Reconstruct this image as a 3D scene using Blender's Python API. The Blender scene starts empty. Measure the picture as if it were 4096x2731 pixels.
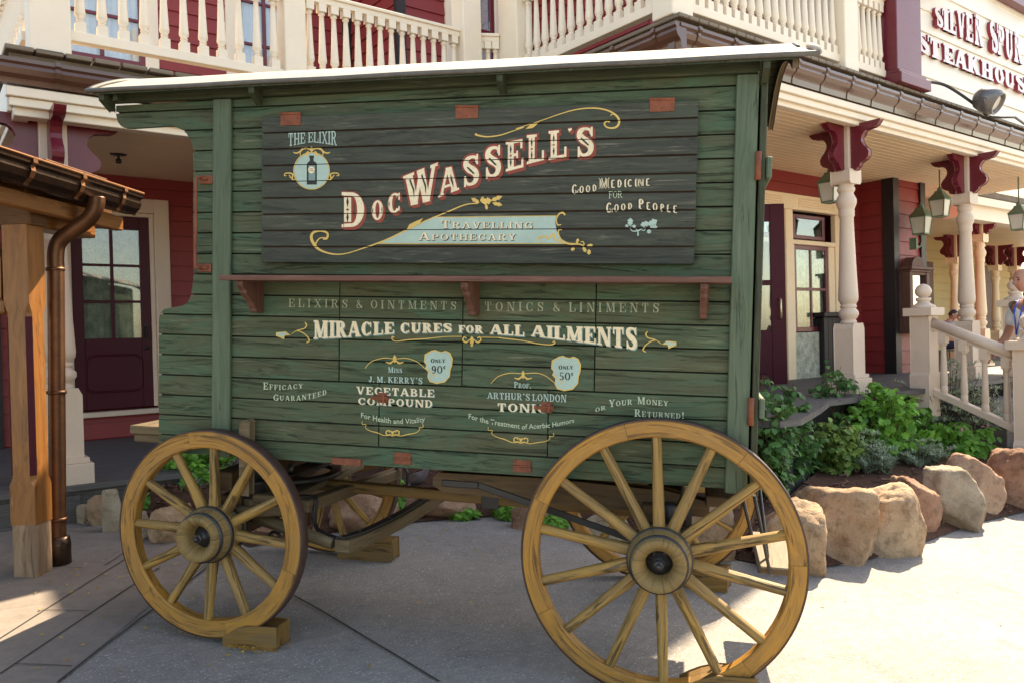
import bpy, math, random
from mathutils import Vector, Matrix, noise as mnoise
rnd = random.Random(11)
sc = bpy.context.scene
COL = sc.collection
pi = math.pi
rad = math.radians
# ------------------------------------------------------------------ camera
# world axes: X along the facade, Y into the building, Z up; the camera stands at the origin
RB = Matrix(((0.797426, -0.602906, -0.024836), (-0.026211, 0.006512, -0.999635), (0.602848, 0.797786, -0.01061)))
RWC = Matrix(((0.97417, 0.225094, 0.018063), (0.026143, -0.032967, -0.999114), (-0.224299, 0.973779, -0.038)))
cd = bpy.data.cameras.new('camera'); cam = bpy.data.objects.new('camera', cd); COL.objects.link(cam)
cd.lens = 28.0; cd.sensor_width = 36.0; cd.clip_end = 500; cd.clip_start = 0.05
cam.matrix_world = (RB.transposed() @ Matrix(((1, 0, 0), (0, -1, 0), (0, 0, -1)))).to_4x4()
sc.camera = cam
# ------------------------------------------------------------------ light
EL = rad(49); AZ = Vector((0.966, 0.259))
SUN = Vector((AZ.x*math.cos(EL), AZ.y*math.cos(EL), math.sin(EL)))
wd = bpy.data.worlds.new('World'); sc.world = wd; wd.use_nodes = True
nt = wd.node_tree; sky = nt.nodes.new('ShaderNodeTexSky'); sky.sky_type = 'NISHITA'; sky.sun_disc = False
sky.sun_elevation = EL; sky.sun_rotation = math.atan2(AZ.x, AZ.y); sky.air_density = 1.0; sky.dust_density = 1.2
bg = nt.nodes['Background']; nt.links.new(sky.outputs[0], bg.inputs[0]); bg.inputs[1].default_value = 0.145
sl = bpy.data.lights.new('sun', 'SUN'); sl.energy = 4.2; sl.angle = rad(0.5); sl.color = (1, 0.94, 0.84)
so = bpy.data.objects.new('sun', sl); COL.objects.link(so); so.rotation_euler = SUN.to_track_quat('Z', 'Y').to_euler()
so.location = SUN*40
vs = sc.view_settings; vs.view_transform = 'Standard'; vs.look = 'None'; vs.exposure = 1.82; vs.use_white_balance = True; vs.white_balance_temperature = 8600; vs.white_balance_tint = 10; vs.gamma = 1
sc.render.engine = 'CYCLES'; sc.cycles.max_bounces = 8; sc.cycles.diffuse_bounces = 4; sc.cycles.caustics_reflective = False; sc.cycles.caustics_refractive = False
# ------------------------------------------------------------------ survey: photo pixels -> rays
FL, CX, CY = 3186.0, 2048.0, 1365.5
def ray(px, py): return Vector(((px-CX)/FL, (py-CY)/FL, 1.0))
RBT, RWT = RB.transposed(), RWC.transposed()
W2B = RBT @ RWC
def at(px, py, X=None, Y=None, Z=None):
    d = RBT @ ray(px, py)
    t = Y/d.y if Y is not None else (X/d.x if X is not None else Z/d.z)
    return d*t
def gz(x, y): return -1.498 - 0.017*x + 0.035*y
def gnd(px, py):
    d = RBT @ ray(px, py); t = -1.498/(d.z + 0.017*d.x - 0.035*d.y); return d*t
def fwd(px, py, f): return (RBT @ ray(px, py))*f
P0 = Vector((-1.1, 3.76, -1.5))
def wag(px, py, Y=None, Z=None):
    d = RWT @ ray(px, py); t = Y/d.y if Y is not None else Z/d.z
    return d*t
# ------------------------------------------------------------------ nodes
def N(nt, typ, ins=None, **pr):
    n = nt.nodes.new(typ)
    for k, v in pr.items(): setattr(n, k, v)
    if ins:
        for k, v in ins.items():
            s = n.inputs[k]
            if isinstance(v, bpy.types.NodeSocket): nt.links.new(v, s)
            else: s.default_value = v
    return n
def c4(c): return (c[0], c[1], c[2], 1.0)
def mat0(name):
    m = bpy.data.materials.new(name); m.use_nodes = True
    nt = m.node_tree; return m, nt, nt.nodes['Principled BSDF']
def ramp(nt, fac, stops, interp='LINEAR'):
    r = N(nt, 'ShaderNodeValToRGB', {'Fac': fac}); cr = r.color_ramp; cr.interpolation = interp
    while len(cr.elements) < len(stops): cr.elements.new(0.5)
    for e, (p, c) in zip(cr.elements, stops):
        e.position = p; e.color = c4(c) if not isinstance(c, (int, float)) else (c, c, c, 1)
    return r.outputs[0]
def mixc(nt, fac, a, b, mode='MIX'):
    n = N(nt, 'ShaderNodeMix', data_type='RGBA', blend_type=mode)
    for k, v in ((0, fac), (6, a), (7, b)):
        if isinstance(v, bpy.types.NodeSocket): nt.links.new(v, n.inputs[k])
        else: n.inputs[k].default_value = c4(v) if isinstance(v, (tuple, list)) else v
    return n.outputs[2]
def math_(nt, op, a, b=0.0):
    n = N(nt, 'ShaderNodeMath', operation=op)
    for k, v in ((0, a), (1, b)):
        if isinstance(v, bpy.types.NodeSocket): nt.links.new(v, n.inputs[k])
        else: n.inputs[k].default_value = v
    return n.outputs[0]
def noise_(nt, vec, scale, detail=5, rough=0.6, dist=0.0):
    return N(nt, 'ShaderNodeTexNoise', {'Vector': vec, 'Scale': scale, 'Detail': detail, 'Roughness': rough, 'Distortion': dist}).outputs[0]
def bump_(nt, b, h, strength, dist=0.01):
    n = N(nt, 'ShaderNodeBump', {'Height': h, 'Strength': strength, 'Distance': dist}); nt.links.new(n.outputs[0], b.inputs['Normal'])
def wood(name, dark, mid, light, worn=(0.3, 0.27, 0.2), wamt=0.35, tint=None, tamt=0.5, rough=0.62, gs=(1.3, 26.0), bump=0.5, spec=0.35, vary=0.35, crack=0.75, ck=(0.30, 0.42), tint2=None):
    m, nt, b = mat0(name)
    uv = N(nt, 'ShaderNodeTexCoord').outputs['UV']; ri = N(nt, 'ShaderNodeNewGeometry').outputs['Random Per Island']
    off = N(nt, 'ShaderNodeCombineXYZ', {0: math_(nt, 'MULTIPLY', ri, 37.7), 1: math_(nt, 'MULTIPLY', ri, 91.3), 2: math_(nt, 'MULTIPLY', ri, 11.0)}).outputs[0]
    v = N(nt, 'ShaderNodeVectorMath', {0: uv, 1: off}, operation='ADD').outputs[0]
    def sc_(x, y): return N(nt, 'ShaderNodeVectorMath', {0: v, 1: (x, y, 1)}, operation='MULTIPLY').outputs[0]
    warp = N(nt, 'ShaderNodeTexNoise', {'Vector': sc_(1.2, 7), 'Scale': 1.0, 'Detail': 2.0})
    g1v = N(nt, 'ShaderNodeVectorMath', {0: sc_(gs[0], gs[1]), 1: N(nt, 'ShaderNodeVectorMath', {0: warp.outputs['Color'], 'Scale': 3.2}, operation='SCALE').outputs[0]}, operation='ADD').outputs[0]
    g1 = noise_(nt, g1v, 2.2, 8, 0.7, 0.4)
    blot = noise_(nt, sc_(1.1, 4.0), 1.0, 4, 0.6)
    fine = noise_(nt, sc_(5, 75), 1.0, 3, 0.7)
    col = ramp(nt, g1, [(0.30, dark), (0.5, mid), (0.72, light)])
    col = mixc(nt, math_(nt, 'MULTIPLY', ramp(nt, blot, [(0.35, 0.0), (0.7, 1.0)]), tamt), col, tint or tuple(c*0.55 for c in mid))
    col = mixc(nt, math_(nt, 'MULTIPLY', ri, vary), col, tuple(c*0.6 for c in mid))
    r2 = math_(nt, 'FRACT', math_(nt, 'MULTIPLY', ri, 17.31))
    col = mixc(nt, math_(nt, 'MULTIPLY', r2, vary*0.9), col, tint or mid)
    r3 = math_(nt, 'FRACT', math_(nt, 'MULTIPLY', ri, 53.7))
    col = mixc(nt, math_(nt, 'MULTIPLY', r3, vary*0.35), col, light)
    if tint2:
        mo = N(nt, 'ShaderNodeVectorMath', {0: sc_(2.2, 7.5), 1: N(nt, 'ShaderNodeVectorMath', {0: warp.outputs['Color'], 'Scale': 2.0}, operation='SCALE').outputs[0]}, operation='ADD').outputs[0]
        col = mixc(nt, math_(nt, 'MULTIPLY', ramp(nt, noise_(nt, mo, 1.3, 5, 0.65, 0.5), [(0.48, 0.0), (0.64, 1.0)]), 0.75), col, tint2)
    wm = math_(nt, 'MULTIPLY', ramp(nt, fine, [(0.56, 0.0), (0.72, 1.0)]), ramp(nt, noise_(nt, sc_(2.3, 9), 1.0, 4, 0.65), [(0.42, 0.0), (0.68, 1.0)]))
    wm = math_(nt, 'MULTIPLY', wm, wamt*2.4)
    col = mixc(nt, wm, col, worn)
    crk = noise_(nt, N(nt, 'ShaderNodeVectorMath', {0: sc_(2.4, 46), 1: N(nt, 'ShaderNodeVectorMath', {0: warp.outputs['Color'], 'Scale': 5.0}, operation='SCALE').outputs[0]}, operation='ADD').outputs[0], 1.0, 4, 0.7, 0.3)
    cf = ramp(nt, crk, [(ck[0], 1.0), (ck[1], 0.0)])
    col = mixc(nt, math_(nt, 'MULTIPLY', cf, crack), col, tuple(c*0.45 for c in dark))
    nt.links.new(col, b.inputs['Base Color']); b.inputs['Roughness'].default_value = rough; b.inputs['Specular IOR Level'].default_value = spec
    bump_(nt, b, math_(nt, 'SUBTRACT', math_(nt, 'ADD', g1, math_(nt, 'MULTIPLY', fine, 0.6)), math_(nt, 'MULTIPLY', cf, 0.8)), bump, 0.004)
    return m
def paint(name, col, var=0.12, rough=0.45, scale=3.0, dirt=None, damt=0.25, spec=0.4, metal=0.0, bump=0.06, col2=None):
    m, nt, b = mat0(name)
    p = N(nt, 'ShaderNodeTexCoord').outputs['Object']
    n1 = noise_(nt, p, scale, 6, 0.65); n2 = noise_(nt, p, scale*9, 5, 0.7)
    c = mixc(nt, ramp(nt, n1, [(0.3, 0.0), (0.7, 1.0)]), tuple(x*(1-var) for x in col), col2 or tuple(min(1, x*(1+var)) for x in col))
    c = mixc(nt, math_(nt, 'MULTIPLY', ramp(nt, n2, [(0.5, 0.0), (0.75, 1.0)]), damt), c, dirt or tuple(x*0.55 for x in col))
    nt.links.new(c, b.inputs['Base Color'])
    nt.links.new(math_(nt, 'ADD', math_(nt, 'MULTIPLY', n2, 0.25), rough-0.12), b.inputs['Roughness'])
    b.inputs['Specular IOR Level'].default_value = spec; b.inputs['Metallic'].default_value = metal
    bump_(nt, b, n2, bump, 0.01)
    return m
def stone_mat(name, a, bb, c, sc_=2.0):
    m, nt, b = mat0(name)
    p = N(nt, 'ShaderNodeTexCoord').outputs['Object']; rr = N(nt, 'ShaderNodeObjectInfo').outputs['Random']
    pv = N(nt, 'ShaderNodeVectorMath', {0: p, 1: N(nt, 'ShaderNodeCombineXYZ', {0: math_(nt, 'MULTIPLY', rr, 50.0)}).outputs[0]}, operation='ADD').outputs[0]
    n1 = noise_(nt, pv, sc_, 7, 0.62, 0.6); n2 = noise_(nt, pv, sc_*7, 8, 0.7); n3 = noise_(nt, pv, sc_*1.3, 3, 0.5)
    col = ramp(nt, n1, [(0.33, a), (0.5, bb), (0.66, c)])
    col = mixc(nt, math_(nt, 'MULTIPLY', ramp(nt, n2, [(0.5, 0.0), (0.66, 1.0)]), 0.6), col, tuple(x*0.5 for x in a))
    col = mixc(nt, math_(nt, 'MULTIPLY', ramp(nt, n3, [(0.5, 0.0), (0.7, 1.0)]), 0.35), col, (c[0]*1.1, c[1]*1.05, c[2]))
    nt.links.new(col, b.inputs['Base Color']); b.inputs['Roughness'].default_value = 0.85; b.inputs['Specular IOR Level'].default_value = 0.2
    bump_(nt, b, math_(nt, 'ADD', n2, n1), 1.0, 0.035)
    return m
def ground_mat(name, a, b_, speck, sps=170.0, sp=0.35, bump=0.5, stain=None):
    m, nt, b = mat0(name)
    p = N(nt, 'ShaderNodeNewGeometry').outputs['Position']
    n1 = noise_(nt, p, 0.9, 6, 0.65); n2 = noise_(nt, p, 14, 8, 0.7); n3 = noise_(nt, p, sps, 2, 0.5); n4 = noise_(nt, p, 2.6, 5, 0.6, 0.8)
    col = mixc(nt, ramp(nt, n1, [(0.32, 0.0), (0.68, 1.0)]), a, b_)
    col = mixc(nt, math_(nt, 'MULTIPLY', ramp(nt, n2, [(0.45, 0.0), (0.7, 1.0)]), 0.35), col, tuple(x*0.6 for x in a))
    col = mixc(nt, math_(nt, 'MULTIPLY', ramp(nt, n4, [(0.55, 0.0), (0.72, 1.0)]), 0.45), col, stain or tuple(x*0.62 for x in a))
    col = mixc(nt, math_(nt, 'MULTIPLY', ramp(nt, n3, [(0.62, 0.0), (0.68, 1.0)]), sp), col, speck)
    col = mixc(nt, math_(nt, 'MULTIPLY', ramp(nt, n3, [(0.30, 1.0), (0.36, 0.0)]), sp), col, tuple(x*0.35 for x in a))
    nt.links.new(col, b.inputs['Base Color']); b.inputs['Roughness'].default_value = 0.8; b.inputs['Specular IOR Level'].default_value = 0.25
    st = N(nt, 'ShaderNodeVectorMath', {0: p, 1: (3.0, 11.0, 4.0)}, operation='MULTIPLY').outputs[0]
    n5 = noise_(nt, st, 2.4, 6, 0.65, 1.2)
    bump_(nt, b, math_(nt, 'ADD', math_(nt, 'MULTIPLY', n2, 0.6), math_(nt, 'ADD', math_(nt, 'MULTIPLY', n3, 0.25), math_(nt, 'MULTIPLY', n5, 0.9))), bump, 0.012)
    return m
def leaf_mat(name, a, b_, tr=0.35):
    m, nt, b = mat0(name)
    ri = N(nt, 'ShaderNodeNewGeometry').outputs['Random Per Island']
    col = ramp(nt, ri, [(0.0, a), (0.8, b_), (1.0, tuple(min(1, x*1.5) for x in b_))])
    nt.links.new(col, b.inputs['Base Color']); b.inputs['Roughness'].default_value = 0.5; b.inputs['Specular IOR Level'].default_value = 0.35
    t = N(nt, 'ShaderNodeBsdfTranslucent', {'Color': col}); mx = N(nt, 'ShaderNodeMixShader', {0: tr, 1: b.outputs[0], 2: t.outputs[0]})
    nt.links.new(mx.outputs[0], nt.nodes['Material Output'].inputs[0])
    return m
def glass_mat(name, tint=(0.8, 0.85, 0.85), refl=0.18):
    m, nt, b = mat0(name)
    t = N(nt, 'ShaderNodeBsdfTransparent', {'Color': c4(tint)}); g = N(nt, 'ShaderNodeBsdfGlossy', {'Roughness': 0.02, 'Color': (1, 1, 1, 1)})
    lw = N(nt, 'ShaderNodeLayerWeight', {'Blend': 0.35})
    f = math_(nt, 'ADD', math_(nt, 'MULTIPLY', lw.outputs['Fresnel'], 0.35), refl)
    mx = N(nt, 'ShaderNodeMixShader', {0: f, 1: t.outputs[0], 2: g.outputs[0]})
    nt.links.new(mx.outputs[0], nt.nodes['Material Output'].inputs[0])
    return m
# ------------------------------------------------------------------ mesh builder
class MB:
    def __init__(s, off=None): s.v = []; s.f = []; s.uv = []; s.sm = []; s.mi = []; s.off = Vector(off) if off is not None else Vector((0, 0, 0))
    def face(s, pts, uvs=None, sm=False, m=0):
        i = len(s.v); s.v += [tuple(p) for p in pts]; s.f.append(tuple(range(i, i+len(pts))))
        s.uv.append(uvs or [(p[0], p[2]) for p in pts]); s.sm.append(sm); s.mi.append(m)
    def grid(s, rows, uvf=None, sm=True, m=0, closeu=False, closev=False):
        i0 = len(s.v); nr, nc = len(rows), len(rows[0])
        for r in rows: s.v += [tuple(p) for p in r]
        for a in range(nr if closev else nr-1):
            for b in range(nc if closeu else nc-1):
                a2, b2 = (a+1) % nr, (b+1) % nc
                s.f.append((i0+a*nc+b, i0+a*nc+b2, i0+a2*nc+b2, i0+a2*nc+b))
                s.uv.append([uvf(a, b), uvf(a, b+1), uvf(a+1, b+1), uvf(a+1, b)] if uvf else [(a*.1, b*.1)]*4); s.sm.append(sm); s.mi.append(m)
        return i0, nr, nc
    def obox(s, M, sx, sy, sz, m=0):
        L = max(range(3), key=lambda k: (sx, sy, sz)[k]); h = (sx/2, sy/2, sz/2); i = len(s.v); o = rnd.random()*7
        for x in (-1, 1):
            for y in (-1, 1):
                for z in (-1, 1): s.v.append(tuple(M @ Vector((x*h[0], y*h[1], z*h[2]))))
        loc = [(x*h[0], y*h[1], z*h[2]) for x in (-1, 1) for y in (-1, 1) for z in (-1, 1)]
        others = [k for k in range(3) if k != L]
        for f in ((0, 1, 3, 2), (4, 6, 7, 5), (0, 4, 5, 1), (2, 3, 7, 6), (0, 2, 6, 4), (1, 5, 7, 3)):
            s.f.append(tuple(i+k for k in f))
            vals = [set(loc[k][q] for k in f) for q in range(3)]; const = [q for q in range(3) if len(vals[q]) == 1][0]
            if const == L: u = [(loc[k][others[0]]*.2+o, loc[k][others[1]]) for k in f]
            else:
                w = [q for q in others if q != const][0]; u = [(loc[k][L]+o, loc[k][w]+const*.37) for k in f]
            s.uv.append(u); s.sm.append(False); s.mi.append(m)
    def box(s, x0, x1, y0, y1, z0, z1, m=0):
        s.obox(Matrix.Translation(((x0+x1)/2, (y0+y1)/2, (z0+z1)/2)), abs(x1-x0), abs(y1-y0), abs(z1-z0), m)
    def beam(s, p, q, w, h, up=(0, 0, 1), m=0):
        p = Vector(p); q = Vector(q); d = q-p; L = d.length; x = d/L; u = Vector(up); y = u.cross(x).normalized(); z = x.cross(y)
        M = Matrix.Translation((p+q)/2) @ Matrix((x, y, z)).transposed().to_4x4(); s.obox(M, L, w, h, m)
    def tube(s, pts, r, n=10, caps=True, m=0, sm=True):
        pts = [Vector(p) for p in pts]; rs = r if isinstance(r, (list, tuple)) else [r]*len(pts); rows = []; u = None; acc = [0]
        for k, p in enumerate(pts):
            t = (pts[min(k+1, len(pts)-1)]-pts[max(k-1, 0)]).normalized()
            if u is None: u = t.orthogonal().normalized()
            else: u = (u - t*u.dot(t)).normalized()
            w = t.cross(u); rows.append([p+(u*math.cos(2*pi*j/n)+w*math.sin(2*pi*j/n))*rs[k] for j in range(n)])
            if k: acc.append(acc[-1]+(p-pts[k-1]).length)
        o = rnd.random()*9; R = max(rs)
        i0, nr, nc = s.grid(rows, lambda a, b: (acc[min(a, len(acc)-1)]+o, b*2*pi*R/n), sm, m, closeu=True)
        if caps:
            for a, rev in ((0, True), (nr-1, False)):
                idx = [i0+a*nc+b for b in range(nc)]; s.f.append(tuple(idx[::-1] if rev else idx)); s.uv.append([(o, 0.01*b) for b in range(nc)]); s.sm.append(False); s.mi.append(m)
    def lathe(s, prof, M, n=28, m=0, caps=True, along=True, ang=0.0):
        rows = []; acc = [0]
        for k, (r, h) in enumerate(prof):
            rows.append([M @ Vector((r*math.cos(2*pi*j/n+ang), r*math.sin(2*pi*j/n+ang), h)) for j in range(n)])
            if k: acc.append(acc[-1]+math.hypot(r-prof[k-1][0], h-prof[k-1][1]))
        o = rnd.random()*9; R = max(p[0] for p in prof)
        i0, nr, nc = s.grid(rows, lambda a, b: (acc[min(a, len(acc)-1)]+o, b*2*pi*R/n) if along else (b*2*pi*R/n, acc[min(a, len(acc)-1)]+o), True, m, closeu=True)
        if caps:
            for a, rev in ((0, True), (nr-1, False)):
                if prof[a][0] > 1e-5:
                    idx = [i0+a*nc+b for b in range(nc)]; s.f.append(tuple(idx[::-1] if rev else idx)); s.uv.append([(o+.02*math.cos(b), 0.02*math.sin(b)) for b in range(nc)]); s.sm.append(False); s.mi.append(m)
    def prism(s, poly, fn, d0, d1, m=0, swap=False, side_m=None):
        n = len(poly); i = len(s.v); o = rnd.random()*5
        s.v += [tuple(fn(a, b, d0)) for a, b in poly] + [tuple(fn(a, b, d1)) for a, b in poly]
        uvp = [((b+o, a) if swap else (a+o, b)) for a, b in poly]
        s.f.append(tuple(range(i, i+n))); s.uv.append(uvp); s.f.append(tuple(range(i+2*n-1, i+n-1, -1))); s.uv.append(uvp[::-1])
        s.sm += [False, False]; s.mi += [m, m]; acc = 0
        for k in range(n):
            j = (k+1) % n; L = math.hypot(poly[j][0]-poly[k][0], poly[j][1]-poly[k][1])
            s.f.append((i+k, i+j, i+n+j, i+n+k)); s.uv.append([(acc, 0), (acc+L, 0), (acc+L, abs(d1-d0)), (acc, abs(d1-d0))]); s.sm.append(False); s.mi.append(m if side_m is None else side_m); acc += L
    def build(s, name, mats, parent=None, bevel=0.0, seg=1, smooth=None):
        me = bpy.data.meshes.new(name)
        if s.off.length: s.v = [(a-s.off.x, b-s.off.y, c-s.off.z) for a, b, c in s.v]
        me.from_pydata(s.v, [], s.f)
        ul = me.uv_layers.new(name='UVMap'); flat = [x for f in s.uv for p in f for x in p[:2]]
        ul.data.foreach_set('uv', flat)
        for mm in (mats if isinstance(mats, (list, tuple)) else [mats]): me.materials.append(mm)
        me.polygons.foreach_set('use_smooth', s.sm); me.polygons.foreach_set('material_index', s.mi); me.update()
        o = bpy.data.objects.new(name, me); COL.objects.link(o)
        if parent is not None: o.parent = parent
        if bevel:
            md = o.modifiers.new('bevel', 'BEVEL'); md.width = bevel; md.segments = seg; md.limit_method = 'ANGLE'; md.angle_limit = rad(40)
        return o
def tag(o, label=None, cat=None, group=None, kind=None):
    for k, v in (('label', label), ('category', cat), ('group', group), ('kind', kind)):
        if v: o[k] = v
    return o
def thing(name, label, cat, loc=(0, 0, 0), group=None, rot=None):
    o = bpy.data.objects.new(name, None); COL.objects.link(o); o.location = loc; o.empty_display_size = 0.2
    if rot is not None: o.rotation_euler = rot
    return tag(o, label, cat, group)
def clone(o, parent=None):
    c = o.copy(); COL.objects.link(c)
    if parent is not None: c.parent = parent
    for ch in list(o.children): clone(ch, c)
    return c
def clip(poly, axis, lo, hi):
    def half(P, side, val):
        out = []
        for k in range(len(P)):
            a, b = P[k], P[(k+1) % len(P)]; ia = side*(a[axis]-val) >= 0; ib = side*(b[axis]-val) >= 0
            if ia: out.append(a)
            if ia != ib:
                t = (val-a[axis])/(b[axis]-a[axis]); out.append((a[0]+(b[0]-a[0])*t, a[1]+(b[1]-a[1])*t))
        return out
    P = half(poly, 1, lo)
    return half(P, -1, hi) if len(P) > 2 else []
def spline(pts, k=6):
    P = [Vector(p) for p in pts]; out = []
    for i in range(len(P)-1):
        a, b, c, d = P[max(i-1, 0)], P[i], P[i+1], P[min(i+2, len(P)-1)]
        for j in range(k):
            t = j/k; out.append(0.5*((2*b)+(c-a)*t+(2*a-5*b+4*c-d)*t*t+(3*b-a-3*c+d)*t**3))
    return out+[P[-1]]
def interp(kn, x, j):
    if x <= kn[0][0]: a, b = kn[0], kn[1]
    else:
        for a, b in zip(kn, kn[1:]):
            if x <= b[0]: break
    return a[j]+(b[j]-a[j])*(x-a[0])/(b[0]-a[0])
# ------------------------------------------------------------------ materials
M_green = wood('green_weathered_boards', (0.016, 0.033, 0.017), (0.05, 0.085, 0.046), (0.1, 0.15, 0.085), worn=(0.22, 0.22, 0.14), wamt=0.3, tint=(0.082, 0.07, 0.034), tamt=0.7, bump=0.9, tint2=(0.046, 0.108, 0.064), crack=0.75, ck=(0.33, 0.45))
M_green2 = wood('green_post_paint', (0.036, 0.064, 0.037), (0.085, 0.128, 0.08), (0.145, 0.19, 0.125), worn=(0.18, 0.19, 0.13), wamt=0.2, tint=(0.06, 0.075, 0.045), tamt=0.5, gs=(1.0, 34))
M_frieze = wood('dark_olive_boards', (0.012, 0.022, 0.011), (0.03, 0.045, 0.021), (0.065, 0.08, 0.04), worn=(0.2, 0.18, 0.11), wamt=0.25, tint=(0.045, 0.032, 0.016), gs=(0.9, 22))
M_gap = paint('groove_dark', (0.012, 0.016, 0.01), rough=0.9)
M_sign = wood('slate_sign_boards', (0.013, 0.015, 0.011), (0.038, 0.043, 0.03), (0.085, 0.09, 0.063), worn=(0.2, 0.18, 0.14), wamt=0.35, tint2=(0.048, 0.062, 0.042), crack=0.8, ck=(0.31, 0.43), tint=(0.03, 0.036, 0.032), tamt=0.5, gs=(1.6, 30), bump=0.4, vary=0.3)
M_signgap = paint('rusty_gap', (0.05, 0.022, 0.012), rough=0.9)
M_shelf = wood('red_brown_shelf', (0.07, 0.028, 0.02), (0.13, 0.055, 0.04), (0.2, 0.1, 0.075), worn=(0.3, 0.2, 0.16), wamt=0.3)
M_rust = paint('rust_iron', (0.2, 0.06, 0.03), var=0.3, rough=0.7, scale=20, dirt=(0.1, 0.03, 0.02), damt=0.5)
M_ochre = wood('ochre_wheel_paint', (0.14, 0.062, 0.011), (0.37, 0.165, 0.026), (0.48, 0.255, 0.055), worn=(0.12, 0.085, 0.045), wamt=0.6, tint=(0.25, 0.14, 0.045), tamt=0.55, crack=0.8, ck=(0.36, 0.47), tint2=(0.43, 0.2, 0.03), bump=0.45, gs=(1.6, 26), spec=0.45, rough=0.5, vary=0.2)
M_spoke = wood('worn_spoke_paint', (0.11, 0.065, 0.02), (0.3, 0.175, 0.05), (0.42, 0.27, 0.1), worn=(0.09, 0.07, 0.045), wamt=0.9, crack=0.9, ck=(0.38, 0.49), tint2=(0.4, 0.22, 0.05), tint=(0.22, 0.14, 0.06), tamt=0.6, gs=(1.6, 30), spec=0.4, vary=0.25)
M_hub = wood('hub_timber', (0.1, 0.065, 0.024), (0.24, 0.15, 0.05), (0.34, 0.22, 0.085), worn=(0.06, 0.05, 0.04), wamt=0.5, tint=(0.18, 0.13, 0.065), tamt=0.6, gs=(1.8, 26))
M_iron = paint('black_iron', (0.018, 0.017, 0.018), var=0.3, rough=0.42, scale=8, spec=0.5, dirt=(0.05, 0.035, 0.03))
M_tyre = paint('brown_iron_tyre', (0.06, 0.032, 0.026), var=0.35, rough=0.5, scale=9, dirt=(0.03, 0.025, 0.03), damt=0.5)
M_under = wood('undercarriage_brown', (0.03, 0.016, 0.007), (0.08, 0.042, 0.015), (0.14, 0.08, 0.03), worn=(0.18, 0.15, 0.1), wamt=0.3)
M_ochreD = wood('ochre_beam_paint', (0.1, 0.05, 0.014), (0.19, 0.1, 0.025), (0.28, 0.16, 0.05), worn=(0.12, 0.09, 0.05), wamt=0.5, crack=0.85, ck=(0.36, 0.47), tint2=(0.13, 0.09, 0.045))
M_grey = wood('grey_bare_timber', (0.05, 0.032, 0.017), (0.13, 0.09, 0.048), (0.24, 0.175, 0.1), worn=(0.1, 0.08, 0.05), wamt=0.4)
M_canvas = paint('white_roof_canvas', (0.4, 0.35, 0.29), var=0.08, rough=0.85, scale=4, bump=0.2)
M_zinc = paint('grey_roof_trim', (0.1, 0.095, 0.085), var=0.25, rough=0.6, scale=14, dirt=(0.2, 0.2, 0.21), damt=0.4)
M_cream_l = paint('lettering_cream', (0.74, 0.64, 0.45), var=0.08, rough=0.6, dirt=(0.3, 0.25, 0.15), damt=0.5, scale=9)
M_pale = paint('lettering_pale_green', (0.42, 0.5, 0.36), var=0.15, rough=0.6, dirt=(0.12, 0.14, 0.09), damt=0.35, scale=9)
M_aqua = paint('lettering_aqua', (0.34, 0.47, 0.42), var=0.1, rough=0.6, dirt=(0.2, 0.26, 0.22), damt=0.25, scale=9)
M_aquaD = paint('lettering_blue_shade', (0.16, 0.25, 0.24), var=0.1, rough=0.6, scale=9)
M_gold = paint('lettering_gold', (0.62, 0.42, 0.12), var=0.1, rough=0.55, dirt=(0.3, 0.2, 0.06), damt=0.25, scale=9)
M_red = paint('lettering_red', (0.25, 0.045, 0.028), var=0.12, rough=0.6, dirt=(0.1, 0.02, 0.015), damt=0.25, scale=9)
M_ink = paint('lettering_ink', (0.02, 0.022, 0.022), var=0.1, rough=0.6, scale=9)
M_faint = paint('lettering_faded', (0.3, 0.32, 0.22), var=0.2, rough=0.65, dirt=(0.1, 0.11, 0.07), damt=0.5, scale=12)
M_cream = paint('cream_paint', (0.8, 0.7, 0.57), var=0.05, rough=0.45, scale=2, damt=0.08)
M_ceil = paint('cream_ceiling_boards', (0.85, 0.65, 0.44), var=0.06, rough=0.5, scale=2, damt=0.08)
M_beige = paint('beige_paint', (0.64, 0.5, 0.4), var=0.06, rough=0.5, scale=2, damt=0.1)
M_redw = paint('red_siding', (0.26, 0.03, 0.03), var=0.1, rough=0.5, scale=1.5, damt=0.12)
M_maroon = paint('maroon_gloss', (0.14, 0.013, 0.024), var=0.12, rough=0.3, scale=3, damt=0.1, spec=0.5)
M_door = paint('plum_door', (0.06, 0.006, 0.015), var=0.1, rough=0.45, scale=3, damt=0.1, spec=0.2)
M_darkb = paint('dark_corner_board', (0.02, 0.012, 0.014), var=0.1, rough=0.5)
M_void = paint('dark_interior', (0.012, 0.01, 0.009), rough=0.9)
M_gutter = paint('brown_gutter', (0.1, 0.045, 0.028), var=0.15, rough=0.22, scale=4, spec=0.8)
M_copper = paint('aged_copper', (0.13, 0.055, 0.026), var=0.3, rough=0.42, scale=6, metal=0.6, dirt=(0.05, 0.035, 0.025), damt=0.5)
M_copperD = paint('dark_copper_gutter', (0.05, 0.028, 0.018), var=0.4, rough=0.3, scale=7, metal=0.6, dirt=(0.2, 0.1, 0.05), damt=0.2)
M_copperL = paint('bright_copper', (0.3, 0.14, 0.07), var=0.2, rough=0.42, scale=6, metal=0.7, damt=0.2)
M_timber = wood('orange_stained_timber', (0.14, 0.05, 0.011), (0.25, 0.095, 0.022), (0.34, 0.14, 0.038), worn=(0.4, 0.24, 0.12), wamt=0.2, rough=0.4, spec=0.5, vary=0.15, tamt=0.25)
M_timberD = wood('dark_stained_timber', (0.07, 0.028, 0.01), (0.13, 0.055, 0.02), (0.2, 0.09, 0.03), wamt=0.1, rough=0.45)
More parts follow.
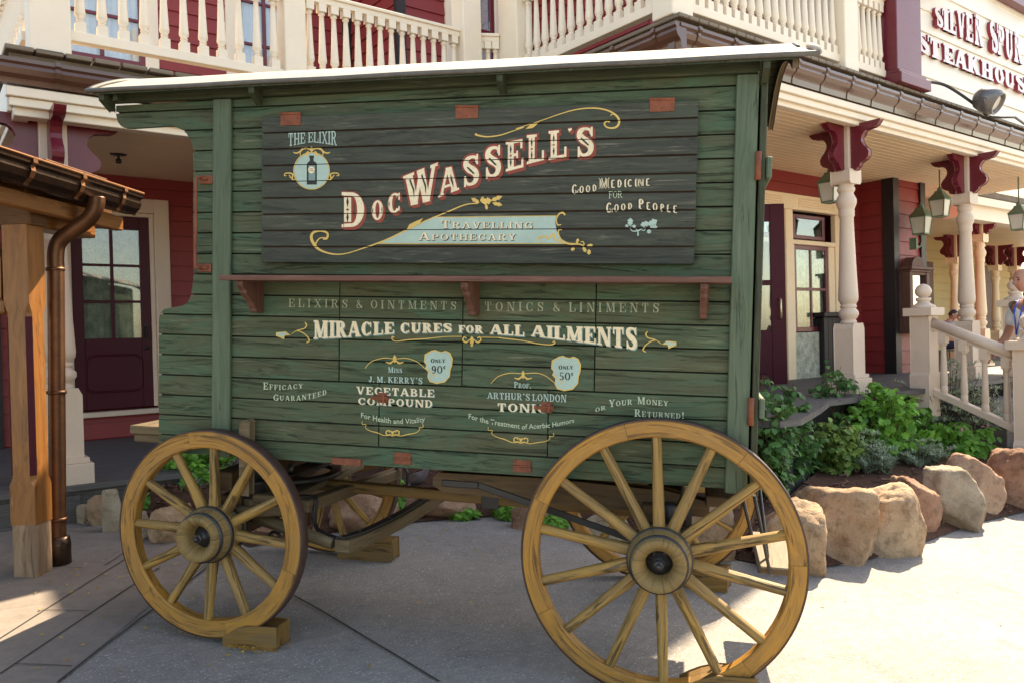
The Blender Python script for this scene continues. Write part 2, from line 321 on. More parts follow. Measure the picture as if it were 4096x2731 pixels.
M_rawpost = wood('worn_post_base', (0.05, 0.028, 0.02), (0.3, 0.19, 0.12), (0.45, 0.33, 0.24), worn=(0.07, 0.03, 0.02), wamt=0.8, gs=(1.0, 18))
M_deck = wood('grey_deck_boards', (0.05, 0.045, 0.045), (0.1, 0.092, 0.09), (0.17, 0.155, 0.15), worn=(0.22, 0.2, 0.18), wamt=0.2, tamt=0.4)
M_deckedge = wood('roof_deck_boards', (0.1, 0.075, 0.055), (0.2, 0.155, 0.115), (0.3, 0.24, 0.18), worn=(0.35, 0.3, 0.24), wamt=0.3)
M_curtain = paint('white_curtain', (0.8, 0.82, 0.86), var=0.05, rough=0.9, scale=3, bump=0)
M_lace = paint('lace_curtain', (0.42, 0.42, 0.33), var=0.5, rough=0.9, scale=9, dirt=(0.08, 0.09, 0.06), damt=0.8)
M_glass = glass_mat('window_glass', (0.92, 0.95, 0.96), 0.09)
M_lampglass = paint('frosted_lamp_glass', (0.6, 0.58, 0.52), var=0.1, rough=0.25)
M_verd = paint('verdigris_metal', (0.13, 0.18, 0.11), var=0.25, rough=0.5, scale=9, dirt=(0.05, 0.06, 0.04), damt=0.4)
M_conc = ground_mat('concrete', (0.225, 0.207, 0.192), (0.315, 0.29, 0.268), (0.75, 0.72, 0.68), sps=95, sp=0.45, bump=0.8)
M_plank = ground_mat('stamped_plank_concrete', (0.2, 0.165, 0.145), (0.28, 0.235, 0.2), (0.45, 0.4, 0.36), sp=0.15, bump=0.5)
M_joint = paint('joint_dark', (0.05, 0.045, 0.04), rough=0.95)
M_mulch = ground_mat('bark_mulch', (0.05, 0.022, 0.014), (0.1, 0.045, 0.028), (0.2, 0.1, 0.065), sps=60, sp=0.6, bump=1.0)
M_chip = wood('bark_chip', (0.05, 0.02, 0.012), (0.11, 0.045, 0.028), (0.2, 0.1, 0.065), wamt=0.2)
M_st = [stone_mat('tan_sandstone', (0.26, 0.15, 0.09), (0.42, 0.28, 0.18), (0.52, 0.39, 0.27)), stone_mat('red_sandstone', (0.2, 0.1, 0.065), (0.34, 0.19, 0.13), (0.46, 0.31, 0.21)), stone_mat('grey_stone', (0.26, 0.19, 0.13), (0.4, 0.32, 0.235), (0.5, 0.42, 0.32))]
M_leafD = leaf_mat('dark_green_leaf', (0.045, 0.12, 0.035), (0.11, 0.25, 0.07))
M_leafB = leaf_mat('bright_green_leaf', (0.1, 0.28, 0.04), (0.24, 0.5, 0.09), 0.5)
M_leafG = leaf_mat('grey_green_leaf', (0.22, 0.3, 0.2), (0.44, 0.52, 0.38), 0.3)
M_leafM = leaf_mat('mixed_leaf', (0.09, 0.2, 0.04), (0.27, 0.38, 0.1), 0.45)
M_stem = paint('plant_stem', (0.1, 0.06, 0.03), rough=0.8)
M_pink = leaf_mat('pink_petal', (0.55, 0.16, 0.3), (0.7, 0.4, 0.5), 0.4)
M_yleaf = leaf_mat('fallen_leaf', (0.35, 0.16, 0.02), (0.55, 0.38, 0.05), 0.2)
# ================================================================== ground
def sheet(name, pts, mat, dz=0.0, label=None):
    mb = MB(); mb.face([(x, y, gz(x, y)+dz) for x, y in pts], [(x, y) for x, y in pts]); o = mb.build(name, mat); o['kind'] = 'structure'; return o
sheet('ground', [(-60, -60), (90, -60), (90, 60), (-60, 60)], M_conc)
def gp(px, py): p = gnd(px, py); return (p.x, p.y)
path_pts = [gp(230, 2731), gp(592, 2430), gp(810, 2270), gp(960, 2170)]
d_ = Vector(path_pts[0])-Vector(path_pts[1]); e0 = Vector(path_pts[0])+d_.normalized()*3
pl = [tuple(e0)]+path_pts+[gp(560, 2110), gp(200, 2110)]
pl += [(-3.0, 6.6), (-6, 3), (-3, 0.4)]
sheet('path', pl, M_plank, 0.004)
mb = MB()
def groove(a, b, w, dz=0.009):
    a = Vector(a); b = Vector(b); d = (b-a).normalized(); n = Vector((-d.y, d.x))*w/2
    k = max(2, int((b-a).length/0.25)); P = [a.lerp(b, i/k)+Vector((-d.y, d.x))*rnd.uniform(-.004, .004) for i in range(k+1)]
    for p, q in zip(P, P[1:]):
        mb.face([(*(p+n), gz(*p)+dz), (*(q+n), gz(*q)+dz), (*(q-n), gz(*q)+dz), (*(p-n), gz(*p)+dz)])
for a, b, w in (((650, 2370), (1300, 2460), 0), ((3914, 2328), (4074, 2377), .004), ((3600, 2370), (3655, 2385), .004), ((3560, 2250), (3700, 2262), .003), ((3990, 2560), (4090, 2600), .004), ((3300, 2620), (3420, 2640), .003), ((1160, 2375), (1760, 2731), .012), ((230, 2731), (960, 2170), .012), ((0, 2700), (640, 2270), .008), ((0, 2560), (560, 2200), .007),
                ((155, 2440), (355, 2447), .006), ((60, 2660), (290, 2668), .006), ((420, 2265), (640, 2120), .006), ((250, 2270), (330, 2275), .005)):
    if w: groove(gp(*a), gp(*b), w)
o = mb.build('pavement_joints', M_joint); o['kind'] = 'structure'
# ================================================================== wagon
wagon = thing('horse_drawn_wagon', 'old green wooden medicine wagon with painted advertising boards and four ochre spoked wheels', 'wagon')
wagon.matrix_world = Matrix.Translation(W2B @ P0) @ W2B.to_4x4()
def WB(): return MB(off=P0)
YB = 3.32
def wp(px, py, Y=YB): p = wag(px, py, Y); return (p.x, p.z)
XZ = lambda a, b, d: (a, d, b)
hood = [(466.4, 425.7), (466.4, 464), (474, 490.8), (485, 504), (499, 511.8), (520, 513), (659.6, 504), (694, 504), (720.8, 515.6), (745.7, 532.8), (764.8, 563.5), (773.6, 597.9), (774.7, 1103.3), (771.6, 1137.7), (764, 1183.6), (752.5, 1210), (729.5, 1225), (683.6, 1233.4), (656.9, 1239), (643, 1254), (637, 1275.5)]
outline = [(0.205, -0.705), (0.205, 0.957)]+[wp(*p) for p in hood]+[(-2.49, -0.705)]
zl = [0.911-0.0955*k for k in range(17)]
bounds = [0.957]+zl+[-0.705]
seams = [(1358, 1052, 1527), (1851, 1052, 1550), (2382, 1052, 1567), (1516, 1535, 1790), (2192, 1558, 1830)]
seams = [(wp(x, (a+b)/2)[0], wp(x, a)[1]-.02, wp(x, b)[1]+.02) for x, a, b in seams]
mb = WB(); mbf = WB()
for k in range(len(bounds)-1):
    hi, lo = bounds[k]-.0055, bounds[k+1]+.0055
    P = clip(outline, 1, lo, hi)
    if len(P) < 3: continue
    mbf.prism(P, XZ, 4.2, 4.18)
    xs = sorted(x for x, a, b in seams if b < (lo+hi)/2 < a)
    cuts = [-9]+xs+[9]
    for a, b in zip(cuts, cuts[1:]):
        Q = clip(P, 0, a+.0045, b-.0045)
        if len(Q) > 2: mb.prism(Q, XZ, YB+rnd.uniform(-.0012, .0012), 3.338)
side = mb.build('side_wall', M_green, wagon, bevel=.004)
mbf.build('side_wall', M_green, wagon)
mb = WB(); mb.prism(outline, XZ, 3.3375, 3.349); mb.prism(outline, XZ, 4.176, 4.165); mb.build('wall_lining', M_gap, wagon)
mb = WB(); mb.box(-2.48, 0.2, 3.35, 4.165, -0.7, -0.66); mb.box(-2.16, -2.13, 3.35, 4.165, -0.66, 0.95); mb.build('floor', M_under, wagon)
# corner posts
mb = WB(); mb.box(-2.195, -2.102, 3.297, 3.3185, -0.705, 0.949); mb.build('corner_post', M_green2, wagon, bevel=.004)
mb = WB(); mb.box(0.132, 0.2175, 3.297, 3.3185, -0.715, 0.949); mb.box(.207, .2175, 3.32, 4.2, -.7, .95); mb.build('corner_post', M_green2, wagon, bevel=.004)
# frieze and rafter tails
x0 = wp(466, 425)[0]
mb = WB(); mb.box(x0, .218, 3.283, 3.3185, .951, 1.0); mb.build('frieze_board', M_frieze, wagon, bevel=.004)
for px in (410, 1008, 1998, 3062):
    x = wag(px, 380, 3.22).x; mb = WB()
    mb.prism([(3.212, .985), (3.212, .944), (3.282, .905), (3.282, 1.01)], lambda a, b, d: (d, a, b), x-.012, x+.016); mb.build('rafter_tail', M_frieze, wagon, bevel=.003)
# roof
RN, RF, RZ, RH = 3.2, 4.32, .986, .168
def arc(t, dz=0.0): return (RN+(RF-RN)*t, RZ+RH*(1-(2*t-1)**2)+dz)
rx0 = wag(345, 364, RN).x; rx1 = .425
mb = WB(); NN = 30
xs = [rx0+(rx1-rx0)*i/40 for i in range(41)]
rows = []
for t in [j/NN for j in range(NN+1)]:
    y, z = arc(t, .005); xr_ = rx1 if t < .06 else .362+.063*max(0, 1-(t-.06)/.08)
    rows.append([(min(x, xr_+.0001*x), y, z+.0035*mnoise.noise((x*2.2, y*5, 1))+(-.012 if x in (xs[0], xs[-1]) else 0)) for x in xs])
mb.grid(rows, lambda a, b: (b*.08, a*.04))
rows2 = [[(x, arc(t)[0], arc(t)[1]-.006) for x in (rx0+.01, .35)] for t in [j/NN for j in range(NN+1)]]
mb.grid(rows2, lambda a, b: (b, a*.04), False)
mb.build('roof', M_canvas, wagon)
mb = WB()
mb.tube([(x, RN-.002, RZ+.001*math.sin(x*9)) for x in xs], .0105, 8); mb.tube([(x, RF, RZ) for x in (rx0, .355)], .0105, 8)
mb.tube([(rx0, arc(j/NN)[0], arc(j/NN)[1]) for j in range(NN+1)], .011, 8); mb.build('roof_trim', M_zinc, wagon)
mb = WB(); mb.tube([(rx1-.004, RN, RZ+.003), (rx1-.004, arc(.05)[0], arc(.05)[1]+.004), (.4, arc(.1)[0], arc(.1)[1]+.004)], .013, 8); mb.build('roof_trim', M_canvas, wagon)
mb = WB(); mb.tube([(.36, arc(j/NN)[0], arc(j/NN)[1]) for j in range(3, NN+1)], .008, 8); mb.build('roof_trim', M_zinc, wagon)
mb = WB()
for j in range(15):
    t0, t1 = j/15+.004, (j+1)/15-.004; a, b = arc(t0, -.008), arc(t1, -.008)
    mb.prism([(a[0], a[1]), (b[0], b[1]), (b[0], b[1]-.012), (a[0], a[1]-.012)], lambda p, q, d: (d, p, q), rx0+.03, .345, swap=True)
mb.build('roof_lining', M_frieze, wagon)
for xb in (.345, -2.66):
    mb = WB(); ins = [arc(.03+.94*j/24, -.02) for j in range(25)]; outs = [arc(.03+.94*j/24, -.062) for j in range(25)]
    mb.prism(ins+outs[::-1], lambda p, q, d: (d, p, q), xb-.012, xb+.012); mb.build('roof_bow', M_grey if xb > 0 else M_frieze, wagon, bevel=.004)
# rear door
mb = WB(); 
for j in range(7): mb.box(.226, .252, 3.298+j*.129, 3.298+(j+1)*.129-.004, -.70, .925)
rdoor = mb.build('rear_door', M_frieze, wagon, bevel=.003)
mb = WB()
for za, zb in ((wag(3090, 627, 3.3).z, wag(3090, 715, 3.3).z), (wag(3035, 1590, 3.3).z, wag(3035, 1672, 3.3).z)): mb = WB(); mb.box(.2535, .275, 3.285, 4.17, zb, za); mb.build('batten', M_green2, rdoor, bevel=.005)
for py0, py1, px in ((607, 720, 3034), (1590, 1700, 3005)):
    mb = WB(); a, b = wag(px, py0, 3.285), wag(px, py1, 3.285); mb.tube([(.222, 3.287, a.z), (.222, 3.287, (a.z+b.z)/2), (.222, 3.287, b.z)], .0125, 12); mb.build('hinge', M_rust, rdoor)
# sign board
YS = 3.284
c = [wag(*p, YS) for p in ((1046.8, 467.8), (2797.7, 398.7), (2778.5, 1059.3), (1042.5, 1053.6))]
sx0, sx1, sz1, sz0 = (c[0].x+c[3].x)/2, (c[1].x+c[2].x)/2, (c[0].z+c[1].z)/2, (c[2].z+c[3].z)/2
mb = WB()
for k in range(9):
    a, b = sz1-(sz1-sz0)*k/9, sz1-(sz1-sz0)*(k+1)/9
    mb.box(sx0+rnd.uniform(0, .003), sx1-rnd.uniform(0, .003), YS+rnd.uniform(-.001, .001), YS+.022, b+.003, a-.003)
sign = mb.build('sign_board', M_sign, wagon, bevel=.003, seg=2)
mb = WB(); mb.box(sx0+.006, sx1-.006, YS+.011, YS+.028, sz0+.006, sz1-.006); mb.build('sign_backing', M_signgap, sign)
def plate(mb, px0, py0, px1, py1, Y, screws=()):
    a, b = wag(px0, py0, Y), wag(px1, py1, Y)
    mb.box(a.x, b.x, Y, Y+.012, b.z, a.z)
    for u, v in screws:
        x, z = a.x+(b.x-a.x)*u, a.z+(b.z-a.z)*v
        mb.lathe([(.0045, 0), (.0045, .0012), (.001, .002)], Matrix.Translation((x, Y, z)) @ Matrix.Rotation(pi/2, 4, 'X'), 10)
for r in ((1122, 452, 1202, 501), (1822, 424, 1911, 473), (2600, 394, 2698, 445)):
    mb = WB(); plate(mb, *r, YS-.004, ((.12, .5), (.88, .5), (.5, .78)))
    a, b = wag(r[0], r[1], YS), wag(r[2], r[1], YS); mb.tube([(a.x-.002, YS-.004, a.z-.004), (b.x+.002, YS-.004, b.z-.004)], .006, 8); mb.build('hinge', M_rust, sign, bevel=.0015)
# lower hatch fittings
for r in ((1577, 1807, 1642, 1858), (2052, 1836, 2124, 1890)):
    mb = WB(); mid = (r[1]+r[3])/2; plate(mb, r[0], r[1], r[2], mid-1, YB-.006, ((.13, .3), (.87, .3), (.5, .6))); plate(mb, r[0], mid+1, r[2], r[3], YB-.006, ((.13, .7), (.87, .7), (.5, .4)))
    a, b = wag(r[0], mid, YB), wag(r[2], mid, YB); mb.tube([(a.x, YB-.007, a.z), (b.x, YB-.007, b.z)], .005, 8); mb.build('hinge', M_rust, wagon, bevel=.0015)
mb = WB(); plate(mb, 1327, 1829, 1442, 1862, YB-.008, ((.18, .5), (.86, .5))); mb.build('iron_strap', M_rust, wagon, bevel=.004)
for px, py in ((1524, 1590), (2180, 1628)):
    mb = WB(); a = wag(px, py, YB); mb.box(a.x-.016, a.x+.03, YB-.005, YB, a.z-.022, a.z+.024); mb.box(a.x-.045, a.x+.04, YB-.014, YB-.005, a.z-.008, a.z+.008); mb.tube([(a.x-.03, YB-.016, a.z+.004), (a.x+.035, YB-.016, a.z+.004)], .005, 8)
    mb.box(a.x+.014, a.x+.024, YB-.022, YB-.014, a.z-.02, a.z+.02); mb.build('latch', M_rust, wagon, bevel=.001)
# shelf
xl, xr, YF = wag(875, 1112, 3.12).x, wag(2928, 1115, 3.12).x, 3.12
zL, zR = wag(880, 1100, YF).z, wag(2926, 1107, YF).z
tilt = (zR-zL)/(xr-xl)
def slant(a, b, d): return (a, d, b)
mb = WB(); mb.obox(Matrix.Translation(((xl+xr)/2, (YF+3.318)/2, (zL+zR)/2-.0115)) @ Matrix.Rotation(-math.atan(tilt), 4, 'Y'), xr-xl, .198, .023)
shelf = mb.build('shelf', M_shelf, wagon, bevel=.003, seg=2)
prof = [(3.318, 0), (3.15, 0), (3.148, -.02), (3.165, -.034), (3.178, -.04), (3.182, -.055), (3.205, -.07), (3.235, -.095), (3.25, -.115), (3.258, -.118), (3.265, -.138), (3.318, -.138)]
for px in (985, 1873, 2818):
    x = wag(px, 1180, 3.2).x; zt = zL+tilt*(x-xl)-.0235
    mb = WB(); mb.prism([(a, zt+b) for a, b in prof], lambda a, b, d: (d, a, b), x-.0165, x+.0165, swap=True); mb.build('bracket', M_shelf, shelf, bevel=.003)
# grab handle
mb = WB(); a, b = wag(784, 712, 3.27), wag(781, 1068, 3.27)
ia, ib = wag(836, 718, YB), wag(836, 1073, YB)
mb.tube(spline([(ia.x, YB-.012, ia.z), (ia.x-.02, YB-.03, ia.z+.0), (a.x+.012, 3.272, a.z+.002), (a.x, 3.27, a.z-.015), (a.x, 3.27, (a.z+b.z)/2), (b.x, 3.27, b.z+.015), (b.x+.012, 3.272, b.z-.002), (ib.x-.02, YB-.03, ib.z), (ib.x, YB-.012, ib.z)], 5), .0075, 8)
plate(mb, 796, 704, 850, 735, YB-.012, ((.8, .25), (.85, .75))); plate(mb, 791, 1056, 845, 1087, YB-.012, ((.8, .25), (.15, .75))); mb.build('grab_handle', M_rust, wagon)
# footboard and stake
mb = WB(); mb.box(-2.76, -2.493, 3.45, 4.15, -.648, -.606); mb.box(-2.75, -2.493, 3.47, 4.15, -.69, -.6495); mb.build('footboard', M_grey, wagon, bevel=.005)
mb = WB(); a, b = wag(990, 1678, 3.27), wag(975, 1860, 3.27)
mb.prism([(a.x-.022, -.86), (a.x-.024, a.z-.03), (a.x-.012, a.z-.004), (a.x+.01, a.z), (a.x+.022, a.z-.006), (a.x+.02, -.86)], XZ, 3.245, 3.29); mb.build('stake', M_grey, wagon, bevel=.004)
# ------------------------------------------------------------------ wheels
def wheel(x, y, z, ro, ri, nsp, a0, kind, depth=.058, hs=1.0, yaw=0.0, flip=False):
    M = Matrix.Translation(Vector((x, y, z))-P0) @ Matrix.Rotation(yaw, 4, 'Z')
    if flip: M = M @ Matrix.Rotation(pi, 4, 'Z')
    n = 96; rt = ro-.007; mb = MB(); nf = nsp//2
    def P(r, th, d): return (r*math.cos(th), d, r*math.sin(th))
    # felloes: separate wooden segments with fine gaps
    for f in range(nf):
        t0 = 2*pi*f/nf+a0+pi/nsp; t1 = t0+2*pi/nf-.0025; k = 14
        ths = [t0+(t1-t0)*j/k for j in range(k+1)]; o = rnd.random()*20
        ch = .006
        sec = [(ri, depth-ch), (ri, ch), (ri+ch, 0), (rt-.004, 0), (rt, .004), (rt, depth-ch), (rt-ch, depth), (ri+ch, depth), (ri, depth-ch)]
        rows = [[P(r, th, d) for r, d in sec] for th in ths]
        mb.grid(rows, lambda a, b: (a*(t1-t0)/k*ro+o, [0, .05, .056, .056+rt-ri, .13, .18, .19, .27, .28][b]), False)
        for th in (t0, t1): mb.face([P(r, th, d) for r, d in sec[:-1]])
    w = mb.build('wheel', M_ochre, wagon); w.matrix_local = M
    mb = MB(); sec = [(rt+.0004, .002), (ro-.002, .0015), (ro, .004), (ro, depth), (ro-.002, depth+.003), (rt+.0004, depth+.003)]
    mb.grid([[P(r, 2*pi*j/n, d) for r, d in sec] for j in range(n)], lambda a, b: (a*.03, b*.01), True, closev=True); mb.build('iron_tyre', M_tyre, w)
    mb = MB()
    for k in range(nsp):
        th = a0+2*pi*k/nsp; d = Vector((math.cos(th), 0, math.sin(th))); tng = Vector((-math.sin(th), 0, math.cos(th)))
        yh, yr = .026+.03, .03; o = rnd.random()*30; rows = []; acc = []
        r0, r1 = .085*hs, ri+.004
        for j in range(9):
            s = j/8; r = r0+(r1-r0)*s; cy = yh+(yr-yh)*s
            tw = .026-.0055*min(1, s*1.3) if s > .12 else .027; tdp = .028-.006*s; pw = 0.55+.45*min(1, s*2.2)
            ring = []
            for q in range(14):
                a = 2*pi*q/14; ca, sa = math.cos(a), math.sin(a)
                ring.append(d*r+tng*tw*math.copysign(abs(ca)**pw, ca)+Vector((0, cy+tdp*math.copysign(abs(sa)**pw, sa), 0)))
            rows.append(ring); acc.append(r)
        mb.grid(rows, lambda a, b: (acc[a]+o, b*.011), True, closeu=True)
    mb.build('spokes', M_spoke, w)
    mb = MB(); H = Matrix.Rotation(-pi/2, 4, 'X')  # lathe height -> +y (inwards)
    s = hs
    prof = [(.052*s, .02), (.056*s, -.055), (.075*s, -.075), (.1*s, -.087), (.104*s, -.083), (.108*s, -.06), (.116*s, -.045), (.118*s, -.025), (.129*s, .005), (.131*s, .025), (.131*s, .07), (.122*s, .11), (.105*s, .15), (.09*s, .19)]
    mb.lathe(prof, H, 40, along=True); hub = mb.build('hub', M_hub, w)
    mb = MB()
    for r, h0, h1 in ((.1165, -.058, -.024), (.1325, .0, .018), (.1325, .078, .098), (.111, .14, .16)):
        mb.lathe([(r*s-.008, h0), (r*s, h0), (r*s, h1), (r*s-.008, h1)], H, 40, caps=False)
    mb.lathe([(0, -.025), (.05*s, -.02), (.05*s, .0)], H, 24); mb.lathe([(.0, -.07), (.02, -.069), (.022, -.066), (.022, -.045), (.034, -.043), (.034, -.022), (.05, -.02)], H, 6, caps=False); mb.lathe([(.0, -.088), (.012, -.087), (.013, -.07)], H, 4); mb.build('hub_band', M_iron, w)
    return w
wheel(-.117, 3.2, -.984, .568, .4945, 14, rad(93), 'rear')
wheel(-.2, 4.66, -.972, .5635, .4905, 14, rad(80), 'rear', flip=True)
wheel(-2.15, 3.2, -1.045, .481, .398, 12, rad(88), 'front', hs=.98, yaw=rad(-2))
wheel(-2.24, 4.66, -1.06, .481, .398, 12, rad(74), 'front', flip=True, yaw=rad(-3))
# ------------------------------------------------------------------ undercarriage
def part(name, mat, fn, bevel=.005):
    mb = WB(); fn(mb); return mb.build(name, mat, wagon, bevel=bevel)
part('axle', M_under, lambda m: (m.box(-.175, -.065, 3.36, 4.5, -1.02, -.92), m.tube([(-.117, 3.22, -.977), (-.117, 4.64, -.977)], .03, 12)))
part('axle', M_under, lambda m: (m.box(-2.2, -2.09, 3.36, 4.5, -1.10, -1.0), m.tube([(-2.15, 3.22, -1.045), (-2.22, 4.64, -1.055)], .03, 12)))
part('bolster', M_under, lambda m: (m.box(-2.2, -2.08, 3.36, 4.45, -.99, -.90), m.box(-2.19, -2.09, 3.3, 4.4, -.86, -.775)))
part('bolster', M_under, lambda m: m.box(-.2, -.04, 3.36, 4.4, -.915, -.8))
part('reach_pole', M_ochreD, lambda m: m.beam((-2.15, 3.86, -.93), (-.1, 3.83, -.945), .06, .052))
part('frame_rail', M_under, lambda m: (m.prism([(-1.12, -.74), (-1.14, -.76), (-1.14, -.79), (-1.1, -.815), (-.6, -.835), (.07, -.845), (.07, -.79), (-.1, -.755), (-.6, -.735)], XZ, 3.42, 3.5), m.box(-2.0, .12, 4.0, 4.08, -.8, -.72)))
part('frame_rail_plate', M_iron, lambda m: (m.box(-1.1, -.93, 3.412, 3.421, -.795, -.765), m.box(-1.02, -.93, 3.81, 3.9, -.985, -.9), m.beam((-.93, 3.42, -.78), (-.1, 3.4, -1.0), .008, .03)), .003)
part('cross_beam', M_grey, lambda m: m.beam((-1.80, 3.44, -.945), (-1.66, 4.32, -.945), .062, .058, ))
part('cross_beam', M_grey, lambda m: m.beam((-1.9, 3.43, -.915), (-1.9, 4.3, -.915), .08, .03))
part('draw_bar', M_grey, lambda m: m.tube([(-2.14, 3.46, -1.0), (-1.9, 3.42, -1.04), (-1.6, 3.36, -1.085)], [.033, .032, .028], 10))
def brk(m):
    P = spline([(-1.545, 3.33, -1.085), (-1.50, 3.5, -1.085), (-1.42, 3.8, -1.06), (-1.33, 4.1, -1.0), (-1.27, 4.3, -.93)], 5)
    rows = []
    for p in P: rows.append([p+Vector((-.035, 0, .03)), p+Vector((.035, 0, .03)), p+Vector((.035, 0, -.03)), p+Vector((-.035, 0, -.03))])
    o = 3.0; m.grid(rows, lambda a, b: (a*.06, b*.07), False, closeu=True); m.face(rows[0]); m.face(rows[-1])
part('brake_beam', M_grey, brk, .004)
def brkp(m):
    P = spline([(-1.56, 3.345, -1.052), (-1.50, 3.5, -1.051), (-1.42, 3.8, -1.025), (-1.33, 4.1, -.966)], 5)
    rows = [[p+Vector((-.02, 0, .0)), p+Vector((-.02, 0, .007)), p+Vector((.02, 0, .007)), p+Vector((.02, 0, .0))] for p in P]
    m.grid(rows, lambda a, b: (a*.06, b*.07), False, closeu=True); m.face(rows[0]); m.face(rows[-1])
    for p in P[::4]: m.lathe([(.009, 0), (.008, .006), (0, .008)], Matrix.Translation(p+Vector((0, 0, .007))), 10)
part('iron_strap', M_iron, brkp, 0)
def strap(m, pts, w=.03, th=.007):
    P = spline(pts, 6); rows = []
    for k, p in enumerate(P):
        t = (P[min(k+1, len(P)-1)]-P[max(k-1, 0)]).normalized(); n = t.cross(Vector((0, 1, 0))).normalized()
        rows.append([p+Vector((0, -w/2, 0))+n*th/2, p+Vector((0, w/2, 0))+n*th/2, p+Vector((0, w/2, 0))-n*th/2, p+Vector((0, -w/2, 0))-n*th/2])
    m.grid(rows, lambda a, b: (a*.03, b*.03), False, closeu=True); m.face(rows[0]); m.face(rows[-1])
part('iron_strap', M_iron, lambda m: strap(m, [(-1.85, 3.5, -.912), (-1.79, 3.5, -.908), (-1.755, 3.49, -.92), (-1.748, 3.47, -.97), (-1.735, 3.44, -1.02), (-1.69, 3.4, -1.045), (-1.6, 3.37, -1.056), (-1.53, 3.35, -1.06)]), 0)
part('iron_strap', M_iron, lambda m: strap(m, [(-1.66, 4.28, -.912), (-1.61, 4.28, -.9), (-1.585, 4.28, -.93), (-1.58, 4.28, -1.0), (-1.55, 4.28, -1.02)]), 0)
part('cross_beam_foot', M_under, lambda m: (m.box(-1.83, -1.79, 3.47, 3.51, -1.05, -.975), m.box(-1.69, -1.65, 4.18, 4.22, -1.05, -.975), m.box(-1.88, -1.6, 4.1, 4.18, -1.03, -.98)), .004)
part('fifth_wheel', M_iron, lambda m: (m.lathe([(.26, -.012), (.31, -.012), (.31, .012), (.26, .012)], Matrix.Translation((-2.14, 3.86, -.88)), 40, caps=False), m.lathe([(.06, -.04), (.06, .04)], Matrix.Translation((-2.14, 3.86, -.87)), 20), m.beam((-2.1, 3.5, -.88), (-1.95, 4.2, -.87), .035, .012)), 0)
part('stake_socket', M_iron, lambda m: (m.lathe([(.05, -.07), (.054, -.065), (.054, -.005), (.058, 0), (.058, .008), (.03, .01)], Matrix.Translation((-2.04, 3.42, -.84)), 24), m.tube([(-2.04, 3.42, -.83), (-2.04, 3.42, -.7)], .028, 10)), 0)
part('bolster_end', M_grey, lambda m: (m.lathe([(.053, -.13), (.055, -.07)], Matrix.Translation((-2.04, 3.42, -.84)), 20), m.box(-2.02, -1.86, 3.36, 3.46, -.925, -.885), m.beam((-2.12, 3.36, -.97), (-1.82, 3.44, -.955), .08, .05)), .006)
part('tow_ring', M_iron, lambda m: (m.tube([(-1.98+.032*math.cos(2*pi*j/24), 3.5, -1.13+.032*math.sin(2*pi*j/24)) for j in range(25)], .0085, 8), m.tube([(-1.965, 3.5, -1.09), (-1.965, 3.5, -.94)], .012, 8)), 0)
part('spring_bracket', M_iron, lambda m: (m.lathe([(.022, -.09), (.024, -.085), (.03, -.03), (.03, .03), (.022, .045)], Matrix.Translation((-.085, 3.36, -.83)), 16), m.tube([(-.05, 3.36, -.79), (-.03, 3.35, -.72), (-.06, 3.34, -.6), (-.1, 3.34, -.55)], .006, 6), m.box(-.02, .005, 3.37, 3.39, -.88, -.73), m.box(-.15, .0, 3.38, 3.5, -.9, -.885)), 0)
part('drop_bar', M_under, lambda m: m.box(.06, .2, 3.4, 4.0, -.80, -.755), .005)
st = part('rear_step', M_grey, lambda m: m.beam((.38, 3.68, -1.135), (.38, 4.15, -1.10), .16, .035), .006)
mb = WB(); mb.tube([(.3, 3.78, -.76), (.36, 3.8, -1.18), (.37, 3.82, -1.2)], .0075, 8); mb.tube([(.21, 3.5, -.76), (.31, 3.68, -1.14)], .0075, 8); mb.tube([(.26, 3.5, -.76), (.35, 3.67, -1.14)], .0075, 8); mb.build('hanger_rod', M_iron, st)
# ------------------------------------------------------------------ wheel chocks: things of their own
def chock(label, p, q, w, h, wedge):
    p = Vector(p); q = Vector(q); d = q-p; L = Vector((d.x, d.y)).length; ang = math.atan2(d.y, d.x)
    prf = [(0, 0), (L, 0), (L, h), (L*wedge, h), (L*wedge*.55, h*.82), (L*.12, h*.62), (0, h*.42)] if wedge > 0 else [(0, 0), (L, 0), (L, h), (0, h)]
    mb = MB(); mb.prism(prf, lambda a, b, e: (a, e, b), -w/2, w/2); o = mb.build('wheel_chock', M_ochreD, None, bevel=.006, seg=2)
    o.location = (p.x, p.y, gz(p.x, p.y)-.004); o.rotation_euler = (0, 0, ang); tag(o, label, 'chock', 'wooden chocks under the wagon wheels'); return o
def wloc(x, y): p = W2B @ Vector((x, y, -1.53)); return (p.x, p.y, p.z)
chock('ochre wooden chock against the near small front wheel, yellow leaves at its foot', wloc(-2.05, 3.24), wloc(-1.79, 3.24), .12, .1, .45)
chock('ochre wooden chock under the far small front wheel below the curved brake beam', wloc(-2.13, 4.6), wloc(-1.78, 4.6), .13, .115, .3)
chock('ochre wooden chock under the big near rear wheel at the photo bottom edge', wloc(-.02, 3.24), wloc(.27, 3.24), .13, .1, .5)
chock('ochre wooden chock under the far rear wheel, seen through spokes of the near rear wheel', wloc(-.15, 4.62), wloc(.215, 4.55), .13, .11, .3)
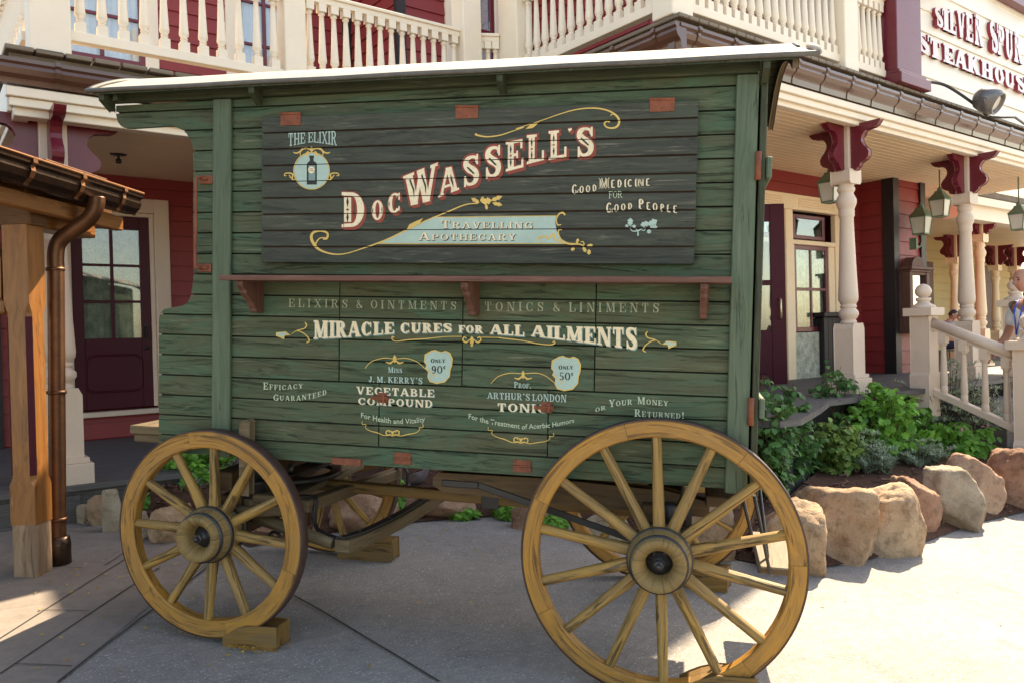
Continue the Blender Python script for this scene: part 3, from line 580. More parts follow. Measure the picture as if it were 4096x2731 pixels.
# ================================================================== slab-serif lettering (drawn as pen strokes)
def slab(ch, T=.2, t=.085, s=.09, e=.085):
    P = []
    def rect(x0, x1, y0, y1): P.append([(x0, y0), (x1, y0), (x1, y1), (x0, y1)])
    def stem(x, y0=0.0, y1=1.0, b=1, tp=1, T_=None):
        w = T_ or T; rect(x-w/2, x+w/2, y0, y1)
        if b: rect(x-w/2-e, x+w/2+e, y0, y0+s)
        if tp: rect(x-w/2-e, x+w/2+e, y1-s, y1)
    def diag(x0, x1, w, y0=0.0, y1=1.0): P.append([(x0-w/2, y0), (x0+w/2, y0), (x1+w/2, y1), (x1-w/2, y1)])
    def serif(x, y, w=None): w = w or T+1.6*e; rect(x-w/2, x+w/2, y, y+s)
    def ring(cx, cy, rx, ry, a0, a1, n=12, TT=None, tt=None):
        A = TT or T; B = tt or t
        for k in range(n):
            q = []
            for a, o in ((a0+(a1-a0)*k/n, 1), (a0+(a1-a0)*(k+1)/n, 1), (a0+(a1-a0)*(k+1)/n, 0), (a0+(a1-a0)*k/n, 0)):
                c_, s_ = math.cos(rad(a)), math.sin(rad(a)); q.append((cx+(rx-(0 if o else A))*c_, cy+(ry-(0 if o else B))*s_))
            P.append(q)
    def path(pts, th):
        S = spline([(p[0], p[1], 0) for p in pts], 5); n = len(S)
        L = []; R_ = []
        for k in range(n):
            d = (S[min(k+1, n-1)]-S[max(k-1, 0)]).normalized(); f = k/(n-1)*(len(th)-1); i = min(int(f), len(th)-2); w = th[i]+(th[i+1]-th[i])*(f-i)
            nn = Vector((-d.y, d.x, 0))*w/2; L.append(S[k]+nn); R_.append(S[k]-nn)
        for k in range(n-1): P.append([(L[k].x, L[k].y), (L[k+1].x, L[k+1].y), (R_[k+1].x, R_[k+1].y), (R_[k].x, R_[k].y)])
    x = .1+T/2; w = .8
    if ch == 'A': diag(.13, .43, t*1.25); diag(.78, .48, T*1.05); rect(.25, .66, .26, .26+t); serif(.13, 0, .26); serif(.78, 0); rect(.34, .56, 1-t*.4, 1); w = .93
    elif ch == 'B': stem(x); ring(.42, .745, .3, .255, -90, 90); ring(.42, .265, .36, .265, -90, 90); rect(.1, .45, 1-t, 1); rect(.1, .45, 0, t); rect(.2, .45, .5-t/2, .5+t/2); w = .82
    elif ch in 'CG':
        ring(.44, .5, .4, .5, 42, 318, 20); rect(.68, .76, .62, .97)
        if ch == 'C': rect(.68, .75, .08, .3)
        else: stem(.7, 0.02, .42, 0, 1)
        w = .84
    elif ch == 'D': stem(x); ring(.38, .5, .43, .5, -90, 90, 14); rect(.1, .4, 1-t, 1); rect(.1, .4, 0, t); w = .85
    elif ch in 'EF':
        stem(x); rect(.15, .72, 1-t, 1); rect(.63, .72, .68, 1); rect(.2, .52, .5-t/2, .5+t/2); rect(.46, .53, .37, .63)
        if ch == 'E': rect(.15, .76, 0, t); rect(.67, .76, 0, .33)
        w = .78 if ch == 'E' else .72
    elif ch == 'H': stem(x); stem(.72); rect(x, .72, .5-t/2, .5+t/2); w = .92
    elif ch == 'I': stem(x); w = .4
    elif ch == 'J': stem(.46, .3, 1, 0, 1); ring(.3, .3, .16+T/2, .3, 180, 360, 10); w = .62
    elif ch == 'K': stem(x); diag(.3, .7, t*1.3, .42, 1); diag(.78, .4, T, 0, .62); serif(.76, 0, .32); serif(.68, 1-s, .3); w = .9
    elif ch == 'L': stem(x); rect(.15, .74, 0, t); rect(.65, .74, 0, .38); w = .76
    elif ch == 'M': stem(.17, T_=t*1.2); stem(.9); diag(.52, .22, T, 0.05, 1); diag(.52, .84, t*1.2, 0.05, 1); w = 1.1
    elif ch == 'N': stem(.16, T_=t*1.25); stem(.78, 0, 1, 0, 1, t*1.25); diag(.74, .22, T*1.05); w = .92
    elif ch == 'O' or ch == '0': ring(.43, .5, .4, .5, 0, 360, 24); w = .86 if ch == 'O' else .78
    elif ch == 'P': stem(x); ring(.42, .72, .33, .28, -90, 90); rect(.1, .45, 1-t, 1); rect(.2, .45, .44, .44+t); w = .78
    elif ch == 'R': stem(x); ring(.42, .74, .31, .26, -90, 90); rect(.1, .45, 1-t, 1); rect(.2, .45, .48, .48+t); diag(.72, .46, T, 0, .5); serif(.75, 0, .26); w = .88
    elif ch == 'S': path([(.62, .74), (.58, .9), (.38, .95), (.2, .88), (.16, .74), (.3, .58), (.5, .46), (.62, .3), (.58, .12), (.4, .045), (.22, .09), (.13, .27)], [t*.8, t, t, T*.8, T, T*1.1, T*1.1, T, T*.8, t, t, t*.8]); rect(.62, .7, .66, 1); rect(.08, .16, 0, .36); w = .78
    elif ch == 'T': stem(.4, 0, 1, 1, 0); rect(.06, .74, 1-t, 1); rect(.06, .14, .66, 1); rect(.66, .74, .66, 1); w = .8
    elif ch == 'U': stem(x, .3, 1, 0, 1); stem(.72, .3, 1, 0, 1, t*1.2); ring(.44, .32, .34, .32, 180, 360, 14); w = .9
    elif ch == 'V': diag(.44, .17, T); diag(.48, .74, t*1.2); serif(.17, 1-s); serif(.74, 1-s, .27); w = .9
    elif ch == 'W': diag(.36, .15, T); diag(.4, .58, t*1.2); diag(.78, .56, T); diag(.82, 1.04, t*1.2); serif(.15, 1-s); serif(.57, 1-s, .26); serif(1.04, 1-s, .26); w = 1.18
    elif ch == 'X': diag(.72, .16, T); diag(.15, .7, t*1.3); serif(.15, 0, .28); serif(.72, 0); serif(.16, 1-s); serif(.7, 1-s, .28); w = .88
    elif ch == 'Y': diag(.42, .17, T, .42, 1); diag(.48, .72, t*1.3, .42, 1); stem(.45, 0, .5, 1, 0); serif(.17, 1-s); serif(.72, 1-s, .27); w = .88
    elif ch == '&': path([(.8, .42), (.68, .16), (.45, .03), (.2, .1), (.14, .28), (.3, .5), (.5, .7), (.48, .9), (.34, .95), (.22, .84), (.28, .66), (.5, .36), (.78, .05)], [t, t, t, T*.7, T*.8, t, t, t*1.1, t, T*.6, T*.8, T, T]); w = .88
    elif ch == '.': rect(.08, .28, 0, .17); w = .34
    elif ch == "'": P.append([(.08, 1), (.3, 1), (.28, .84), (.12, .66), (.16, .84), (.08, .84)]); w = .36
    elif ch == '!': P.append([(.07, 1), (.33, 1), (.24, .3), (.16, .3)]); rect(.1, .3, 0, .17); w = .42
    elif ch == '5': rect(.16, .66, 1-t*1.2, 1); rect(.16, .16+t, .52, 1); ring(.36, .31, .34, .31, -150, 130, 16); w = .76
    elif ch == '9': ring(.38, .68, .32, .32, 0, 360, 18); path([(.6, .7), (.6, .35), (.42, .06), (.16, .12)], [T, T*.9, t, t]); w = .76
    elif ch == '%': ring(.3, .78, .2, .18, 50, 310, 12, T*.6); rect(.29, .33, .5, 1.0); w = .5   # cent sign
    else: w = .5
    return w, P
def planked(mb, cuts, gap=.0022):
    # paint follows the boards: it stops at every joint between two planks
    F, U, S_, I, V = mb.f, mb.uv, mb.sm, mb.mi, mb.v; nb = WB()
    for f, i in zip(F, I):
        P = [(V[k][0], V[k][2]) for k in f]; y = V[f[0]][1]; lo_, hi_ = min(p[1] for p in P), max(p[1] for p in P)
        for a, b in zip(cuts[1:], cuts[:-1]):
            if hi_ <= a or lo_ >= b: continue
            Q = P if (lo_ > a+gap and hi_ < b-gap) else clip(P, 1, a+gap, b-gap)
            if len(Q) > 2: nb.face([(q[0], y, q[1]) for q in Q], None, False, i)
    return nb
def lay_text(txt, T=.2, t=.085, gap=.07, space=.5):
    """-> list of (glyph polys with x in 0..1 of the line, y in 0..1)"""
    out = []; x = 0
    for ch in txt:
        if ch == ' ': x += space; continue
        k = .78 if ch.islower() else 1.0
        w, P = slab(ch.upper() if ch.isalpha() else ch, T, t)
        out.append((x, k, P)); x += w*k+gap
    tot = x-gap; return [[[((x0+a*k)/tot, b*k) for a, b in q] for q in P] for x0, k, P in out]
def put(mb, poly, fn, off, m):
    mb.face([fn(a, b, off) for a, b in poly], None, False, m)
CR = {2: (1000, 0), 3: (2000, 0), 6: (1000, 900), 7: (2000, 900)}
def cp(crop, x, y): o = CR[crop]; return (o[0]+x*.6377, o[1]+y*.6377)
LAYER = [0]
def text(mb, txt, knots, Y, m, T=.2, t=.085, shadow=None, gap=.07, space=.5, dark=None, base=.0008):
    """knots: list of (crop, x, top, bottom) in photo crops -> letters on the board plane Y (wagon frame)"""
    K = [(cp(c, x, 0)[0], cp(c, x, tp)[1], cp(c, x, bt)[1]) for c, x, tp, bt in knots]
    xl, xr = K[0][0], K[-1][0]
    def fn(u, v, off):
        px = xl+(xr-xl)*u; tp, bt = interp(K, px, 1), interp(K, px, 2); p = wag(px, bt+(tp-bt)*v, Y); return (p.x, Y-off, p.z)
    G = lay_text(txt, T, t, gap, space)
    n = 0
    for g in G:
        if shadow:
            sm, dx, dz, steps = shadow
            for st_ in range(1, steps+1):
                f = st_/steps
                for k, q in enumerate(g):
                    mb.face([(lambda p: (p[0]+dx*f, p[1], p[2]+dz*f))(fn(a, b, base-.0004+(steps-st_)*.00004+k*.000004)) for a, b in q], None, False, sm)
        for k, q in enumerate(g): put(mb, q, fn, base+.0002+k*.000012, m)
    if dark:
        for g in lay_text(txt, T*.42, t*.2, gap+.0, space): pass
    return fn
def ribbon(mb, pts, wid, Y, m, off=.0009, k=5):
    """pts: photo pixels; wid: pixel widths"""
    S = spline([(p[0], p[1], 0) for p in pts], k); n = len(S); L = []; R_ = []
    for i in range(n):
        d = (S[min(i+1, n-1)]-S[max(i-1, 0)]); d = d.normalized() if d.length > 0 else Vector((1, 0, 0)); f = i/(n-1)*(len(wid)-1); j = min(int(f), len(wid)-2); w = wid[j]+(wid[j+1]-wid[j])*(f-j)
        nn = Vector((-d.y, d.x, 0))*w/2; L.append(S[i]+nn); R_.append(S[i]-nn)
    W3 = lambda q, o: (lambda p: (p.x, Y-o, p.z))(wag(q.x, q.y, Y))
    for i in range(n-1): mb.face([W3(L[i], off+i*.000006), W3(L[i+1], off+i*.000006), W3(R_[i+1], off+i*.000006), W3(R_[i], off+i*.000006)], None, False, m)
def blob(mb, pts, Y, m, off=.0007):
    mb.face([(lambda p: (p.x, Y-off, p.z))(wag(x, y, Y)) for x, y in pts], None, False, m)
def cps(c, pts): return [cp(c, *p) for p in pts]
def circ(cx, cy, rx, ry, n=28): return [(cx+rx*math.cos(2*pi*k/n), cy+ry*math.sin(2*pi*k/n)) for k in range(n)]
def leaf2(mb, c, x, y, L, ang, w, Y, m, off=.0011):
    a = rad(ang); ca, sa = math.cos(a), math.sin(a); pts = [(0, 0), (.3, .5), (.55, .36), (.62, .6), (1, 0), (.62, -.6), (.55, -.36), (.3, -.5)]
    blob(mb, [cp(c, x+L*u*ca-w*v*sa, y+L*u*sa+w*v*ca) for u, v in pts], Y, m, off)
def scroll(mb, c, x, y, r, ang, hand, Y, m, w=7):
    """small spiral flourish"""
    pts = []
    for k in range(9):
        a = rad(ang)+hand*k*.62; rr = r*(1-k*.085); pts.append(cp(c, x+rr*math.cos(a), y+rr*math.sin(a)))
    ribbon(mb, pts, [w*.35, w*.6, w*.9, w*.8], Y, m, .001)
# ------------------------------------------------------------------ sign board lettering
SY = YS-.0015
MS = [M_cream_l, M_red, M_ink, M_gold, M_aqua, M_aquaD, M_pale]
mb = WB()
text(mb, 'THE ELIXIR', [(2, 240, 838, 921), (2, 390, 832, 893), (2, 545, 823, 916)], SY, 4, T=.17, gap=.05, space=.35)
blob(mb, [cp(2, *p) for p in circ(387, 1074, 109, 112)], SY, 4)
ribbon(mb, cps(2, circ(387, 1074, 112, 115)+[(499, 1074)]), [3.5, 3.5], SY, 3)
btl = [(372, 978), (402, 978), (402, 992), (399, 996), (400, 1012), (417, 1024), (420, 1034), (420, 1160), (357, 1160), (357, 1034), (360, 1024), (375, 1012), (376, 996), (372, 992)]
blob(mb, cps(2, btl), SY, 2, .0012); blob(mb, cps(2, [(368, 1040), (410, 1040), (410, 1135), (368, 1135)]), SY, 5, .0016); blob(mb, cps(2, circ(386, 1068, 20, 22)), SY, 0, .002)
ribbon(mb, cps(2, [(372, 1066), (385, 1060), (400, 1064)]), [2, 2], SY, 1, .0024); ribbon(mb, cps(2, [(374, 1076), (387, 1071), (402, 1075)]), [2, 2], SY, 1, .0024)
for h in (-1, 1):
    X = lambda d: 387+h*d
    ribbon(mb, cps(2, [(X(6), 945), (X(30), 932), (X(60), 940), (X(72), 962), (X(68), 982)]), [3, 7, 8, 4, 2], SY, 3)
    ribbon(mb, cps(2, [(X(60), 940), (X(85), 960), (X(105), 962), (X(116), 955)]), [3, 6, 5, 2], SY, 3)
    leaf2(mb, 2, X(20), 948, 40, 70 if h > 0 else 110, 18, SY, 3)
    ribbon(mb, cps(2, [(X(98), 1128), (X(122), 1126), (X(118), 1098), (X(135), 1088), (X(165), 1090), (X(170), 1104), (X(155), 1104)]), [2, 5, 6, 5, 4, 4, 2], SY, 3)
    ribbon(mb, cps(2, [(X(122), 1126), (X(135), 1110), (X(142), 1098)]), [2, 5, 2], SY, 3)
leaf2(mb, 2, 387, 958, 38, -90, 22, SY, 3)
# main title: letters placed one by one, red block shade down to the right
SH = (1, .0112, -.0125, 12)
for ch, c_, x0, x1, t0, t1, b0, b1 in (('D', 2, 573, 724, 1207, 1212, 1428, 1420), ('O', 2, 762, 838, 1262, 1255, 1386, 1379), ('C', 2, 862, 948, 1222, 1205, 1346, 1330), ('W', 2, 968, 1180, 1106, 1020, 1302, 1252),
        ('A', 2, 1182, 1306, 1066, 1038, 1242, 1194), ('S', 2, 1333, 1442, 992, 965, 1180, 1150), ('S', 2, 1470, 1580, 932, 908, 1127, 1098), ('E', 2, 1603, 1718, 894, 872, 1080, 1050),
        ('L', 3, 166, 279, 851, 840, 1034, 1005), ('L', 3, 303, 420, 826, 814, 1007, 985), ("'", 3, 418, 458, 812, 805, 880, 872), ('S', 3, 476, 594, 806, 797, 992, 972)):
    text(mb, ch, [(c_, x0-5, t0-7, b0+7), (c_, x1+5, t1-7, b1+7)], SY, 1, T=.34, t=.17, base=.0006)
    fn = text(mb, ch, [(c_, x0, t0, b0), (c_, x1, t1, b1)], SY, 0, T=.25, t=.1, shadow=SH)
    # inked inline: diamonds and dashes set into the stems
    xs_ = {'D': .26, 'E': .26, 'L': .26, 'W': .27, 'A': .58}.get(ch)
    if xs_ and ch != 'A':
        sx = .1+.125; w_ = slab(ch, .25, .1)[0]; u = sx/w_
        if ch != 'W':
            for v0, v1 in ((.12, .44), (.56, .88)):
                vm = (v0+v1)/2; put(mb, [(u, v0), (u+.05, vm), (u, v1), (u-.05, vm)], fn, .0024, 2)
            put(mb, [(u-.07, .5), (u, .46), (u+.07, .5), (u, .54)], fn, .0024, 1)
        else:
            for ub, ut in ((.29, .15), (.64, .5)): put(mb, [(ub, .2), (ub+.015, .45), (ut+.03, .85), (ut, .8), (ub-.03, .45)], fn, .0024, 2)
    elif ch in 'OCS':
        for uu in ((.12, .88) if ch == 'O' else (.13,) if ch == 'C' else ()):
            put(mb, [(uu, .32), (uu+.045, .5), (uu, .68), (uu-.045, .5)], fn, .0024, 2)
        if ch == 'S':
            put(mb, [(.3, .66), (.5, .53), (.72, .36), (.62, .36), (.42, .5), (.26, .62)], fn, .0024, 2)
    elif ch == 'A': put(mb, [(.78, .15), (.75, .4), (.62, .75), (.62, .5)], fn, .0024, 2)
# flourishes
ribbon(mb, cps(2, [(1413, 842), (1432, 852), (1490, 860), (1570, 850), (1650, 824), (1720, 800)])+cps(3, [(100, 810), (240, 765), (400, 710), (500, 686), (600, 681), (680, 697), (732, 730), (748, 765), (735, 795), (705, 806), (670, 800), (655, 780), (668, 764), (690, 768)]), [10, 6, 5, 3.5, 3, 3, 4, 5, 6, 9, 9, 7, 6, 6, 5], SY, 3)
blob(mb, cps(3, [(160, 812), (190, 785), (245, 768), (225, 790), (205, 806)]), SY, 3, .0016)
ribbon(mb, cps(3, [(690, 728), (715, 716), (730, 735)]), [2, 6, 2], SY, 3)
ban = cps(2, [(1150, 1366)])+cps(3, [(352, 1358), (347, 1400), (356, 1450), (385, 1500), (430, 1528), (300, 1526)])+cps(2, [(1700, 1527), (806, 1527), (900, 1485), (1010, 1436)])
blob(mb, ban, SY, 4, .0005)
ribbon(mb, [cp(2, 1146, 1364), cp(2, 1500, 1361), cp(3, 0, 1359), cp(3, 355, 1356)], [3, 3], SY, 3); ribbon(mb, [cp(2, 800, 1530), cp(2, 1300, 1531), cp(3, 0, 1529), cp(3, 440, 1530)], [3, 3], SY, 3)
ribbon(mb, cps(2, [(1430, 1278), (1350, 1286), (1230, 1335), (1090, 1392), (1000, 1436), (850, 1508), (700, 1562), (600, 1592), (520, 1595), (440, 1570), (400, 1530), (385, 1488), (402, 1458), (450, 1450), (487, 1466), (482, 1496), (458, 1500)]), [4, 5, 5, 4, 6, 6, 4, 5, 7, 11, 12, 10, 8, 8, 10, 7], SY, 3)
ribbon(mb, cps(2, [(404, 1548), (432, 1500), (470, 1492)]), [8, 5, 3], SY, 3)
blob(mb, cps(2, [(985, 1440), (1000, 1410), (1040, 1390), (1088, 1370), (1066, 1400), (1020, 1432)]), SY, 3, .0016)
for x, y, L, a, w in ((1440, 1275, 60, -150, 26), (1450, 1270, 70, -10, 40), (1510, 1262, 80, -22, 26), (1520, 1275, 66, 12, 24), (1480, 1280, 40, 80, 18), (1445, 1268, 40, -60, 16)): leaf2(mb, 2, x, y, L, a, w, SY, 3)
ribbon(mb, cps(3, [(408, 1352), (395, 1337), (370, 1345), (354, 1380), (362, 1412), (385, 1410)]), [6, 8, 6, 4, 6, 3], SY, 3, .0014)
ribbon(mb, cps(3, [(388, 1446), (374, 1440), (366, 1462), (384, 1505), (430, 1530), (490, 1532), (525, 1540), (522, 1518), (505, 1520)]), [4, 6, 5, 6, 8, 6, 5, 4, 3], SY, 3, .0014)
ribbon(mb, cps(3, [(242, 1515), (250, 1490), (290, 1485), (300, 1500), (335, 1470), (345, 1500), (400, 1525)]), [6, 8, 6, 5, 9, 7, 3], SY, 3, .0017)
for x, y, L, a, w in ((480, 1530, 36, -70, 18), (520, 1550, 40, 60, 22), (545, 1545, 40, -10, 20), (560, 1565, 36, 95, 24), (470, 1560, 28, 160, 20)): leaf2(mb, 3, x, y, L, a, w, SY, 3)
for tx, kn in (('Travelling', [(2, 1197, 1383, 1433), (2, 1772, 1386, 1435)]), ('Apothecary', [(2, 1058, 1460, 1508), (2, 1670, 1458, 1508)])):
    text(mb, tx, kn, SY, 0, T=.17, t=.075, base=.0016, gap=.12, shadow=(2, .0032, -.003, 3))
for tx, kn in (('Good', [(3, 445, 1160, 1224), (3, 610, 1146, 1200)]), ('Medicine', [(3, 620, 1119, 1187), (3, 944, 1107, 1167)]), ('Good', [(3, 660, 1274, 1342), (3, 834, 1262, 1312)]), ('People', [(3, 860, 1246, 1310), (3, 1116, 1280, 1341)])):
    text(mb, tx, kn, SY, 0, T=.26, t=.13); text(mb, tx, kn, SY, 2, T=.07, t=.015, base=.0018)
text(mb, 'FOR', [(3, 682, 1203, 1247), (3, 768, 1200, 1243)], SY, 6, T=.14, t=.06)
ribbon(mb, cps(3, [(815, 1430), (830, 1450), (862, 1450), (885, 1440), (910, 1432), (905, 1448), (890, 1446)]), [3, 4, 6, 4, 3, 3], SY, 4); ribbon(mb, cps(3, [(866, 1480), (864, 1452), (845, 1430), (812, 1415)]), [8, 4, 3, 3], SY, 4)
for x, y, L, a, w in ((815, 1418, 50, -85, 34), (808, 1420, 24, -170, 18), (828, 1420, 26, 0, 18), (880, 1415, 60, -15, 34), (930, 1415, 66, -30, 40), (940, 1425, 50, 0, 26), (935, 1440, 28, 90, 28)): leaf2(mb, 3, x, y, L, a, w, SY, 4)
mb = planked(mb, [sz1-(sz1-sz0)*k/9 for k in range(10)], .0018); mb.build('lettering', MS, sign)
# ------------------------------------------------------------------ lettering on the lower side wall
LY = YB-.0028
ML = [M_cream_l, M_pale, M_aqua, M_gold, M_aquaD, M_ink, M_faint]
mb = WB()
text(mb, 'ELIXIRS & OINTMENTS', [(6, 243, 463, 515), (6, 1297, 481, 533)], LY, 6, T=.16, t=.05, gap=.42, space=.55)
text(mb, 'TONICS & LINIMENTS', [(6, 1472, 483, 539), (7, 1000, 491, 551)], LY, 6, T=.16, t=.05, gap=.42, space=.55)
mk = [(6, 398, 597, 715), (6, 640, 604, 702), (6, 900, 611, 681), (6, 1265, 618, 671), (6, 1310, 628, 674), (6, 1460, 629, 678), (6, 1500, 624, 680), (6, 1720, 626, 698), (7, 270, 631, 705), (7, 500, 637, 734), (7, 680, 640, 762), (7, 862, 642, 783)]
def seg(a, b): return [k for k in mk if a <= cp(k[0], k[1], 0)[0] <= b]
for tx, kn in (('MIRACLE', [(6, 398, 597, 715), (6, 640, 604, 702), (6, 906, 611, 681)]), ('CURES', [(6, 942, 612, 680), (6, 1268, 618, 671)]), ('FOR', [(6, 1306, 629, 675), (6, 1462, 630, 679)]), ('ALL', [(6, 1503, 624, 682), (6, 1722, 627, 699)]), ('AILMENTS', [(7, 193, 629, 696), (7, 400, 634, 721), (7, 600, 639, 747), (7, 862, 643, 784)])):
    text(mb, tx, kn, LY, 0, T=.27, t=.11, shadow=(4, .0042, -.0046, 3), gap=.06)
ribbon(mb, cps(6, [(906, 706), (893, 700), (893, 718), (920, 728), (990, 720), (1110, 712), (1230, 700), (1330, 699)]), [4, 5, 4, 3, 4, 4, 3, 3], LY, 3)
ribbon(mb, cps(6, [(1450, 704), (1568, 706)])+cps(7, [(0, 708), (125, 722), (230, 742), (310, 750), (342, 742), (340, 728), (330, 735)]), [3, 3, 4, 4, 4, 4, 5, 4, 3], LY, 3)
for h in (-1, 1): ribbon(mb, cps(6, [(1392+h*8, 715), (1392+h*35, 735), (1392+h*56, 722), (1392+h*48, 702), (1392+h*34, 712)]), [3, 6, 6, 5, 4], LY, 3)
leaf2(mb, 6, 1392, 755, 60, -90, 26, LY, 3); leaf2(mb, 6, 1392, 738, 26, 90, 16, LY, 3)
for c_, ox, oy, h in ((6, 255, 690, 1), (7, 1015, 748, -1)):
    X = lambda d: ox+h*d
    s_ = 1 if h > 0 else -1
    ribbon(mb, cps(c_, [(X(0), oy), (X(40), oy-28*1), (X(85), oy-40), (X(100), oy-62), (X(90), oy-80)]), [2, 4, 4, 6, 4], LY, 3)
    ribbon(mb, cps(c_, [(X(0), oy), (X(40), oy-26), (X(90), oy-5), (X(118), oy+32), (X(100), oy+48)]), [2, 4, 4, 5, 4], LY, 3)
    blob(mb, cps(c_, [(X(-2), oy), (X(-30), oy-22), (X(-92), oy-16), (X(-92), oy+6), (X(-62), oy+18), (X(-42), oy+28), (X(-36), oy+4)]), LY, 3); blob(mb, cps(c_, [(X(-12), oy-6), (X(-34), oy-17), (X(-84), oy-11), (X(-84), oy+2), (X(-60), oy+10), (X(-44), oy+16), (X(-40), oy-1)]), LY, 2, .0012)
for c_, cx_, cy_, num in ((6, 1180, 887, '90%'), (7, 413, 928, '50%')):
    shp = [(-84, -30), (-80, -75), (-40, -98), (-15, -103), (0, -95), (20, -90), (45, -98), (72, -85), (87, -50), (84, -10), (74, 20), (70, 60), (40, 95), (-10, 104), (-50, 92), (-64, 62), (-60, 30), (-78, 10), (-70, -10)]
    s_ = 1.0 if c_ == 6 else 1.04
    blob(mb, cps(c_, [(cx_+x*s_*1.06, cy_+y*s_*1.03) for x, y in shp]), LY, 3); blob(mb, cps(c_, [(cx_+x*s_*.97, cy_+y*s_*.96) for x, y in shp]), LY, 2, .0012)
    ribbon(mb, cps(c_, [(cx_-66*s_, cy_+8), (cx_-40, cy_+45), (cx_-20, cy_+50), (cx_-35, cy_+66)]), [3, 3, 3, 2], LY, 3, .0016)
    text(mb, 'Only', [(c_, cx_-46, cy_-50, cy_-24), (c_, cx_+46, cy_-54, cy_-26)], LY, 5, T=.24, t=.1, base=.002)
    text(mb, num, [(c_, cx_-42, cy_-6, cy_+42), (c_, cx_+50, cy_-6, cy_+42)], LY, 5, T=.2, t=.09, base=.002)
for c_, pts, ox, oy in ((6, [(722, 897), (762, 855), (840, 832), (908, 838), (980, 834), (1048, 856), (1098, 898)], 908, 852), (7, [(-58, 993), (-12, 948), (60, 927), (145, 930), (230, 926), (290, 946), (345, 990)], 145, 950)):
    ribbon(mb, cps(c_, pts), [2.5, 3, 3.5, 3, 3.5, 3, 2.5], LY, 3); leaf2(mb, c_, ox, oy+14, 55, -90, 22, LY, 3)
    for h in (-1, 1): ribbon(mb, cps(c_, [(ox+h*5, oy-8), (ox+h*26, oy+12), (ox+h*56, oy+6)]), [4, 8, 3], LY, 3)
text(mb, 'Miss', [(6, 866, 888, 924), (6, 956, 890, 926)], LY, 2, T=.22)
text(mb, 'J. M. KERRY\'S', [(6, 743, 946, 982), (6, 1084, 956, 996)], LY, 2, T=.22, gap=.1, space=.3)
for tx, kn in (('VEGETABLE', [(6, 667, 1010, 1057), (6, 1157, 1030, 1077)]), ('COMPOUND', [(6, 677, 1080, 1122), (6, 1146, 1096, 1142)]), ('TONIC', [(6, 1550, 1115, 1166), (6, 1863, 1122, 1176)])):
    text(mb, tx, kn, LY, 0, T=.2, t=.1, shadow=(4, .003, -.003, 2), gap=.12)
text(mb, 'Prof.', [(7, 88, 980, 1018), (7, 196, 984, 1024)], LY, 2, T=.2)
text(mb, "ARTHUR'S LONDON", [(6, 1488, 1047, 1086), (7, 417, 1062, 1110)], LY, 2, T=.19, gap=.08, space=.25)
text(mb, 'Efficacy', [(6, 83, 984, 1028), (6, 200, 992, 1033), (6, 333, 985, 1020)], LY, 1, T=.2, gap=.16)
text(mb, 'Guaranteed', [(6, 146, 1060, 1098), (6, 300, 1058, 1100), (6, 400, 1042, 1085), (6, 481, 1022, 1060)], LY, 1, T=.2, gap=.16)
text(mb, 'or', [(7, 597, 1138, 1174), (7, 663, 1120, 1154)], LY, 1, T=.2, gap=.1); text(mb, 'Your', [(7, 683, 1094, 1141), (7, 829, 1082, 1122)], LY, 1, T=.2, gap=.12)
text(mb, 'Money', [(7, 861, 1074, 1120), (7, 1056, 1093, 1133)], LY, 1, T=.2, gap=.12); text(mb, 'Returned!', [(7, 843, 1152, 1198), (7, 1158, 1172, 1213)], LY, 1, T=.2, gap=.12)
for x0, x1, y0 in ((705, 1085, 1228), (1495, 1904, 1264)):
    s_ = (x1-x0)/380; cx_ = (x0+x1)/2; dy = (0, 0) if x0 < 1000 else (0, 20); q = lambda u, v: cp(6, x0+u*s_, y0+v+(dy[1]*u/380))
    ribbon(mb, [q(0, 0), q(0, 20), q(24, 21), q(20, 42), q(55, 62), q(95, 72), q(140, 90), q(172, 82)], [2.5, 2.5, 2.5, 2.5, 3, 4, 3, 3], LY, 3, k=3)
    ribbon(mb, [q(380, 17), q(380, 38), q(356, 39), q(360, 52), q(335, 72), q(285, 82), q(240, 92), q(208, 82)], [2.5, 2.5, 2.5, 2.5, 3, 4, 3, 3], LY, 3, k=3)
    for h in (-1, 1): ribbon(mb, [q(190+h*4, 92), q(190+h*16, 84), q(190+h*36, 86), q(190+h*40, 64), q(190+h*22, 58), q(190+h*20, 70)], [4, 6, 5, 5, 5, 4], LY, 3)
    blob(mb, [q(190, 98), q(198, 72), q(210, 56), q(190, 62), q(170, 56), q(182, 72)], LY, 3, .0013)
lower = mb.build('lettering', ML, wagon)
# lower-case lines with the built-in typeface
def script_line(txt, knots, m, name):
    cu = bpy.data.curves.new(name, 'FONT'); cu.body = txt; cu.size = 1; cu.resolution_u = 2; cu.offset = .012
    ob = bpy.data.objects.new(name, cu); COL.objects.link(ob); dg = bpy.context.evaluated_depsgraph_get(); me = bpy.data.meshes.new_from_object(ob.evaluated_get(dg)); bpy.data.objects.remove(ob)
    xs_ = [v.co.x for v in me.vertices]; x0, x1 = min(xs_), max(xs_)
    K = [(cp(c, x, 0)[0], cp(c, x, tp)[1], cp(c, x, bt)[1]) for c, x, tp, bt in knots]; xl_, xr_ = K[0][0], K[-1][0]
    for v in me.vertices:
        px = xl_+(xr_-xl_)*(v.co.x-x0)/(x1-x0); tp, bt = interp(K, px, 1), interp(K, px, 2); p = wag(px, bt+(tp-bt)*(v.co.y/.73), LY)-P0; v.co = (p.x, LY-.001-P0.y, p.z)
    me.materials.clear(); me.materials.append(m); me.name = name
    o = bpy.data.objects.new(name, me); COL.objects.link(o); o.parent = wagon
script_line('For Health and Vitality', [(6, 697, 1172, 1205), (6, 790, 1192, 1228), (6, 900, 1210, 1243), (6, 1000, 1210, 1244), (6, 1098, 1197, 1230)], M_pale, 'lettering')
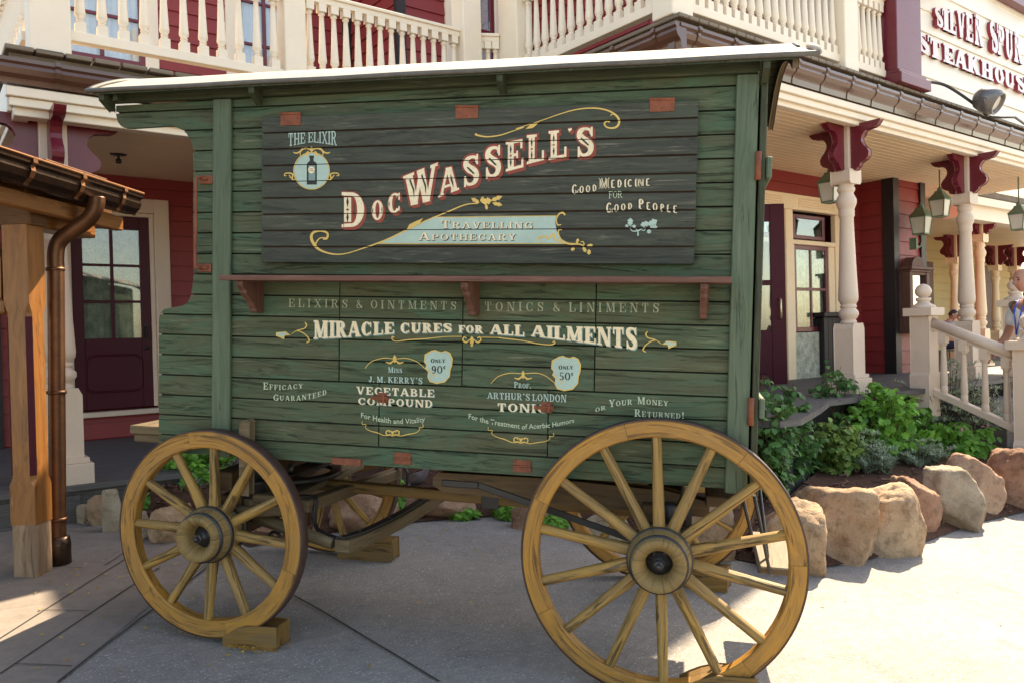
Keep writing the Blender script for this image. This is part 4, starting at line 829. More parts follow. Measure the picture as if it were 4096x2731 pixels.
script_line('For the Treatment of Acerbic Humors', [(6, 1372, 1178, 1211), (6, 1500, 1212, 1246), (6, 1700, 1243, 1276), (7, 135, 1246, 1279), (7, 320, 1236, 1268), (7, 466, 1206, 1236)], M_pale, 'lettering')
# ================================================================== building helpers
def siding(mb, u0, u1, z0, z1, c, axis='x', face=-1, pitch=.168):
    """lapped boards on a wall plane; axis 'x': plane Y=c facing -Y (face=-1); axis 'y': plane X=c facing face*X"""
    k0 = math.floor(z0/pitch); z = k0*pitch
    while z < z1:
        a, b = max(z, z0), min(z+pitch, z1)
        if b-a > .01:
            if axis == 'x': P = [(c+face*.026, a+.002), (c+face*.008, b), (c-face*.02, b), (c-face*.02, a+.002)]; mb.prism(P, lambda p, q, d: (d, p, q), u0, u1, swap=True)
            else: P = [(c+face*.026, a+.002), (c+face*.008, b), (c-face*.02, b), (c-face*.02, a+.002)]; mb.prism(P, lambda p, q, d: (p, d, q), u0, u1, swap=True)
        z += pitch
def boards(mb, x0, x1, y0, y1, z, pitch, th, along='x', gap=.005):
    """a level surface of boards running along x (or y)"""
    v = y0 if along == 'x' else x0; end = y1 if along == 'x' else x1
    while v < end-.01:
        w = min(v+pitch, end)-gap
        if along == 'x': mb.box(x0, x1, v, w, z-th, z)
        else: mb.box(v, w, y0, y1, z-th, z)
        v += pitch
COLP = [(.075, 'sq', .15), ]
def column(parent, off, x, y, z0, z1, s=1.0, mat=None, cap=True, seed=0, dirs=(0, 1, 2, 3)):
    H = z1-z0; mat = mat or M_beige; mb = MB(off=off); T = Matrix.Translation((x, y, z0))
    def sq(w, a, b): mb.box(x-w/2, x+w/2, y-w/2, y+w/2, z0+a*H, z0+b*H)
    sq(.31*s, -.02, .055); sq(.27*s, .055, .07); 
    mb.prism([(-.105*s, .07*H), (.105*s, .07*H), (.105*s, .24*H), (.085*s, .258*H), (-.085*s, .258*H), (-.105*s, .24*H)], lambda a, b, d: (x+a, y+d, z0+b), -.105*s, .105*s, swap=True)
    k = s
    prof = [(.075, .258), (.08, .262), (.076, .268), (.066, .273), (.084, .281), (.098, .292), (.096, .303), (.078, .312), (.068, .316), (.08, .32), (.082, .325), (.07, .33), (.082, .337), (.094, .345), (.097, .36), (.094, .38), (.084, .46), (.074, .56), (.066, .655), (.074, .662), (.079, .668), (.075, .674), (.079, .68), (.074, .685), (.076, .69), (.092, .703), (.1, .715), (.097, .727), (.075, .743), (.069, .75), (.08, .756), (.088, .763), (.084, .77), (.074, .775), (.084, .784)]
    mb.lathe([(r*k, h*H) for r, h in prof], T, 28)
    mb.prism([(-.085*s, .783*H), (.085*s, .783*H), (.105*s, .792*H), (.105*s, .832*H), (-.105*s, .832*H), (-.105*s, .792*H)], lambda a, b, d: (x+a, y+d, z0+b), -.105*s, .105*s, swap=True)
    sq(.15*s, .832, 1.0)
    c = mb.build('column', mat, parent, bevel=.006*s, seg=2)
    if cap:
        W, D = .31*s, .168*H
        pf = [(0, 0), (1, 0), (.97, -.04), (.9, -.1), (.8, -.14), (.66, -.15), (.5, -.17), (.4, -.24), (.35, -.33), (.36, -.41), (.44, -.5), (.54, -.57), (.6, -.65), (.58, -.74), (.5, -.8), (.4, -.83), (.31, -.86), (.28, -.92), (.2, -.96), (.17, -1.0), (0, -1.0)]
        for d in dirs:
            a = (0, pi/2, pi, -pi/2)[d]; ca, sa = math.cos(a), math.sin(a); mb = MB(off=off)
            mb.prism([(.075*s+u*W, z1-.004+v*D) for u, v in pf], lambda p, q, e: (x+p*ca-e*sa, y+p*sa+e*ca, q), -.032*s, .032*s); mb.build('bracket', M_maroon, c, bevel=.004)
    return c
BAL = [None]
def balustrade(parent, off, p, q, zb, zt, n, rail=.085, first=.5):
    p = Vector((*p, 0)); q = Vector((*q, 0)); d = q-p; L = d.length; mb = MB(off=off)
    mb.beam((p.x, p.y, zb+.035), (q.x, q.y, zb+.035), rail, .075); mb.beam((p.x, p.y, zt-.05), (q.x, q.y, zt-.05), rail*.8, .05); mb.beam((p.x, p.y, zt-.012), (q.x, q.y, zt-.012), rail*1.25, .03)
    o = mb.build('balustrade', M_cream, parent, bevel=.006, seg=2)
    H = zt-.075-(zb+.0725)
    if BAL[0] is None:
        m2 = MB(); m2.box(-.035, .035, -.035, .035, 0, .115); m2.box(-.035, .035, -.035, .035, 1-.11, 1)
        m2.lathe([(.022, .115), (.03, .125), (.03, .135), (.02, .142), (.02, .15), (.029, .158), (.029, .166), (.022, .175), (.036, .205), (.038, .23), (.034, .3), (.028, .5), (.022, .75), (.02, .84), (.03, .852), (.03, .862), (.022, .87), (.026, .89)], Matrix.Identity(4), 14)
        b0 = m2.build('baluster', M_cream, None, bevel=.004); BAL[0] = b0.data; bpy.data.objects.remove(b0)
    for k in range(n):
        c = p+d*((k+first)/n); b = bpy.data.objects.new('baluster', BAL[0]); COL.objects.link(b); b.parent = o
        b.location = (c.x-off[0], c.y-off[1], zb+.0725-off[2]); b.scale = (1, 1, H); b.rotation_euler = (0, 0, math.atan2(d.y, d.x))
    return o
def gutter(parent, off, p, q, zt, out, mat, nb, clipm=None, h=.16, w=.13):
    """ogee gutter from p to q, outward direction out (2-D)"""
    sec = [(0, 0), (w, 0), (w, -.025), (w*.86, -.04), (w*.9, -.065), (w*.78, -.1), (w*.55, -.125), (w*.5, -.14), (w*.45, -h), (0, -h)]
    mb = MB(off=off); p = Vector(p); q = Vector(q); o = Vector(out); L = (q-p).length; d = (q-p)/L
    def pt(u, a, b): c = p+d*u+o*a; return (c.x, c.y, zt+b)
    rows = [[pt(u, a, b) for a, b in sec] for u in (0, L)]
    mb.grid(rows, lambda a, b: (a*L, b*.05), False)
    for u in (0, L): mb.face([pt(u, a, b) for a, b in sec])
    g = mb.build('gutter', mat, parent)
    for k in range(nb):
        mb = MB(off=off); u = L*(k+.5)/nb; s2 = [(a*1.05+.004, b*1.02+.004) for a, b in sec[1:-1]]
        rows = [[pt(u+e, a, b) for a, b in s2] for e in (-.018, .018)]; mb.grid(rows, lambda a, b: (a*.02, b*.05), False)
        mb.obox(Matrix.Translation(pt(u, w*.9, .006)), .03, .03, .014); mb.build('gutter_clip', clipm or mat, g)
    return g
def window(parent, off, x0, x1, z0, z1, Y, cols, rows, sash, cas=.14, curtain=True, sill=True):
    mb = MB(off=off)
    mb.box(x0-cas, x0, Y-.05, Y, z0-cas*.4, z1+cas); mb.box(x1, x1+cas, Y-.05, Y, z0-cas*.4, z1+cas); mb.box(x0, x1, Y-.047, Y, z1, z1+cas)
    if sill: mb.box(x0-cas-.04, x1+cas+.04, Y-.09, Y, z0-cas*.4-.07, z0-cas*.4-.002)
    fr = mb.build('window_frame', M_cream, parent, bevel=.005)
    mb = MB(off=off); b = .055
    mb.box(x0, x0+b, Y-.03, Y+.01, z0, z1); mb.box(x1-b, x1, Y-.03, Y+.01, z0, z1); mb.box(x0+b, x1-b, Y-.03, Y+.01, z0, z0+b); mb.box(x0+b, x1-b, Y-.03, Y+.01, z1-b, z1)
    for i in range(1, cols): xx = x0+(x1-x0)*i/cols; mb.box(xx-.02, xx+.02, Y-.027, Y+.008, z0+b, z1-b)
    for i in range(1, rows): zz = z0+(z1-z0)*i/rows; mb.box(x0+b, x1-b, Y-.025, Y+.006, zz-.017, zz+.017)
    mb.build('sash', sash, fr, bevel=.004)
    mb = MB(off=off); mb.box(x0+b, x1-b, Y-.008, Y-.003, z0+b, z1-b); mb.build('pane', M_glass, fr)
    mb = MB(off=off); n = 60
    f = lambda i: .018*math.sin(i*1.15)+.01*math.sin(i*2.9+1)
    mb.grid([[(x0+b+(x1-x0-2*b)*i/n, Y+.035+f(i), zz) for i in range(n+1)] for zz in (z0+b, z1-b)], lambda a, b: (a, b*.02)); mb.box(x0, x1, Y+.085, Y+.095, z0, z1, 1)
    mb.build('curtain', [curtain if not isinstance(curtain, bool) else M_curtain, M_void], fr)
    return fr
# ================================================================== red porch building (behind the wagon's front)
OA = Vector((2.6, 8.0, -1.3))
A = thing('porch_house', 'red clapboard house with cream porch and balcony behind the wagon front, plum glazed door', 'house', OA)
def AB(): return MB(off=OA)
AX0, AX1 = .62, 4.6
ZD, ZC = -1.02, 1.66
WA = 9.4
mb = AB(); boards(mb, -6, 4.9, 6.47, WA, ZD, .125, .04); mb.build('porch_deck', M_deck, A, bevel=.004)
mb = AB(); mb.box(-6, 4.9, 6.52, 6.56, -1.6, ZD-.045); mb.box(-6, .95, 6.485, 6.52, -1.6, -1.09); mb.build('deck_skirt', M_deck, A)
mb = AB(); dx0, dx1, dz0, dz1 = 1.36, 2.13, -.70, 1.36
for a, b, c_, d_ in ((AX0, dx0-.2, ZD, 1.9), (dx1+.2, 4.63, ZD, 1.9), (dx0-.2, dx1+.2, dz1+.18, 1.9), (dx0-.2, dx1+.2, ZD, dz0-.07)): siding(mb, a, b, c_, d_, WA)
for a, b, c_, d_ in ((AX0, 1.15, 2.0, 5.2), (2.28, 3.02, 2.0, 5.2), (3.95, 4.63, 2.0, 5.2), (1.15, 2.28, 2.0, 2.88), (3.02, 3.95, 2.0, 2.88), (1.15, 3.95, 4.66, 5.2)): siding(mb, a, b, c_, d_, WA)
siding(mb, 8.2, WA, ZD, 5.2, 4.63, 'y', -1); siding(mb, 4.63, 6.6, 2.0, 3.04, 8.2); siding(mb, 4.63, 5.28, 3.04, 5.2, 8.2); siding(mb, 6.16, 6.6, 3.04, 5.2, 8.2); siding(mb, 5.28, 6.16, 4.66, 5.2, 8.2)
mb.box(AX0, 6.6, WA+.02, 13, 5.2, 5.3); mb.box(AX0, AX0+.1, WA+.2, 13, -1.3, 5.2); mb.box(4.63, 6.6, 8.23, 8.3, -1.2, 2.0); mb.box(AX0, 6.6, WA+.3, WA+.35, -1.2, 5.2); mb.build('wall', M_redw, A)
for b6 in ((AX0-.2, AX0+.1, WA-.06, WA+.05, ZD, 5.2), (4.5, 4.63, WA-.05, WA-.02, 2.1, 5.2), (4.59, 4.71, 8.13, 8.2, 2.05, 5.2)): mb = AB(); mb.box(*b6); mb.build('corner_board', M_darkb, A)
mb = AB(); mb.box(-2.2, AX0-.2, WA-.02, WA, ZD, 2.0); siding(mb, -3.2, AX0-.2, ZD, 2.0, WA+.3); mb.build('wall', M_redw, A)
# door
mb = AB(); x0, x1 = dx0, dx1
mb.box(x0-.2, x0-.045, WA-.06, WA+.02, dz0-.02, dz1+.2); mb.box(x1+.045, x1+.2, WA-.06, WA+.02, dz0-.02, dz1+.2); mb.box(x0-.045, x1+.045, WA-.057, WA+.02, dz1+.045, dz1+.2)
mb.box(x0-.045, x0, WA-.03, WA+.06, dz0, dz1+.045); mb.box(x1, x1+.045, WA-.03, WA+.06, dz0, dz1+.045); mb.box(x0, x1, WA-.028, WA+.06, dz1, dz1+.045); mb.box(x0-.22, x1+.22, WA-.1, WA+.02, dz0-.075, dz0-.022); mb.build('door_frame', M_beige, A, bevel=.006)
mb = AB(); gx0, gx1, gz0, gz1 = x0+.11, x1-.10, .05, 1.22
mb.box(x0, gx0, WA+.0, WA+.045, dz0, dz1); mb.box(gx1, x1, WA, WA+.045, dz0, dz1); mb.box(gx0, gx1, WA, WA+.045, dz0, gz0); mb.box(gx0, gx1, WA, WA+.045, gz1, dz1)
mb.box((gx0+gx1)/2-.016, (gx0+gx1)/2+.016, WA+.006, WA+.036, gz0, gz1)
for k in (1, 2): zz = gz0+(gz1-gz0)*k/3; mb.box(gx0, gx1, WA+.008, WA+.034, zz-.014, zz+.014)
R_ = .06; rr = [(x0+.13+R_-R_*math.cos(a), -.5+R_-R_*math.sin(a)) for a in [j*pi/10 for j in range(6)]]
def rrect(a0, a1, b0, b1, r):
    out = []
    for cx_, cy_, s_ in ((a0+r, b0+r, 180), (a1-r, b0+r, 270), (a1-r, b1-r, 0), (a0+r, b1-r, 90)): out += [(cx_+r*math.cos(rad(s_+15*j)), cy_+r*math.sin(rad(s_+15*j))) for j in range(7)]
    return out
o_ = rrect(x0+.1, x1-.1, -.53, -.12, .09); i_ = rrect(x0+.125, x1-.125, -.505, -.145, .07)
mb.grid([[(a, WA-.0005, b) for a, b in o_], [(a+(c-a)*.5, WA-.014, b+(d-b)*.5) for (a, b), (c, d) in zip(o_, i_)], [(a, WA-.0005, b) for a, b in i_]], lambda a, b: (b*.05, a*.01), False, closeu=True)
door = mb.build('door', M_door, A, bevel=.004)
mb = AB(); mb.box(gx0, gx1, WA+.018, WA+.023, gz0, gz1); mb.build('pane', glass_mat('door_glass', refl=.07), door)
mb = AB(); n = 40; mb.grid([[(gx0+(gx1-gx0)*i/n, WA+.07+.012*math.sin(i*1.3), zz) for i in range(n+1)] for zz in (gz0, gz1)], lambda a, b: (a, b*.02)); mb.box(x0, x1, WA+.12, WA+.13, dz0, dz1, 1); mb.build('curtain', [M_lace, M_void], door)
mb = AB(); mb.box(x1-.075, x1-.04, WA-.01, WA, .02, .2); mb.tube([(x1-.058, WA-.005, .17), (x1-.058, WA-.04, .15), (x1-.058, WA-.04, .06), (x1-.058, WA-.005, .04)], .009, 8); mb.lathe([(.024, 0), (.024, .01), (.0, .012)], Matrix.Translation((x1-.055, WA, -.06)) @ Matrix.Rotation(pi/2, 4, 'X'), 16); mb.build('handle', M_darkb, door)
# porch ceiling, beam, fascia
mb = AB()
v = 6.62
while v < WA: mb.box(AX0, 4.9, v, v+.076, ZC+.0+(v-6.6)*.05, ZC+.02+(v-6.6)*.05); v += .09
mb.box(AX0, 4.9, 6.6, WA, ZC+.2, ZC+.24); mb.build('porch_ceiling', M_ceil, A, bevel=.003)
mb = AB()
mb.box(AX0-.0, 4.85, 6.5, 6.62, 1.60, 1.67); mb.box(AX0-.03, 4.85, 6.455, 6.5, 1.655, 1.715); mb.box(AX0-.05, 4.85, 6.43, 6.5, 1.717, 1.785); mb.box(AX0+.03, 4.85, 6.52, 6.62, 1.672, 2.0)
mb.box(AX0-.0, AX0+.1, 6.62, WA, 1.60, 1.67); mb.box(AX0-.03, AX0, 6.62, WA, 1.655, 1.9); mb.build('fascia', M_cream, A, bevel=.005)
gutter(A, OA, (AX0-.1, 6.47), (4.8, 6.47), 1.955, (0, -1), M_gutter, 6)
mb = AB(); mb.box(AX0-.02, 4.8, 6.49, 6.515, 1.9, 2.03); mb.build('deck_fascia', M_deckedge, A)
mb = AB(); boards(mb, AX0-.05, 4.85, 6.42, 9.38, 2.068, .185, .034, 'y', .014); mb.build('balcony_deck', M_deckedge, A, bevel=.006)
column(A, OA, .87, 6.72, ZD, ZC+.0, 1.22)
column(A, OA, 4.1, 6.72, ZD, ZC+.0, 1.22)
def post(parent, off, x0, x1, y0, y1, z0, z1, ch=.03, mat=None):
    mb = MB(off=off); mb.box(x0, x1, y0, y1, z0, z1)
    o = mb.build('balcony_post', mat or M_cream, parent, bevel=.012, seg=2); return o
post(A, OA, .72, .985, 6.47, 6.7, 2.07, 4.4); post(A, OA, 2.59, 2.78, 6.49, 6.68, 2.07, 4.4); post(A, OA, 4.385, 4.6, 6.46, 6.68, 2.07, 4.4)
balustrade(A, OA, (.985, 6.56), (2.59, 6.56), 2.2, 2.99, 11); balustrade(A, OA, (2.78, 6.56), (4.385, 6.56), 2.2, 2.99, 14)
balustrade(A, OA, (.74, 6.7), (.68, 9.2), 2.2, 2.99, 18)
window(A, OA, 1.29, 2.14, 3.0, 4.5, WA, 2, 3, M_maroon); window(A, OA, 3.16, 3.81, 3.0, 4.5, WA, 2, 3, M_maroon)
window(A, OA, 5.42, 6.02, 3.1, 4.5, 8.2, 1, 2, M_maroon)
for x_, y_ in ((1.5, 8.2),):
    mb = AB(); p = at(475, 665, Y=8.0); mb.lathe([(.0, -.09), (.025, -.085), (.025, -.05), (.012, -.045), (.012, -.012), (.07, -.01), (.075, 0)], Matrix.Translation((p.x, p.y, ZC+.07)), 16); mb.build('ceiling_sprinkler', M_iron, A)
# ================================================================== right corner building
OB = Vector((8.0, 5.5, -1.4))
B = thing('corner_restaurant', 'red and cream corner restaurant with turned porch columns, balcony and raised letter sign', 'restaurant', OB)
def BB(): return MB(off=OB)
ZD2, ZC2, WB_ = -.69, 2.0, 6.08
dk = [(4.95, 6.06), (4.95, 3.72), (5.05, 3.46), (5.3, 3.45), (6.1, 3.79), (6.7, 4.07), (13.5, 4.07), (13.5, 6.06)]
mb = BB(); y = 3.4
while y < 6.06:
    P = clip(dk, 1, y, min(y+.128, 6.06))
    if len(P) > 2: mb.prism(P, lambda a, b, d: (a, b, d), ZD2-.05, ZD2)
    y += .134
mb.build('porch_deck', M_deck, B, bevel=.004)
mb = BB(); mb.prism([(a+(.08 if a < 5.2 else 0), b+.14 if b < 6 else b) for a, b in dk], lambda a, b, d: (a, b, d), -1.9, ZD2-.06); mb.build('deck_skirt', M_void, B)  # solid filler; its near-black colour stands in for the shaded void under the deck
mb = BB(); bayX, bayY = 10.87, 5.6
fx1 = 10.33
siding(mb, 4.66, 7.0, ZD2, ZC2, WB_); siding(mb, 7.0, fx1, 1.70, ZC2, WB_); siding(mb, fx1, bayX, ZD2, ZC2, WB_)
siding(mb, bayY, WB_, ZD2, ZC2, bayX, 'y', -1, .19); siding(mb, bayX+.1, 11.65, ZD2, ZC2, bayY, pitch=.19)
siding(mb, WB_, 8.2, 2.4, 5.76, 6.6, 'y', -1); siding(mb, 6.6, 8.8, 2.4, 5.76, WB_)
mb.box(4.66, 11.7, WB_+.4, WB_+.45, -1.2, 2.3); mb.box(11.66, 11.7, bayY+.03, 12, -1.2, 4.6); mb.box(6.6, 8.9, 6.1, 12, 5.77, 5.87); mb.box(4.7, 6.6, 8.3, 12, 5.2, 5.3); mb.build('wall', M_redw, B)
for bxs in (((bayX-.05, bayX+.1, bayY-.045, bayY-.012, ZD2, ZC2), (bayX-.05, bayX-.03, bayY-.012, bayY+.12, ZD2, ZC2)), ((11.58, 11.72, bayY-.05, bayY-.012, ZD2, ZC2),), ((6.52, 6.62, 8.1, 8.19, 2.4, 5.2),), ((fx1+.02, fx1+.12, WB_-.05, WB_-.012, ZD2, 1.9),)):
    mb = BB()
    for b6 in bxs: mb.box(*b6)
    mb.build('corner_board', M_darkb, B)
mb = BB(); v = 4.3
while v < WB_-.03: mb.box(4.92, 13.6, v, v+.076, ZC2, ZC2+.02); v += .09
mb.box(4.92, 13.6, 4.3, WB_, ZC2+.1, ZC2+.14); mb.build('porch_ceiling', M_ceil, B, bevel=.003)
mb = BB(); FX0 = 4.9
mb.box(FX0, 13.8, 4.25, 4.32, 1.985, 2.045); mb.box(FX0-.03, 13.8, 4.21, 4.25, 2.03, 2.09); mb.box(FX0-.05, 13.8, 4.18, 4.25, 2.092, 2.16); mb.box(FX0, 13.8, 4.27, 4.32, 2.047, 2.4)
mb.box(FX0, FX0+.07, 4.32, 6.4, 1.985, 2.045); mb.box(FX0-.04, FX0, 4.25, 6.4, 2.03, 2.16); mb.box(FX0+.02, FX0+.07, 4.32, 6.4, 2.047, 2.4); mb.build('fascia', M_cream, B, bevel=.005)
gutter(B, OB, (FX0-.1, 4.23), (13.8, 4.23), 2.36, (0, -1), M_gutter, 20, h=.19, w=.14); gutter(B, OB, (FX0-.03, 6.4), (FX0-.03, 4.1), 2.36, (-1, 0), M_gutter, 5, h=.19, w=.13)
mb = BB(); mb.box(FX0, 13.8, 4.2, 4.225, 2.36, 2.43); mb.box(FX0-.03, FX0, 4.2, 6.4, 2.36, 2.43); mb.build('deck_fascia', M_deckedge, B)
mb = BB(); boards(mb, FX0-.06, 13.8, 4.14, 6.05, 2.466, .12, .034, 'y', .006); mb.build('balcony_deck', M_deckedge, B, bevel=.006)
post(B, OB, 4.83, 5.08, 4.2, 4.42, 2.47, 4.2); post(B, OB, 4.8, 5.0, 6.15, 6.46, 2.1, 4.3); post(B, OB, 7.3, 7.55, 4.19, 4.4, 2.47, 4.2)
balustrade(B, OB, (4.9, 4.42), (4.9, 6.15), 2.56, 3.38, 14); balustrade(B, OB, (5.08, 4.29), (7.3, 4.29), 2.56, 3.38, 19); balustrade(B, OB, (7.55, 4.29), (8.18, 4.29), 2.56, 3.38, 6)
balustrade(B, OB, (4.6, 6.56), (4.8, 6.45), 2.2, 2.99, 3)
mb = BB(); mb.box(8.2, 8.72, 4.14, 4.5, 2.62, 4.2); mb.box(8.16, 8.8, 4.08, 4.5, 2.47, 2.58); mb.box(8.18, 8.76, 4.11, 4.5, 2.58, 2.62); mb.box(8.14, 8.86, 4.05, 4.5, 3.62, 3.78)
mb.box(8.7, 9.9, 4.1, 4.45, 3.93, 4.2); 
mb.lathe([(.075, 0), (.075, .02), (.05, .03), (.045, .045), (.0, .05)], Matrix.Translation((8.66, 4.14, 3.63)) @ Matrix.Rotation(pi/2, 4, 'X'), 20); mb.build('square_pillar', M_maroon, B, bevel=.008, seg=2)
for xx in (7.66, 10.33): column(B, OB, xx, 4.42, ZD2, ZC2+.01, 1.0)
window(B, OB, 7.0, 7.8, 3.1, 4.5, WB_, 2, 2, M_maroon)
# entrance: cream frame, open door leaf, side light
mb = BB(); f = WB_-.05
def fb(a, b, c_, d_, dy=0.0, y1=WB_+.02): mb.box(a, b, f-dy, y1, c_, d_)
fb(7.0, fx1, 1.50, 1.70, .03); fb(fx1-.17, fx1, ZD2, 1.5); fb(8.98, 9.14, ZD2, 1.5, .02); fb(7.0, 7.15, ZD2, 1.5); fb(7.15, 8.98, 1.06, 1.12, .004); fb(9.14, fx1-.17, 1.06, 1.12, .004); fb(9.14, 9.22, ZD2, 1.06, -.02); fb(10.02, 10.16, ZD2, 1.06, -.02); fb(8.82, 8.98, ZD2, 1.5, -.02, WB_+.15)
for k in range(4): fb(7.3, 8.9, 1.545+k*.032, 1.56+k*.032, .042); fb(9.25, 10.1, 1.545+k*.032, 1.56+k*.032, .042)
ent = mb.build('door_frame', M_ceil, B, bevel=.006)
mb = BB(); mb.box(9.22, 9.28, f+.035, f+.06, -.08, 1.06); mb.box(9.96, 10.02, f+.035, f+.06, -.08, 1.06); mb.box(9.6, 9.64, f+.037, f+.058, -.02, 1.0); mb.box(9.28, 9.96, f+.035, f+.06, -.08, -.02); mb.box(9.28, 9.96, f+.035, f+.06, 1.0, 1.06); mb.box(9.28, 9.96, f+.038, f+.057, .46, .5)
mb.box(9.22, 9.28, f+.035, f+.06, 1.14, 1.46); mb.box(9.9, 9.96, f+.035, f+.06, 1.14, 1.46); mb.box(9.28, 9.9, f+.035, f+.06, 1.14, 1.19); mb.box(9.28, 9.9, f+.035, f+.06, 1.41, 1.46)
mb.box(7.2, 8.8, f+.035, f+.06, 1.14, 1.19); mb.box(7.2, 8.8, f+.035, f+.06, 1.41, 1.46); mb.box(8.74, 8.82, f+.03, f+.07, ZD2, 1.06); mb.build('sash', M_maroon, ent, bevel=.004)
mb = BB(); mb.box(9.26, 9.98, f+.045, f+.05, -.05, 1.03); mb.box(7.2, 8.8, f+.045, f+.05, 1.16, 1.44); mb.box(9.26, 9.92, f+.045, f+.05, 1.16, 1.44); mb.build('pane', glass_mat('side_light_glass', refl=.0), ent)
mb = BB(); n = 40; mb.grid([[(9.26+.72*i/n, f+.1+.012*math.sin(i*1.5), zz) for i in range(n+1)] for zz in (-.06, 1.04)], lambda a, b: (a, b*.02)); mb.box(7.1, 10.2, f+.3, f+.32, ZD2, 1.6, 1); mb.box(9.2, 10.1, f+.02, f+.06, ZD2, -.09, 0); mb.build('curtain', [M_lace, M_void], ent)
# the open leaf, swung out over the deck
h_, e_ = Vector((7.22, 5.98)), Vector((8.03, 5.4)); dv = (e_-h_).normalized(); Ld = (e_-h_).length
ML_ = Matrix.Translation((h_.x, h_.y, ZD2+.03)) @ Matrix.Rotation(math.atan2(dv.y, dv.x), 4, 'Z')
def leafbox(mb, a, b, c_, d_, t0=-.022, t1=.022): mb.obox(ML_ @ Matrix.Translation(((a+b)/2, (t0+t1)/2, (c_+d_)/2)), b-a, t1-t0, d_-c_)
mb = BB()
for a, b, c_, d_ in ((0, .13, 0, 2.06), (Ld-.17, Ld, 0, 2.06), (.13, Ld-.17, 0, .62), (.13, Ld-.17, 1.86, 2.06), (.13, Ld-.17, 1.13, 1.19)): leafbox(mb, a, b, c_, d_)
leafbox(mb, .2, Ld-.24, .12, .5, -.03, .03); lf = mb.build('door', M_door, B, bevel=.005)
mb = BB(); leafbox(mb, .13, Ld-.17, .62, 1.86, -.004, .004); mb.build('pane', glass_mat('leaf_glass', refl=.15), lf)
mb = BB(); q = lambda a, y, z: ML_ @ Vector((a, y, z)); mb.tube([q(Ld-.08, -.022, .98), q(Ld-.08, -.07, .96), q(Ld-.08, -.07, .76), q(Ld-.08, -.022, .74)], .012, 8); mb.build('handle', paint('pale_brass', (.6, .5, .3), rough=.3, metal=.8), lf)
# steps
mb = BB()
for k in range(3): mb.box(8.95, 11.05, 4.06-.3*(k+1), 4.06-.3*k, -2.0, ZD2-.2*(k+1))
mb.build('step', M_deck, B, bevel=.006)
def newel(parent, off, x, y, z0, h, w=.23):
    mb = MB(off=off); mb.prism([(-w/2-.02, -.3), (w/2+.02, -.3), (w/2+.02, h*.18), (w/2-.005, h*.22), (w/2, h*.78), (w/2+.0, h), (-w/2, h), (-w/2, h*.78), (-w/2+.005, h*.22), (-w/2-.02, h*.18)], lambda a, b, d: (x+a, y+d, z0+b), -w/2, w/2, swap=True)
    mb.box(x-w/2-.05, x+w/2+.05, y-w/2-.05, y+w/2+.05, z0+h, z0+h+.085)
    mb.lathe([(.12, 0), (.118, .02), (.09, .035), (.06, .055), (.058, .07), (.075, .075), (.075, .105), (.045, .108), (.045, .115), (.066, .128), (.078, .15), (.083, .175), (.078, .2), (.062, .228), (.03, .25), (0, .256)], Matrix.Translation((x, y, z0+h+.085)), 24)
    return mb.build('newel_post', M_beige, parent, bevel=.012, seg=2)
# stair railing: newels, sloping hand rail and balusters
OS = Vector((8.8, 3.7, -1.3)); 
SR = thing('stair_railing', 'cream stair railing with ball topped newel posts and sloping hand rail', 'railing', OS)
a_ = at(3694, 1232, Y=4.13); b_ = at(4116, 1362, Y=3.1); n1 = (a_.x, 4.13); n2 = (b_.x, 3.1)
newel(SR, OS, n1[0], n1[1], ZD2, a_.z-.085-ZD2, .2); newel(SR, OS, n2[0], n2[1], ZD2-.7, b_.z-.085-ZD2+.7, .21)
ra, rb = Vector((n1[0], n1[1]-.08, at(3735, 1290, Y=4.03).z)), Vector((n2[0], n2[1]+.08, at(4015, 1430, Y=3.2).z))
mb = MB(off=OS); mb.tube([ra, rb], .055, 14); mb.beam(ra-Vector((0, 0, .05)), rb-Vector((0, 0, .05)), .06, .04); mb.build('hand_rail', M_beige, SR)
mb = MB(off=OS); mb.beam(ra-Vector((0, 0, .72)), rb-Vector((0, 0, .72)), .08, .07); mb.build('bottom_rail', M_beige, SR, bevel=.006)
for k in range(4):
    c = ra.lerp(rb, (k+.6)/4.2); mb = MB(off=OS); T = Matrix.Translation((c.x, c.y, c.z-.7)); mb.lathe([(.035, 0), (.035, .08), (.028, .09), (.036, .11), (.033, .2), (.024, .5), (.026, .52)], T, 14); mb.box(c.x-.04, c.x+.04, c.y-.04, c.y+.04, c.z-.17, c.z-.06); mb.lathe([(.026, .5), (.04, .53)], T, 14); mb.build('baluster', M_beige, SR, bevel=.004)
OS2 = Vector((11.0, 3.9, -1.3)); S2 = thing('stair_railing', 'cream newel post and short rail across the steps, beside the standing person', 'railing', OS2)
newel(S2, OS2, 10.98, 4.13, ZD2, .86, .21); mb = MB(off=OS2); mb.tube([(10.98, 4.03, ZD2+.7), (11.03, 2.9, ZD2+.18)], .055, 14); mb.build('hand_rail', M_beige, S2)
newel(S2, OS2, 11.04, 2.85, ZD2-.62, .98)
